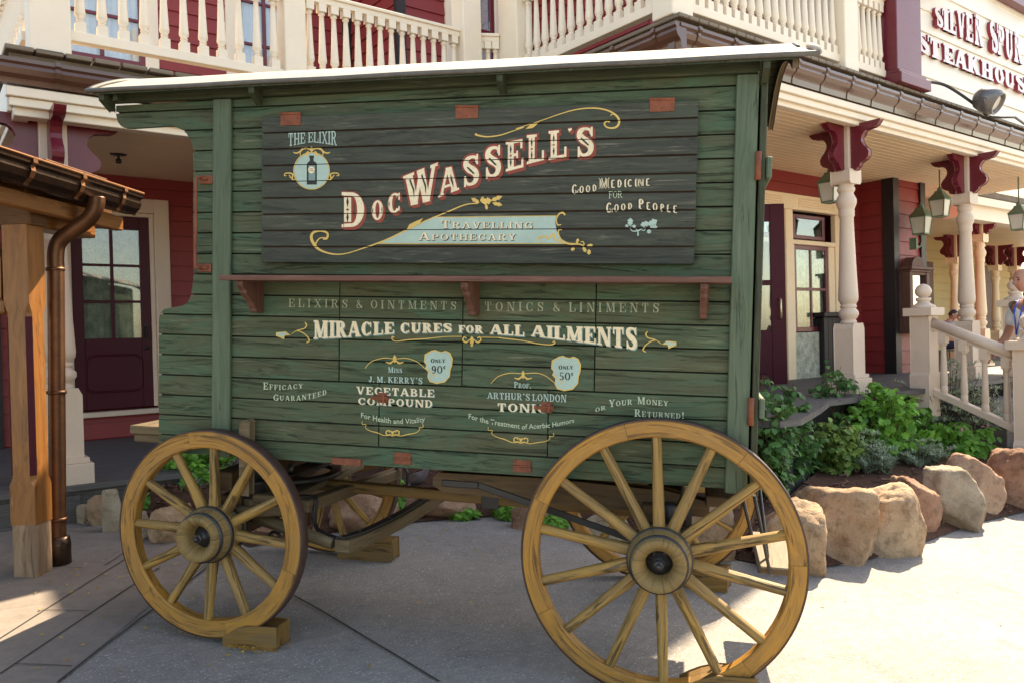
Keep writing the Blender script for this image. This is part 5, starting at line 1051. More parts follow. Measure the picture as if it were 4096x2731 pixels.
# sign wall with raised letters
mb = BB(); siding(mb, 8.72, 14.5, 2.47, 4.75, 4.5, pitch=.26); mb.box(8.72, 14.5, 4.53, 4.6, 2.47, 4.75); mb.build('sign_wall', paint('white_sign_boards', (.86, .8, .7), var=.03, damt=.03), B)
mb = BB(); mb.box(8.74, 10.8, 4.62, 9, 2.6, 8.3); mb.build('shadow_block', M_cream, B)  # unseen block added behind the sign wall, sized for the shadow it casts
mb = BB(); mb.box(11.3, 12.6, 4.36, 4.48, 4.2, 4.32); mb.box(11.3, 11.42, 4.36, 4.48, 4.32, 4.75); mb.box(12.5, 12.62, 4.36, 4.48, 4.32, 4.75); mb.box(11.42, 12.5, 4.4, 4.48, 4.32, 4.75); mb.build('window_frame', M_maroon, B, bevel=.01)
def raised(name, txt, xs_, top, bot, T=.3, t=.15):
    mb = MB(off=OB)
    for ch, xa, xb in zip(txt, xs_[0], xs_[1]):
        w_, P = slab(ch, T, t, .11, .08)
        for k, q in enumerate(P):
            pts = [(xa+(xb-xa)*a/w_, bot(xa)+(top(xa)-bot(xa))*b) for a, b in q]
            ar = sum(pts[i][0]*pts[(i+1) % len(pts)][1]-pts[(i+1) % len(pts)][0]*pts[i][1] for i in range(len(pts)))
            if ar < 0: pts = pts[::-1]
            mb.prism(pts, lambda a, b, d: (a, d, b), 4.445-k*.0004, 4.478, 0, False, 1)
    return mb.build(name, [paint('lilac_letter_face', (.74, .68, .7), var=.04, rough=.4), paint('maroon_letter_side', (.3, .03, .05), rough=.4)], B)
X4 = lambda px: at(px, 200, Y=4.41).x
def zline(pp):
    K = [(q.x, q.z) for q in (at(x, y, Y=4.41) for x, y in pp)]
    return lambda x: interp(K, x, 1)
l1 = [3753, 3786, 3812, 3845, 3877, 3912, 3971, 4003, 4034, 4068]; r1 = [3783, 3808, 3840, 3874, 3906, 3944, 4000, 4030, 4064, 4100]
raised('sign_lettering', 'SILVERSPUR', ([X4(p) for p in l1], [X4(p) for p in r1]), zline(((3768, 26), (3925, 54), (3985, 88), (4075, 129))), zline(((3768, 107), (3925, 180), (3985, 206), (4085, 250))))
l2 = [3684, 3731, 3785, 3832, 3880, 3935, 3987, 4028, 4070, 4112]; r2 = [3725, 3777, 3830, 3878, 3930, 3983, 4026, 4068, 4110, 4150]
raised('sign_lettering', 'STEAKHOUSE', ([X4(p) for p in l2], [X4(p) for p in r2]), zline(((3704, 133), (4085, 300))), zline(((3704, 210), (4085, 364))))
# ================================================================== cream and yellow porch house in the distance
OC = Vector((18, 9, -1.4)); C_ = thing('yellow_house', 'distant yellow clapboard house with cream porch columns beyond the corner restaurant', 'house', OC)
def CB(): return MB(off=OC)
M_yell = paint('yellow_siding', (.55, .42, .2), var=.08, rough=.6)
mb = CB(); siding(mb, 12.2, 26, -1.2, 5, 9.6, pitch=.2); siding(mb, 9.6, 14, -1.2, 5, 24.5, 'y', -1); mb.build('wall', M_yell, C_)
mb = CB(); mb.box(11.7, 30, 6.2, 9.6, -1.3, -.72); mb.build('porch_deck', M_deck, C_)
mb = CB(); boards(mb, 13.6, 30, 6.3, 9.6, 2.12, .1, .02); mb.box(13.6, 30, 6.1, 9.6, 2.2, 2.3); mb.build('porch_ceiling', M_ceil, C_)
mb = CB(); mb.box(13.8, 30, 6.0, 6.25, 1.72, 2.14); mb.box(13.75, 30, 5.9, 6.0, 1.95, 2.08); mb.build('fascia', M_cream, C_)
for px, f_, zt in ((3925, 14.3, 2.1), (3985, 18.5, 2.1), (3822, 16.0, 2.1), (4060, 19, 2.1)):
    p = fwd(px, 1300, f_); column(C_, OC, p.x, p.y, -.9, 1.73 if px != 3925 else 2.05, 1.0, M_ceil)
mb = CB(); p = fwd(3775, 1110, 17.0); mb.box(p.x-.25, p.x+.9, 9.45, 9.56, .9, 1.75); mb.box(p.x-.32, p.x+.97, 9.4, 9.56, 1.62, 1.8); mb.build('shutter', M_darkb, C_)
mb = CB()
for x_ in (19.5, 21.6, 23.0): mb.box(x_, x_+.9, 9.5, 9.57, -.7, 1.5)
mb.build('door', M_door, C_)
mb = CB(); mb.prism([(0, 0), (3.6, 1.6), (3.6, 1.5), (0, -.1)], lambda a, b, d: (d, 5.9+a, 2.2+b), 13.5, 30); mb.build('roof', paint('brown_shingles', (.16, .12, .09), var=.3, scale=8, rough=.8), C_)
mb = CB(); mb.tube([(18.2, 6.0, -1), (18.2, 6.0, 2.0)], .06, 10); mb.build('downpipe', M_verd, C_)
# ================================================================== timber shelter at the left edge
fw, rt = Vector((.603, .798, 0)), Vector((.797, -.603, 0)); a4 = rad(4)
dF = fw*math.cos(a4)+rt*math.sin(a4); dS = rt*math.cos(a4)-fw*math.sin(a4); UPV = Vector((0, 0, 1))
pc = fwd(131, 2200, 4.6); pc = Vector((pc.x, pc.y, gz(pc.x, pc.y)))
SH_ = thing('timber_shelter', 'orange stained timber shelter post with curved brace, copper gutter and downpipe at the left edge', 'shelter', pc)
def fr(a, b, c): return pc+dS*a+dF*b+UPV*c
MS_ = Matrix((dS, dF, UPV)).transposed().to_4x4()
def SB(): return MB(off=pc)
def sbox(mb, a0, a1, b0, b1, c0, c1): mb.obox(Matrix.Translation(fr((a0+a1)/2, (b0+b1)/2, (c0+c1)/2)) @ MS_, a1-a0, b1-b0, c1-c0)
w = .076; ch = .026
def octo(w, c): return [(-w, -w+c), (-w+c, -w), (w-c, -w), (w, -w+c), (w, w-c), (w-c, w), (-w+c, w), (-w, w-c)]
mb = SB(); sec0 = octo(w, .004); secc = octo(w, ch)
zs = [(0.30, .004), (.42, .004), (.52, .004), (.56, ch), (1.5, ch), (1.56, .004), (2.2, .004)]
mb.grid([[fr(a, b, z) for a, b in octo(w, c)] for z, c in zs], lambda a, b: (zs[a][0] if a < len(zs) else 0, b*.07), False, closeu=True)
mb.build('post', M_timber, SH_)
mb = SB(); mb.grid([[fr(a, b, z) for a, b in octo(w*.97, .012)] for z in (-.02, .02, .15, .3)], lambda a, b: (a*.1, b*.07), False, closeu=True); mb.build('post_base', M_rawpost, SH_)
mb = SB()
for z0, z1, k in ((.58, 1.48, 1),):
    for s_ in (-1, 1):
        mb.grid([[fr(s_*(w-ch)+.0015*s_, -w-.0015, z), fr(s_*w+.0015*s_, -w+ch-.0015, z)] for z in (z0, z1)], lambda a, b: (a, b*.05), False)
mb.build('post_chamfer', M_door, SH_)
mb = SB(); sbox(mb, -3.5, .1, -.08, .08, 2.0, 2.18); sbox(mb, -.07, .07, -3.5, .8, 2.18, 2.3); sbox(mb, -3.5, -3.34, -3.5, .8, 2.18, 2.3)
mb.build('beam', M_timberD, SH_, bevel=.006)
mb = SB(); sbox(mb, .13, .19, -4.0, .72, 2.06, 2.15); sbox(mb, -.07, .07, .09, .6, 2.0, 2.1); mb.build('eave_board', M_timber, SH_, bevel=.006)
# curved braces
def brace(ax, sgn, L, z0, z1, th, nm):
    ins, outs = [], []
    for j in range(15):
        t = j/14*pi/2; ins.append((L-(L)*math.cos(t)*1.0, z0+(z1-z0)*math.sin(t)))
    ins = [(.1+(L-.1)*(1-math.cos(j/14*pi/2)), z0+(z1-z0)*math.sin(j/14*pi/2)) for j in range(15)]
    P = ins+[(L, z1+.1), (.45*L, z1+.1), (.1, z0+(z1-z0)*.62), (.1, z0)]
    mb = SB(); mb.prism(P, (lambda a, b, d: fr(sgn*a, d, b)) if ax == 's' else (lambda a, b, d: fr(d, sgn*a, b)), -th/2, th/2); mb.build(nm, M_timber, SH_, bevel=.006)
brace('s', -1, .9, 1.58, 1.96, .12, 'brace')
mb = SB(); sbox(mb, -.24, -.076, -.08, .08, 1.5, 1.58); mb.build('brace_foot', M_timber, SH_, bevel=.01)
mb = SB()
mb.prism([(.22, 2.2), (-2.2, 3.2), (-2.2, 3.28), (.24, 2.25)], lambda a, b, d: fr(a, d, b), -4, .62); mb.prism([(-2.2, 3.2), (-4.6, 2.2), (-4.6, 2.25), (-2.2, 3.28)], lambda a, b, d: fr(a, d, b), -4, .62); mb.build('shelter_roof', M_timberD, SH_)
# gutter (dS outward) with clips
gp0, gp1 = fr(.2, -3.6, 0), fr(.2, .74, 0)
zg = pc.z+2.3
gg = gutter(SH_, pc, (gp0.x, gp0.y), (gp1.x, gp1.y), zg, (dS.x, dS.y), M_copperD, 10, M_copperL, h=.13, w=.12)
mb = SB(); mb.tube([fr(.32, -3.6, zg-pc.z+.004), fr(.32, .745, zg-pc.z+.004)], .009, 8); mb.tube([fr(.295, -3.6, zg-pc.z-.075), fr(.295, .735, zg-pc.z-.075)], .006, 8); mb.build('gutter_bead', M_copperL, gg)
mb = SB(); sbox(mb, .1, .22, -.1, .5, 2.31, 2.36); mb.prism([(.26, 2.29), (.0, 2.41), (0, 2.42), (.26, 2.3)], lambda a, b, d: fr(a, d, b), -3.6, .6); mb.build('roof_flashing', M_copper, SH_, bevel=.004)
# downpipe
pts = [(236, 2262), (232, 2200), (228, 1700), (224, 1100), (222, 1030), (228, 985), (250, 952), (300, 918), (345, 885), (374, 850), (386, 815), (387, 790)]
dp = [fwd(x, y, 4.78) for x, y in pts]
mb = SB(); mb.tube(spline([dp[0], dp[1], dp[2], dp[3]], 4)+spline(dp[4:], 4), .046, 18)
dpo = mb.build('downpipe', M_copper, SH_)
mb = SB()
for x, y, r in ((221, 1078, .053), (229, 1568, .052), (232, 2075, .054)): p = fwd(x, y, 4.78); mb.lathe([(r-.008, -.012), (r, -.008), (r, .008), (r-.008, .012)], Matrix.Translation(p), 20, caps=False)
for x, y in ((229, 1568), (232, 2075)): p = fwd(x, y, 4.78); mb.tube([p-dS*.12, p-dS*.04], .01, 8)
mb.build('pipe_collar', M_copper, dpo)
mb = SB(); p = fwd(238, 2240, 4.78); mb.lathe([(.058, .1), (.066, .05), (.064, .0), (.066, -.06), (.06, -.065)], Matrix.Translation((p.x, p.y, gz(p.x, p.y)+.07)), 20); mb.build('pipe_shoe', M_copperD, dpo)
# ================================================================== flower bed
front = [(500, 2030), (580, 2080), (760, 2085), (1000, 2190), (1250, 2140), (1600, 2095), (1900, 2070), (2110, 2060), (2350, 2110), (2650, 2185), (2950, 2240), (3200, 2290), (3480, 2240), (3700, 2170), (3900, 2095), (4096, 2050), (4300, 2000)]
fp = [Vector(gp(*p)) for p in front]
bk = [(1.3, 6.5), (1.7, 6.5), (2.2, 6.5), (2.6, 6.5), (3.2, 6.5), (3.9, 6.5), (4.4, 6.5), (4.9, 6.3), (5.0, 5.5), (5.0, 4.4), (5.0, 3.75), (5.15, 3.5), (5.8, 3.75), (6.6, 4.1), (7.6, 4.15), (8.5, 4.15), (9.3, 4.0)]
mb = MB(); rows = []
for f, b in zip(fp, bk):
    r = []
    for j in range(9):
        t = j/8; p = f.lerp(Vector(b), t); hh = .01+.16*min(1, t*4)+.05*mnoise.noise((p.x*2, p.y*2, 0))*min(1, t*4); r.append((p.x, p.y, gz(p.x, p.y)+hh))
    rows.append(r)
mb.grid(rows, lambda a, b: (a*.3, b*.2)); o = mb.build('flower_bed', M_mulch); o['kind'] = 'structure'
def bedz(x, y): return gz(x, y)+.16
mb = MB()
for k in range(900):
    i = rnd.randrange(len(fp)-1); u, t = rnd.random(), rnd.uniform(.02, 1)**1.3; f = fp[i].lerp(fp[i+1], u).lerp(Vector(bk[i]).lerp(Vector(bk[i+1]), u), t)
    L = rnd.uniform(.02, .06); T = Matrix.Translation((f.x, f.y, gz(f.x, f.y)+.03+.16*min(1, t*4)+rnd.uniform(-.01, .015))) @ Matrix.Rotation(rnd.uniform(0, 6.3), 4, 'Z') @ Matrix.Rotation(rnd.uniform(-.5, .5), 4, 'X') @ Matrix.Rotation(rnd.uniform(-.4, .4), 4, 'Y')
    mb.obox(T, L, L*rnd.uniform(.3, .6), .008)
tag(mb.build('bark_chips', M_chip), 'loose brown bark chips covering the flower bed behind the stones', 'bark chips', kind='stuff')
# ------------------------------------------------------------------ boulders
import numpy as np
def ico(sub):
    bpyme = __import__('bmesh').new(); __import__('bmesh').ops.create_icosphere(bpyme, subdivisions=sub, radius=1.0)
    v = [tuple(x.co) for x in bpyme.verts]; f = [tuple(q.index for q in p.verts) for p in bpyme.faces]; bpyme.free(); return v, f
ICO = ico(5)
def boulder(label, px0, px1, pt, pb, m, seed, deep=.8, cut=13, gy=None, tilt=0.0, smooth=True):
    r = random.Random(seed); b = gnd((px0+px1)/2, gy or pb); f = (RB @ b).z
    wdt = (px1-px0)/FL*f; hgt = (pb-pt)/FL*f*1.03
    vd = Vector((b.x, b.y, 0)).normalized(); hw, hd, hh = wdt/2, wdt/2*deep, hgt/2+.02
    planes = []
    for k in range(cut):
        n = Vector((r.gauss(0, 1), r.gauss(0, 1), r.gauss(0, .8))).normalized(); planes.append((n, r.uniform(.72, .98)))
    for n in ((1, 0, 0), (-1, 0, 0), (0, 1, 0), (0, -1, 0), (0, 0, 1), (0, 0, -1)): planes.append((Vector(n), .96 if n[2] == 0 else .95))
    vs_ = []
    so_ = Vector((seed*3.1, seed*1.7, 0))
    for v in ICO[0]:
        d = Vector(v); rr = 9.0; acc = 0
        for n, h in planes:
            q = d.dot(n)
            if q > 1e-3: acc += (q/h)**26
        rr = acc**(-1/26)
        p = d*rr; p *= 1+.07*mnoise.fractal(p*1.7+so_, .9, 2.0, 6)+.03*mnoise.fractal(p*5+so_, .7, 2.1, 5)-.05*max(0, mnoise.noise(p*2.3-so_)-.25)
        vs_.append(p)
    mx = max(abs(p.x) for p in vs_); my = max(abs(p.y) for p in vs_); mz = max(p.z for p in vs_); mn = min(p.z for p in vs_)
    ang = math.atan2(vd.y, vd.x)-pi/2; mb = MB(); Rt = Matrix.Rotation(tilt, 3, 'Y')
    mb.v = [tuple((p.x/mx*hw, p.y/my*hd, (p.z-mn)/(mz-mn)*(hgt*1.28)-hgt*.28)) for p in vs_]; mb.f = list(ICO[1]); mb.uv = [[(0, 0)]*3]*len(mb.f); mb.sm = [smooth]*len(mb.f); mb.mi = [0]*len(mb.f)
    o = mb.build('boulder', m); c = Vector((b.x, b.y, 0))+vd*hd*.9; o.location = (c.x, c.y, gz(c.x, c.y)); o.rotation_euler = (0, 0, ang)
    tag(o, label, 'boulder', 'boulders edging the flower bed'); return o
q12 = lambda a, b, c, d: (2996+a*.6575, 2996+b*.6575, 1700+c*.6575, 1700+d*.6575)
TAN, RED, GRY = M_st
boulder('big rounded tan boulder just right of the rear wheel rim', *q12(282, 790, 405, 845), TAN, 3)
boulder('tan boulder with a pale sunlit scooped top, right of the biggest boulder', *q12(690, 1072, 385, 810), TAN, 5)
boulder('brown ochre boulder squeezed between scooped boulder and grey leaning boulder', *q12(870, 1165, 335, 672), RED, 8)
boulder('pale grey boulder leaning left with a sloping flat top', *q12(1062, 1425, 285, 638), GRY, 12, tilt=.2)
boulder('reddish boulder behind the pale grey leaning boulder', *q12(1150, 1545, 205, 550), RED, 14)
boulder('small pale boulder wedged before the tall reddish one', *q12(1420, 1570, 300, 500), TAN, 15)
boulder('tall reddish tan boulder cut by the right photo edge', *q12(1440, 1760, 175, 530), RED, 17, gy=1700+.6575*515)
boulder('flat pale boulder on top of the bed at the newel post foot', *q12(1520, 1760, 115, 200), GRY, 18, gy=1700+.6575*470)
boulder('brown boulder at the foot of the front newel post', *q12(1460, 1570, 20, 150), TAN, 19, gy=1700+.6575*450)
boulder('tan boulder partly hidden by the rear wheel rim, right of the step', *q12(45, 470, 475, 912), TAN, 21)
q11 = lambda a, b, c, d: (2000+a*.6575, 2000+b*.6575, 1700+c*.6575, 1700+d*.6575)
boulder('brown boulder seen between the two rear wheels', *q11(1120, 1445, 480, 830), TAN, 23)
boulder('grey boulder seen through the near rear wheel spokes, left of its hub', *q11(470, 810, 535, 720), GRY, 25, gy=1700+.6575*735)
boulder('dark red low boulder left of the rear wheel under the wagon', *q11(60, 330, 490, 640), RED, 27)
q10 = lambda a, b, c, d: (1000+a*.6575, 1000+b*.6575, 1700+c*.6575, 1700+d*.6575)
boulder('dark red boulder behind the far front wheel, under the curved beam', *q10(470, 915, 420, 660), RED, 29)
boulder('reddish boulder with white streaks under the middle of the wagon', *q10(920, 1390, 440, 585), RED, 31)
boulder('red boulder behind the front axle, left of the far front wheel', *q10(-60, 320, 560, 700), RED, 33)
boulder('small white grey stone hanging in the bed under the wagon bed', *q10(1385, 1475, 440, 510), GRY, 35)
q17 = lambda a, b, c, d: (300+a*.3507, 300+b*.3507, 1700+c*.3507, 1700+d*.3507)
boulder('brown upright boulder leaning on the porch skirt, left of the front wheel', *q17(150, 365, 815, 1150), TAN, 37)
boulder('tall grey boulder beside the front wheel rim by the porch', *q17(320, 540, 745, 1220), GRY, 39)
boulder('brown striped boulder behind the near front wheel hub', *q17(820, 1330, 970, 1360), TAN, 41)
boulder('low grey boulder seen through the left of the near front wheel', *q17(640, 860, 1010, 1300), GRY, 43)
boulder('little grey stone lying on the ground before the porch skirt', *q17(20, 170, 870, 1080), GRY, 45, gy=1700+.3507*1120)
# ------------------------------------------------------------------ plants
def leaf_quad(mb, p, d, L, W, bend=.2, m=0):
    d = d.normalized(); s = d.cross(Vector((0, 0, 1))); s = s.normalized() if s.length > .05 else Vector((1, 0, 0)); n = s.cross(d)
    a = p; b = p+d*L*.45+s*W*.5+n*L*.06; c = p+d*L-Vector((0, 0, L*bend)); e = p+d*L*.45-s*W*.5+n*L*.06; i = len(mb.v)
    mb.v += [tuple(a), tuple(b), tuple(c), tuple(e)]; mb.f.append((i, i+1, i+2, i+3)); mb.uv.append([(0, 0), (1, 0), (1, 1), (0, 1)]); mb.sm.append(False); mb.mi.append(m)
def leaf_lobed(mb, p, d, L, n_, m=0):
    d = d.normalized(); s = d.cross(n_).normalized(); n = s.cross(d)
    P = [(0, 0), (.12, .3), (.3, .5), (.42, .28), (.62, .42), (.72, .18), (1, 0), (.72, -.18), (.62, -.42), (.42, -.28), (.3, -.5), (.12, -.3)]
    i = len(mb.v); mb.v += [tuple(p+d*L*u+s*L*v+n*L*(.1*abs(v)-.12*u*u)) for u, v in P]; mb.f.append(tuple(range(i, i+12))); mb.uv.append([(0, 0)]*12); mb.sm.append(False); mb.mi.append(m)
def shrub(label, px0, px1, pt, pb, kind, seed, gy=None, depth=.8, dens=1.0, name='shrub', cat='shrub', flowers=0, group='plants in the flower bed'):
    r = random.Random(seed); b = gnd((px0+px1)/2, gy or pb); f = (RB @ b).z; W = (px1-px0)/FL*f/2*1.3; H = ((gy or pb)-pt)/FL*f*1.06; base = Vector((b.x, b.y, b.z+.04))
    t = thing(name, label, cat, base, group); st_, lf = MB(), MB(); fl = MB()
    ns = int(10+16*dens*min(1.6, W/.25)); so_ = Vector((seed*1.3, seed*.7, 0))
    L0 = {'d': .062, 'b': .078, 'g': .07, 'm': .06}[kind]; per = {'d': 13, 'b': 11, 'g': 34, 'm': 15}[kind]
    for k in range(ns):
        a = r.uniform(0, 2*pi); rr = math.sqrt(r.random()); hmax = H*(1-.45*rr*rr)*r.uniform(.72, 1.04)
        top = Vector((math.cos(a)*rr*W, math.sin(a)*rr*W*depth, hmax))
        mid = Vector((top.x*.45, top.y*.45, hmax*.5))+Vector((r.uniform(-.04, .04), r.uniform(-.04, .04), 0))
        P = spline([Vector((top.x*.12, top.y*.12, 0)), mid, top], 7); st_.tube(P, [.005*(1-.75*i/len(P))+.0012 for i in range(len(P))], 5, caps=False)
        br = [P]
        for q in range(3):
            i = r.randrange(5, len(P)-1); a2 = r.uniform(0, 2*pi); L2 = W*r.uniform(.2, .45)
            e = P[i]+Vector((math.cos(a2)*L2, math.sin(a2)*L2, L2*r.uniform(.0, .8))); e.z = min(e.z, H*.98); S = spline([P[i], P[i].lerp(e, .5)+Vector((0, 0, L2*.15)), e], 4); st_.tube(S, .0018, 4, caps=False); br.append(S)
        for S in br:
            for q in range(int(per*r.uniform(.7, 1.2))):
                u = r.uniform(.25 if S is P else .1, 1)**.7; i = min(int(u*(len(S)-1)), len(S)-2); p = S[i].lerp(S[i+1], u*(len(S)-1)-i)
                if p.z < H*.06 or mnoise.noise(p*9+so_) < -.42: continue
                a3 = r.uniform(0, 2*pi); out = Vector((math.cos(a3), math.sin(a3), 0))
                nrm = (out*r.uniform(.2, 1.1)+Vector((0, 0, r.uniform(.35, 1.0)))).normalized(); d = (out*r.uniform(.4, 1)-Vector((0, 0, r.uniform(-.2, .8)))+Vector((r.gauss(0, .3), r.gauss(0, .3), 0))).normalized(); d = (d-nrm*d.dot(nrm)).normalized()
                L = L0*r.uniform(.55, 1.25)*(1.15 if p.z < H*.5 else .9); q0 = p+out*r.uniform(.005, .03)
                if kind == 'g':
                    d = (out*.8+Vector((0, 0, r.uniform(.1, 1.3)))).normalized(); leaf_quad(lf, p, d, L, .0095, .12)
                elif kind == 'm': leaf_lobed(lf, q0, d, L, nrm)
                else: leaf_lobed(lf, q0, d, L, nrm)
    for k in range(flowers):
        S = Vector((r.uniform(-W, W)*.8, r.uniform(-W, W)*.6, H*r.uniform(.5, .98)))
        for q in range(9): d = Vector((r.gauss(0, 1), r.gauss(0, 1), r.gauss(.3, .7))).normalized(); leaf_quad(fl, S, d, .026, .022, .1)
    st_.build('stem', M_stem, t); lf.build('foliage', {'d': M_leafD, 'b': M_leafB, 'g': M_leafG, 'm': M_leafM}[kind], t)
    if flowers: fl.build('flower', M_pink, t)
    return t
q8 = lambda a, b, c, d: (2996+a*.6377, 2996+b*.6377, 900+c*.6377, 900+d*.6377)
shrub('dark glossy shrub with berry sprays just right of the wagon rear corner', *q8(-40, 300, 990, 1560), 'd', 51, gy=2080, dens=1.5)
shrub('tall loose dark shrub before the first porch column', *q8(390, 720, 905, 1300), 'd', 52, gy=1905, dens=1.2)
shrub('yellow tinted shrub in front of the bed behind the biggest boulder', *q8(400, 690, 1200, 1568), 'm', 53, gy=1925+30, dens=1.5, flowers=1)
shrub('bright green lobed bush in the middle of the bed', *q8(640, 1060, 1005, 1560), 'b', 54, gy=1915, dens=1.5)
shrub('tall grey green feathery bush left of the lower newel post', *q8(980, 1560, 905, 1400), 'g', 55, gy=1840, dens=1.7)
shrub('low grey lavender like clump behind the scooped boulder', *q8(640, 900, 1340, 1600), 'g', 56, gy=1960, dens=1.1)
shrub('silvery grey clump spilling toward the pale leaning boulder', *q8(880, 1250, 1380, 1640), 'g', 57, gy=1925, dens=1.4)
shrub('low green ground plant with pink flowers right of the bright bush', *q8(1130, 1500, 1280, 1520), 'b', 58, gy=1880, dens=1.0, flowers=5)
shrub('dark low shrub between the wagon corner shrub and the yellow tinted one', *q8(210, 450, 1250, 1560), 'd', 59, gy=1960, dens=1.0, flowers=2)
shrub('green shrub with pink blooms behind bright lobed bush', *q8(760, 1150, 1080, 1400), 'd', 60, gy=1830, dens=1.2, flowers=4)
shrub('broad green leaved plant filling the bed before the stair railing', *q8(900, 1250, 1180, 1480), 'b', 72, gy=1870, dens=1.1)
shrub('dark leafed plant at the edge of the curved porch floor', *q8(180, 480, 1120, 1400), 'd', 73, gy=1880, dens=1.3)
shrub('yellowish green plant tucked behind the big tan boulder top', *q8(520, 800, 1330, 1560), 'm', 74, gy=1930, dens=1.2, flowers=1)
shrub('big dark leafy bush hiding the corner of the curved porch floor', *q8(60, 420, 1060, 1560), 'd', 77, gy=2015, dens=1.6)
shrub('low dark ground plant in front of the dark corner shrub', *q8(60, 330, 1380, 1600), 'd', 75, gy=2010, dens=1.0, flowers=1)
shrub('grey green sprays under the middle of the stair railing', *q8(1250, 1560, 1080, 1420), 'g', 76, gy=1850, dens=1.3)
shrub('small bright sprig beside the tall reddish boulder', *q8(1380, 1500, 1500, 1590), 'b', 61, gy=1885, dens=.6)
shrub('green leafy bush seen through the top of the front wheel', *q17(960, 1760, 330, 700), 'b', 62, gy=2000, dens=1.3, flowers=2)
shrub('grey needle leaved plant behind the front wheel spokes', *q17(1000, 1240, 560, 820), 'g', 63, gy=2010, dens=.7)
shrub('small bright green plant behind the left front wheel spokes', *q17(710, 830, 830, 990), 'b', 64, gy=2060, dens=.6)
shrub('grey needle leaved plant with a pink bloom near the front hub', *q17(1240, 1480, 640, 900), 'g', 65, gy=2030, dens=.8, flowers=1)
shrub('fresh green sprig growing behind the reach pole', *q10(830, 890, 300, 380), 'b', 66, gy=2085, dens=.6)
shrub('tiny green weed at the stones, left one under the reach pole', *q10(1285, 1325, 515, 560), 'b', 67, gy=2072, dens=.2)
shrub('tiny green weed at the stones, right one beside bark chips', *q10(1540, 1590, 490, 560), 'b', 68, gy=2072, dens=.25)
shrub('green weed seen past the left rim of the rear wheel', *q11(300, 360, 575, 640), 'b', 69, gy=2122, dens=.25)
shrub('grey feathery plant behind the wagon body lower rear corner', *q11(1180, 1290, 370, 430), 'g', 70, gy=2010, dens=.8)
shrub('dark green plant behind the far rear wheel', *q11(700, 1180, 330, 470), 'd', 71, gy=2020, dens=.8)
# ------------------------------------------------------------------ fallen leaves
mb = MB()
def fl_(p, n, sp):
    for k in range(n):
        x, y = p[0]+rnd.gauss(0, sp), p[1]+rnd.gauss(0, sp); L = rnd.uniform(.006, .016); a = rnd.uniform(0, 6.3)
        d = Vector((math.cos(a), math.sin(a), 0)); s = Vector((-d.y, d.x, 0)); c = Vector((x, y, gz(x, y)+.0135)); mb.face([c-d*L, c+s*L*.45+Vector((0, 0, .004)), c+d*L, c-s*L*.45], [(0, 0)]*4)
for q, n, s in (((380, 2280), 45, .22), ((600, 2300), 35, .25), ((980, 2590), 40, .05), ((1060, 2600), 24, .04), ((700, 2420), 30, .3), ((1100, 2450), 20, .4), ((1760, 2230), 20, .35), ((1700, 2110), 12, .2), ((2350, 2560), 6, .3), ((3300, 2320), 10, .3)): fl_(gp(*q), n, s)
tag(mb.build('fallen_leaves', M_yleaf), 'tiny yellow fallen leaves scattered over the paving', 'fallen leaves', kind='stuff')
# ================================================================== lanterns
def lantern(label, p, h, hang=True, rod=.12, rot=0.0):
    t = thing('wall_lantern' if not hang else 'hanging_lantern', label, 'lantern', p, 'green metal porch lanterns', (0, 0, rot)); s = h; t.scale = (.8, .8, 1.1)
    def fr4(w0, w1, z0, z1, mb, m=0): mb.grid([[(sx*w*s, sy*w*s, z*s) for sx, sy in ((-1, -1), (1, -1), (1, 1), (-1, 1))] for w, z in ((w0, z0), (w1, z1))], lambda a, b: (a*.1, b*.1), False, closeu=True)
    mb = MB(); fr4(.26, .36, -.5, .1, mb); mb.face([(x*.26*s, y*.26*s, -.5*s) for x, y in ((-1, -1), (-1, 1), (1, 1), (1, -1))]); mb.build('glass', M_lampglass, t)
    mb = MB()
    for sx, sy in ((-1, -1), (1, -1), (1, 1), (-1, 1)): mb.beam((sx*.265*s, sy*.265*s, -.52*s), (sx*.37*s, sy*.37*s, .12*s), .045*s, .045*s)
    for k, w, z in ((0, .265, -.5), (1, .37, .1)):
        for a in range(4):
            c_ = [(-1, -1), (1, -1), (1, 1), (-1, 1)]; u, v = c_[a], c_[(a+1) % 4]; mb.beam((u[0]*w*s, u[1]*w*s, z*s), (v[0]*w*s, v[1]*w*s, z*s), .05*s, .05*s)
    fr4(.42, .2, .12, .34, mb); fr4(.2, .17, .34, .42, mb); mb.lathe([(.15*s, .42*s), (.11*s, .47*s), (.13*s, .5*s), (.06*s, .55*s), (.03*s, .6*s)], Matrix.Identity(4), 14)
    if hang: mb.tube([(0, 0, .58*s), (0, 0, .58*s+rod)], .012, 8); mb.lathe([(.0, -.03), (.06, -.02), (.07, .0)], Matrix.Translation((0, 0, .58*s+rod)), 16)
    else: mb.tube(spline([(0, 0, -.5*s), (0, 0, -.8*s), (-.05, .02, -.95*s), (-.2, .03, -.85*s)], 5), .014, 8); mb.box(-.24, -.19, -.03, .09, -1.05*s, -.65*s)
    mb.build('frame', M_verd, t); return t
p = at(3322, 745, Y=5.0); lantern('green lantern hanging behind the first porch column', (p.x, p.y, p.z), .33, rod=max(.02, ZC2-p.z-.19))
p = at(3760, 812, Y=4.95); lantern('green lantern hanging left of the second porch column, from the ceiling', (p.x, p.y, p.z), .33, rod=max(.02, ZC2-p.z-.19))
p = at(4076, 868, Y=4.6); lantern('green lantern hanging at the right photo edge', (p.x, p.y, p.z), .33, rod=max(.02, ZC2-p.z-.19))
p = at(3684, 880, Y=5.35); lantern('larger green lantern on a wall arm above the wooden menu case', (p.x, p.y, p.z), .36, False)
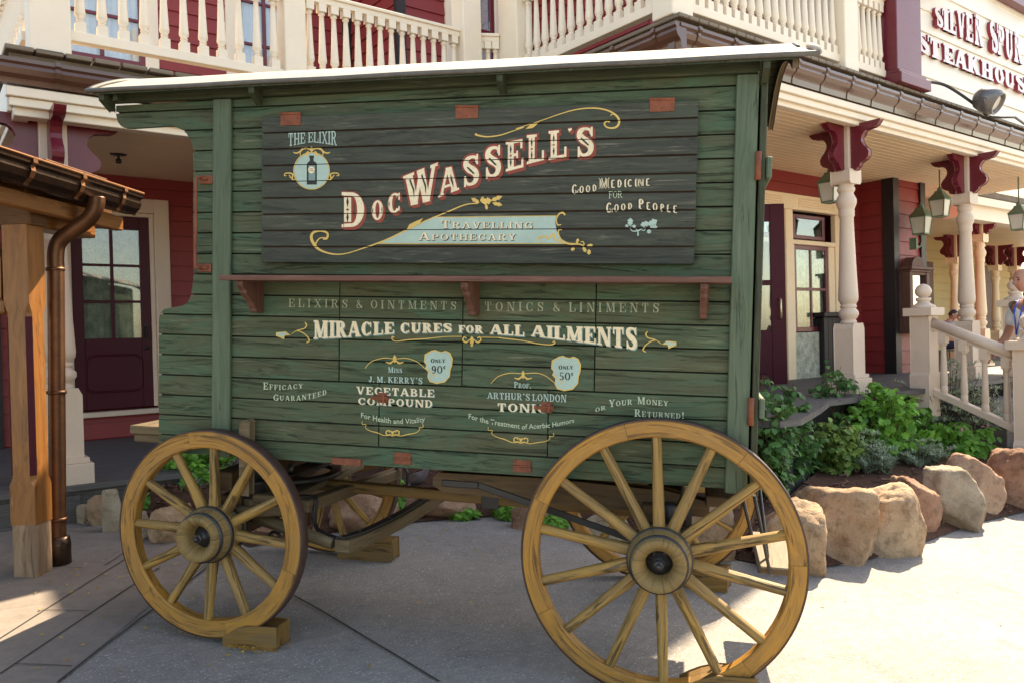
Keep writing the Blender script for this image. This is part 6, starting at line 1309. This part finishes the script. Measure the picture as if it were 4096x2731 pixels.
# ------------------------------------------------------------------ menu case on the bay wall
def P3(px, py, Y): return at(px, py, Y=Y)
a, b = P3(3612, 1080, 5.5), P3(3692, 1290, 5.5); OM = Vector((a.x, 5.5, a.z)); mc = thing('menu_case', 'wooden framed notice case with arched crest on the bay wall', 'notice case', OM)
w_ = b.x-a.x; hgt = a.z-b.z; mb = MB()
def mbx(m_, x0, x1, y0, y1, z0, z1): m_.box(x0*w_, x1*w_, y0, y1, z0*hgt, z1*hgt)
mbx(mb, -.02, .14, -.1, .08, -1.2, 0); mbx(mb, .86, 1.02, -.1, .08, -1.2, 0); mbx(mb, .14, .86, -.09, .08, -1.2, -1.05); mbx(mb, .14, .86, -.09, .08, -.1, 0); mbx(mb, -.1, 1.1, -.15, .08, .0, .05); mbx(mb, -.05, 1.05, -.12, .08, -.045, -.002)
mb.prism([(.18*w_, .05*hgt)]+[((.5-.32*math.cos(rad(k*15)))*w_, (.05+.2*math.sin(rad(k*15)))*hgt) for k in range(13)]+[(.82*w_, .05*hgt)], lambda q, r_, d: (q, d, r_), -.08, .06); mb.build('frame', M_shelf, mc, bevel=.006)
mb = MB(); mbx(mb, .14, .86, -.05, -.04, -1.05, -.1); mb.build('pane', glass_mat('case_glass', refl=.5), mc); mb = MB(); mbx(mb, .14, .86, -.0, .05, -1.05, -.1); mb.build('notice_sheet', paint('notice_paper', (.6, .6, .55)), mc)
# ------------------------------------------------------------------ litter bin
a = at(3270, 1500, Z=ZD2); bx = thing('litter_bin', 'dark wooden square bin under the side window by the entrance', 'bin', a)
mb = MB(); 
for k in range(6): mb.box(-.3+k*.1, -.3+(k+1)*.1-.006, -.3, -.28, .03, .78); mb.box(-.3, -.28, -.28+k*.095, -.28+(k+1)*.095-.006, .03, .78)
mb.box(-.275, .295, -.275, .3, .02, .8); mb.build('body', M_darkb, bx, bevel=.004); mb = MB(); mb.box(-.33, .33, -.33, .33, .8, .86); mb.build('lid', M_darkb, bx, bevel=.008)
# ------------------------------------------------------------------ spotlight on an arm
p0 = Vector((8.74, 4.2, at(3690, 335, Y=4.2).z)); pm = at(3960, 405, Y=3.75); LT = thing('spotlight', 'grey metal spotlight with cut away hood on a thin black arm above the gutter', 'spotlight', p0)
mb = MB(off=p0); cpts = [p0, at(3740, 332, Y=4.15), at(3800, 352, Y=4.05), at(3900, 420, Y=3.9), at(3955, 470, Y=3.8), at(4030, 440, Y=3.8), at(4110, 505, Y=3.8)]
mb.tube(spline(cpts[:5], 6), .016, 8); mb.tube([cpts[4], at(4060, 470, Y=3.78), cpts[6]], .014, 8); mb.lathe([(.05, -.02), (.05, .02)], Matrix.Translation(p0) @ Matrix.Rotation(pi/2, 4, 'Y'), 14); mb.build('arm', M_iron, LT)
ax = (at(4010, 440, Y=3.62)-at(3945, 370, Y=3.85)); ax = Vector((.064, -.807, -.5)).normalized(); T = Matrix.Translation(pm) @ ax.to_track_quat('Z', 'Y').to_matrix().to_4x4()
M_spot = paint('grey_spot_metal', (.16, .15, .15), rough=.35, metal=.5, var=.2)
mb = MB(off=p0); mb.lathe([(.0, -.17), (.06, -.165), (.115, -.12), (.135, -.05), (.135, .06), (.12, .06), (.12, .1), (.105, .1), (.105, .05)], T, 28); mb.build('housing', M_spot, LT)
mb = MB(off=p0); mb.lathe([(0, .06), (.06, .075), (.104, .06)], T, 24); mb.build('lens', M_lampglass, LT)
mb = MB(off=p0); e1 = T @ Vector((.15, 0, 0)); e2 = T @ Vector((-.15, 0, 0)); mb.tube([T @ Vector((.14, 0, 0)), T @ Vector((.16, 0, -.01)), at(3950, 465, Y=3.78), T @ Vector((-.16, 0, -.01)), T @ Vector((-.14, 0, 0))], .014, 8); mb.build('bracket', M_spot, LT)
# ================================================================== pigeon
def pigeon():
    b = gnd(1680, 2035); f = (RB @ b).z; base = fwd(1675, 1955, f+.25); t = thing('pigeon', 'grey pigeon with pinkish breast standing in the flower bed behind the reach pole', 'pigeon', base)
    M_pg = paint('pigeon_grey', (.2, .2, .22), var=.3, scale=12, rough=.6, col2=(.27, .2, .21)); M_wing = paint('pigeon_wing', (.13, .09, .08), var=.3, scale=18, rough=.6, dirt=(.5, .5, .5), damt=.3)
    vd = Vector((base.x, base.y, 0)).normalized(); right = Vector((vd.y, -vd.x, 0)); d = (right*.8-vd*.6).normalized(); s = Vector((-d.y, d.x, 0)); u = Vector((0, 0, 1))
    spine = [(-.16, .055, .012), (-.1, .075, .035), (-.03, .085, .06), (.03, .1, .064), (.065, .13, .052), (.08, .165, .036), (.088, .19, .03), (.096, .21, .027), (.104, .226, .018), (.107, .234, .004)]
    mb = MB(); rows = []
    for a, h, r in spine: rows.append([d*a+u*h+s*r*math.cos(2*pi*k/18)+(u*.9+d*.25)*r*math.sin(2*pi*k/18) for k in range(18)])
    mb.grid(rows, lambda a, b: (a*.02, b*.01), True, closeu=True); mb.tube([d*.01+s*.025+u*.04, d*.015+s*.025-u*.01], .005, 6); mb.tube([d*.01-s*.025+u*.04, d*.015-s*.025-u*.01], .005, 6); mb.build('body', M_pg, t)
    mb = MB()
    for sg in (-1, 1): 
        rows = [[d*a+u*(h+dz)+s*sg*(r+.006) for dz in (.03, .0, -.025)] for a, h, r in ((-.18, .05, .015), (-.1, .085, .04), (-.02, .1, .06), (.035, .11, .06))]; mb.grid(rows, lambda a, b: (a, b))
    mb.build('wing', M_wing, t)
    mb = MB(); mb.tube([d*.122+u*.212, d*.15+u*.203], [.008, .002], 8); mb.build('beak', paint('beak_orange', (.6, .25, .08)), t)
    mb = MB(); mb.tube([d*.118+u*.222, d*.13+u*.216], [.008, .006], 8)
    for sg in (-1, 1): mb.lathe([(.0, .004), (.005, .002), (.006, 0)], Matrix.Translation(d*.105+u*.218+s*sg*.024) @ (s*sg).to_track_quat('Z', 'Y').to_matrix().to_4x4(), 10)
    mb.build('cere', paint('pale_cere', (.7, .7, .68)), t)
pigeon()
# ================================================================== people
M_skin = paint('skin', (.42, .2, .14), var=.08, scale=6, rough=.5, damt=.05); M_hair = paint('grey_hair', (.16, .13, .12), var=.3, scale=40, rough=.8); M_hairB = paint('black_hair', (.012, .01, .01), var=.3, scale=30, rough=.5)
M_white = paint('white_tee', (.72, .72, .72), var=.03, rough=.85, scale=5); M_navy = paint('navy_shorts', (.015, .02, .05), rough=.85); M_greytee = paint('grey_tee', (.28, .31, .36), rough=.85, var=.1, scale=9); M_lany = paint('blue_lanyard', (.03, .1, .5), rough=.6)
def skin_mesh(name, nodes, edges, mat, parent, sub=2):
    me = bpy.data.meshes.new(name); me.from_pydata([tuple(n[:3]) for n in nodes], edges, []); o = bpy.data.objects.new(name, me); COL.objects.link(o); o.parent = parent
    md = o.modifiers.new('skin', 'SKIN'); md.use_smooth_shade = True
    for k, n in enumerate(nodes):
        sv = me.skin_vertices[0].data[k]; r_ = n[3]; sv.radius = r_ if isinstance(r_, tuple) else (r_, r_)
        sv.use_root = (k == 0)
    s2 = o.modifiers.new('sub', 'SUBSURF'); s2.levels = sub; s2.render_levels = sub; me.materials.append(mat); return o
def head(T, sc_, hairm, bald, parent, glasses=False):
    """T: head frame: +y is the way the face looks, +z up, origin at head centre; head 0.23 high"""
    mb = MB(); rows = []; n = 40; R_ = 30
    for i in range(R_+1):
        th = pi*i/R_; z = math.cos(th); row = []
        for j in range(n):
            ph = 2*pi*j/n; x, y = math.sin(th)*math.sin(ph), math.sin(th)*math.cos(ph)
            X_, Y_, Z_ = x*.076, y*.098, z*.118
            if z < -.1: k = min(1, (-z-.1)/.9); X_ *= 1-.22*k; Y_ = Y_*(1-.1*k)+(.012*k)
            if y > .2 and abs(z) < .95:
                g = lambda cx, cz, sx, sz: math.exp(-((x-cx)/sx)**2-((z-cz)/sz)**2)
                Y_ += .026*g(0, -.16, .13, .17)+.012*g(0, .02, .1, .2)+.009*g(0, .24, .5, .09)-.012*g(.36, .1, .2, .1)-.012*g(-.36, .1, .2, .1)+.007*g(0, -.44, .26, .07)-.006*g(0, -.5, .3, .03)+.006*g(0, -.55, .22, .05)-.007*g(0, -.66, .4, .06)+.012*g(0, -.84, .3, .12)+.006*g(.5, -.15, .2, .2)+.006*g(-.5, -.15, .2, .2)
            row.append(T @ (Vector((X_, Y_, Z_))*sc_))
        rows.append(row)
    mb.grid(rows, lambda a, b: (a*.01, b*.01), True, closeu=True)
    for sg in (-1, 1):
        rr = []
        for k in range(5):
            rr.append([T @ (Vector((sg*(.074+.006*k-.001*k*k), -.008-.011*(k > 1)*(k-1)+.016*math.cos(2*pi*q/12)*(1-.12*k), -.012+.03*math.sin(2*pi*q/12)*(1-.1*k)))*sc_) for q in range(12)])
        mb.grid(rr, lambda a, b: (a*.01, b*.01), True, closeu=True); mb.face([rr[-1][q] for q in range(12)])
    hd = mb.build('head', M_skin, parent)
    mb = MB()
    for sg in (-1, 1): mb.lathe([(0, .0115), (.006, .009), (.0105, 0)], T @ Matrix.Translation(Vector((sg*.03, .078, .012))*sc_) @ Matrix.Rotation(-pi/2, 4, 'X'), 12); mb.tube([T @ (Vector((sg*.015, .093, .032))*sc_), T @ (Vector((sg*.045, .085, .033))*sc_)], .0035, 6)
    mb.build('eye', M_hairB, hd)
    mb = MB(); rows = []
    for i in range(13):
        th = (pi*.62)*i/12; row = []
        for j in range(n):
            ph = 2*pi*j/n; x, y, z = math.sin(th)*math.sin(ph), math.sin(th)*math.cos(ph), math.cos(th)
            k = 1.045 if (y < .35 or (z > .62 and not bald)) else .93
            if bald and z > .55 and y > -.35: k = .93
            if z < .3 and y > .1: k = .93
            if z < -.02 and abs(x) > .6 and y > -.2: k = .93
            row.append(T @ (Vector((x*.076*k, y*.098*k, z*.118*k))*sc_))
        rows.append(row)
    mb.grid(rows, lambda a, b: (a*.01, b*.01), True, closeu=True); mb.build('hair', hairm, hd)
    if glasses:
        mb = MB()
        for sg in (-1, 1):
            c_ = Vector((sg*.032, .1, .012)); mb.tube([T @ ((c_+Vector((.022*math.cos(2*pi*k/16), 0, .016*math.sin(2*pi*k/16))))*sc_) for k in range(17)], .002, 5); mb.tube([T @ (Vector((sg*.054, .098, .014))*sc_), T @ (Vector((sg*.08, .0, .01))*sc_)], .002, 5)
        mb.build('glasses', M_iron, hd)
    return hd
def hand(mb_nodes, edges, root, wrist, d, side, pn, s=1.0):
    """palm and five fingers as skinned chains; d: hand direction, side: towards the thumb, pn: palm normal (curl direction)"""
    i0 = len(mb_nodes); pal = wrist+d*.05*s; mb_nodes.append((*pal, (.032*s, .016*s))); edges.append((root, i0))
    for k, (off, L) in enumerate(((.03, .07), (.01, .08), (-.01, .075), (-.028, .058))):
        a = pal+d*.035*s+side*off*s; b = a+d*L*.5*s+pn*.008*s; c_ = b+(d*.6+pn*.8).normalized()*L*.5*s; n = len(mb_nodes); mb_nodes += [(*a, .0095*s), (*b, .0085*s), (*c_, .007*s)]; edges += [(i0, n), (n, n+1), (n+1, n+2)]
    a = wrist+d*.03*s+side*.034*s; b = a+(d*.7+side*.6).normalized()*.035*s; c_ = b+(d*.8+pn*.4).normalized()*.03*s; n = len(mb_nodes); mb_nodes += [(*a, .012*s), (*b, .01*s), (*c_, .008*s)]; edges += [(i0, n), (n, n+1), (n+1, n+2)]
def person_std(label, foot, face_dir, s, shirt, shorts, hairm, bald):
    t = thing('person', label, 'person', foot); F = Vector((*face_dir, 0)).normalized(); Rr = Vector((F.y, -F.x, 0)); U = Vector((0, 0, 1))
    def q(a, b, c_): return (F*a+Rr*b+U*c_)*s
    nd = [(*q(0, 0, .95), (.13*s, .1*s)), (*q(.0, 0, 1.12), (.135*s, .1*s)), (*q(.0, 0, 1.3), (.15*s, .1*s)), (*q(-.01, 0, 1.44), (.09*s, .075*s)), (*q(.01, 0, 1.51), .055*s), (*q(.03, 0, 1.58), .05*s)]; ed = [(0, 1), (1, 2), (2, 3), (3, 4), (4, 5)]
    for sg in (-1, 1):
        n = len(nd); nd += [(*q(0, sg*.1, .88), .088*s), (*q(.01, sg*.11, .5), .06*s), (*q(-.01, sg*.11, .1), .042*s), (*q(.02, sg*.115, .04), .04*s), (*q(.15, sg*.13, .025), .03*s)]; ed += [(0, n), (n, n+1), (n+1, n+2), (n+2, n+3), (n+3, n+4)]
        n = len(nd); el = q(.02, sg*.27, 1.15); wr = q(.2, sg*.24, .98)
        nd += [(*q(-.01, sg*.19, 1.42), .06*s), (*el, .043*s), (*wr, .03*s)]; ed += [(3, n), (n, n+1), (n+1, n+2)]
        hand(nd, ed, n+2, wr, (wr-el).normalized(), -Rr*sg, (F*.2-U*.4-Rr*sg*.5).normalized(), s)
    body = skin_mesh('body', nd, ed, M_skin, t)
    T = Matrix.Translation(q(.055, 0, 1.68)) @ Matrix((Rr, F, U)).transposed().to_4x4() @ Matrix.Rotation(-.18, 4, 'X'); head(T, 1.02*s, hairm, bald, t)
    nd = [(*q(.0, 0, 1.0), (.155*s, .125*s)), (*q(.0, 0, 1.15), (.155*s, .12*s)), (*q(.0, 0, 1.32), (.165*s, .115*s)), (*q(-.01, 0, 1.435), (.105*s, .09*s)), (*q(.0, 0, 1.475), .072*s)]; ed = [(0, 1), (1, 2), (2, 3), (3, 4)]
    for sg in (-1, 1): n = len(nd); nd += [(*q(-.01, sg*.195, 1.41), .078*s), (*q(.01, sg*.25, 1.22), .066*s)]; ed += [(3, n), (n, n+1)]
    skin_mesh('shirt', nd, ed, shirt, t)
    nd = [(*q(0, 0, 1.0), (.15*s, .118*s)), (*q(0, 0, .9), (.15*s, .12*s))]; ed = [(0, 1)]
    for sg in (-1, 1): n = len(nd); nd += [(*q(.0, sg*.1, .8), .1*s), (*q(.01, sg*.11, .55), .088*s)]; ed += [(1, n), (n, n+1)]
    skin_mesh('shorts', nd, ed, shorts, t)
    mb = MB(); mb.tube([q(.06, -.06, 1.49), q(.125, -.05, 1.4), q(.15, .0, 1.15), q(.125, .05, 1.4), q(.06, .06, 1.49)], .008*s, 6); mb.build('lanyard', M_lany, t)
    mb = MB()
    for sg in (-1, 1): mb.lathe([(.05, 0), (.055, .02), (.05, .06), (.03, .08)], Matrix.Translation(q(.04, sg*.12, 0)) @ Matrix.Scale(2.2*1, 4, F), 18)
    mb.build('shoe', M_darkb, t)
    return t
fm = 8.15; hp = fwd(4118, 1118, fm); zf = ZD2-.42
person_std('balding grey haired person in a white t-shirt with blue lanyard standing by the stair posts', Vector((hp.x, hp.y, hp.z-1.68*1.06)), (-.75, .45), 1.06, M_white, M_navy, M_hair, True)
# seated person on a chair in the back of the porch
fk = 12.3; kp = fwd(3768, 1262, fk); gk = ZD2
KC = Vector((kp.x, kp.y, gk))
t = thing('person', 'seated dark haired person in glasses and grey t-shirt, head resting on hand', 'person', KC, rot=None)
F = Vector((.55, -.6, 0)).normalized(); Rr = Vector((F.y, -F.x, 0)); U = Vector((0, 0, 1)); hz = kp.z-gk; s = hz/1.19
def q(a, b, c_): return (F*a+Rr*b+U*c_)*s
nd = [(*q(0, 0, .52), (.13*s, .11*s)), (*q(.04, 0, .72), (.13*s, .1*s)), (*q(.1, 0, .92), (.14*s, .09*s)), (*q(.12, 0, 1.0), .08*s), (*q(.15, 0, 1.07), .05*s), (*q(.18, 0, 1.12), .045*s)]; ed = [(0, 1), (1, 2), (2, 3), (3, 4), (4, 5)]
for sg in (-1, 1):
    n = len(nd); nd += [(*q(.06, sg*.1, .5), .085*s), (*q(.42, sg*.12, .5), .06*s), (*q(.42, sg*.12, .1), .042*s), (*q(.54, sg*.12, .03), .032*s)]; ed += [(0, n), (n, n+1), (n+1, n+2), (n+2, n+3)]
    n = len(nd); el = q(.38, sg*.2, .72); wr = q(.34, .07, 1.08) if sg > 0 else q(.45, -.05, .62)
    nd += [(*q(.11, sg*.19, .97), .055*s), (*el, .04*s), (*wr, .028*s)]; ed += [(3, n), (n, n+1), (n+1, n+2)]; hand(nd, ed, n+2, wr, (wr-el).normalized(), -F if sg > 0 else F, (-Rr*sg-F*.3).normalized(), s)
skin_mesh('body', nd, ed, M_skin, t)
T = Matrix.Translation(q(.24, 0, 1.2)) @ Matrix((Rr, F, U)).transposed().to_4x4() @ Matrix.Rotation(-.45, 4, 'X'); head(T, s, M_hairB, False, t, True)
nd = [(*q(0, 0, .55), (.15*s, .12*s)), (*q(.04, 0, .72), (.145*s, .115*s)), (*q(.1, 0, .92), (.155*s, .105*s)), (*q(.12, 0, 1.0), .09*s), (*q(.14, 0, 1.035), .062*s)]; ed = [(0, 1), (1, 2), (2, 3), (3, 4)]
for sg in (-1, 1): n = len(nd); nd += [(*q(.11, sg*.195, .97), .072*s), (*q(.22, sg*.2, .86), .06*s)]; ed += [(3, n), (n, n+1)]
skin_mesh('shirt', nd, ed, M_greytee, t)
nd = [(*q(0, 0, .54), (.145*s, .12*s)), (*q(.05, 0, .5), (.14*s, .11*s))]; ed = [(0, 1)]
for sg in (-1, 1): n = len(nd); nd += [(*q(.12, sg*.11, .505), .1*s), (*q(.38, sg*.12, .505), .075*s)]; ed += [(1, n), (n, n+1)]
skin_mesh('shorts', nd, ed, M_navy, t)
ch = thing('garden_chair', 'green and cream slatted chair under the seated person', 'chair', KC)
M_gch = paint('green_chair', (.05, .12, .07), rough=.5); mb = MB()
Mch = Matrix((Rr, F, U)).transposed().to_4x4()
def cbx(m_, x0, x1, y0, y1, z0, z1): m_.obox(Mch @ Matrix.Translation((s*(x0+x1)/2, s*(y0+y1)/2, s*(z0+z1)/2)), s*(x1-x0), s*(y1-y0), s*(z1-z0))
for k in range(5): cbx(mb, -.22, .22, -.2+k*.09, -.2+k*.09+.075, .37, .395)
mb.build('seat', M_gch, ch)
for x in (-.23, .2):
    for y in (-.24, .2): mb = MB(); cbx(mb, x, x+.03, y, y+.03, 0, .37 if y > 0 else .85); mb.build('leg', M_gch, ch)
mb = MB()
for k in range(3): cbx(mb, -.2, .2, -.235, -.215, .5+k*.13, .58+k*.13)
mb.build('backrest', M_cream, ch)
mb = MB(); cbx(mb, -.2, .2, -.23, -.215, .12, .16); cbx(mb, -.2, .2, .205, .22, .12, .16); mb.build('stretcher', M_cream, ch)
bp = fwd(3895, 1500, 11.0); bk_ = thing('pail', 'pale metal pail standing on the porch floor behind the railing balusters', 'pail', (bp.x, bp.y, ZD2))
mb = MB(); mb.lathe([(.13, 0), (.15, .02), (.19, .3), (.2, .31), (.19, .32), (.18, .3), (.14, .03), (0, .03)], Matrix.Identity(4), 28); mb.build('bucket', paint('pale_metal', (.5, .5, .48), rough=.4, metal=.4), bk_); mb = MB(); mb.tube([(.19*math.cos(a), .02, .31+.1*math.sin(a)) for a in [pi*k/14 for k in range(15)]], .005, 6); mb.build('handle', M_iron, bk_)
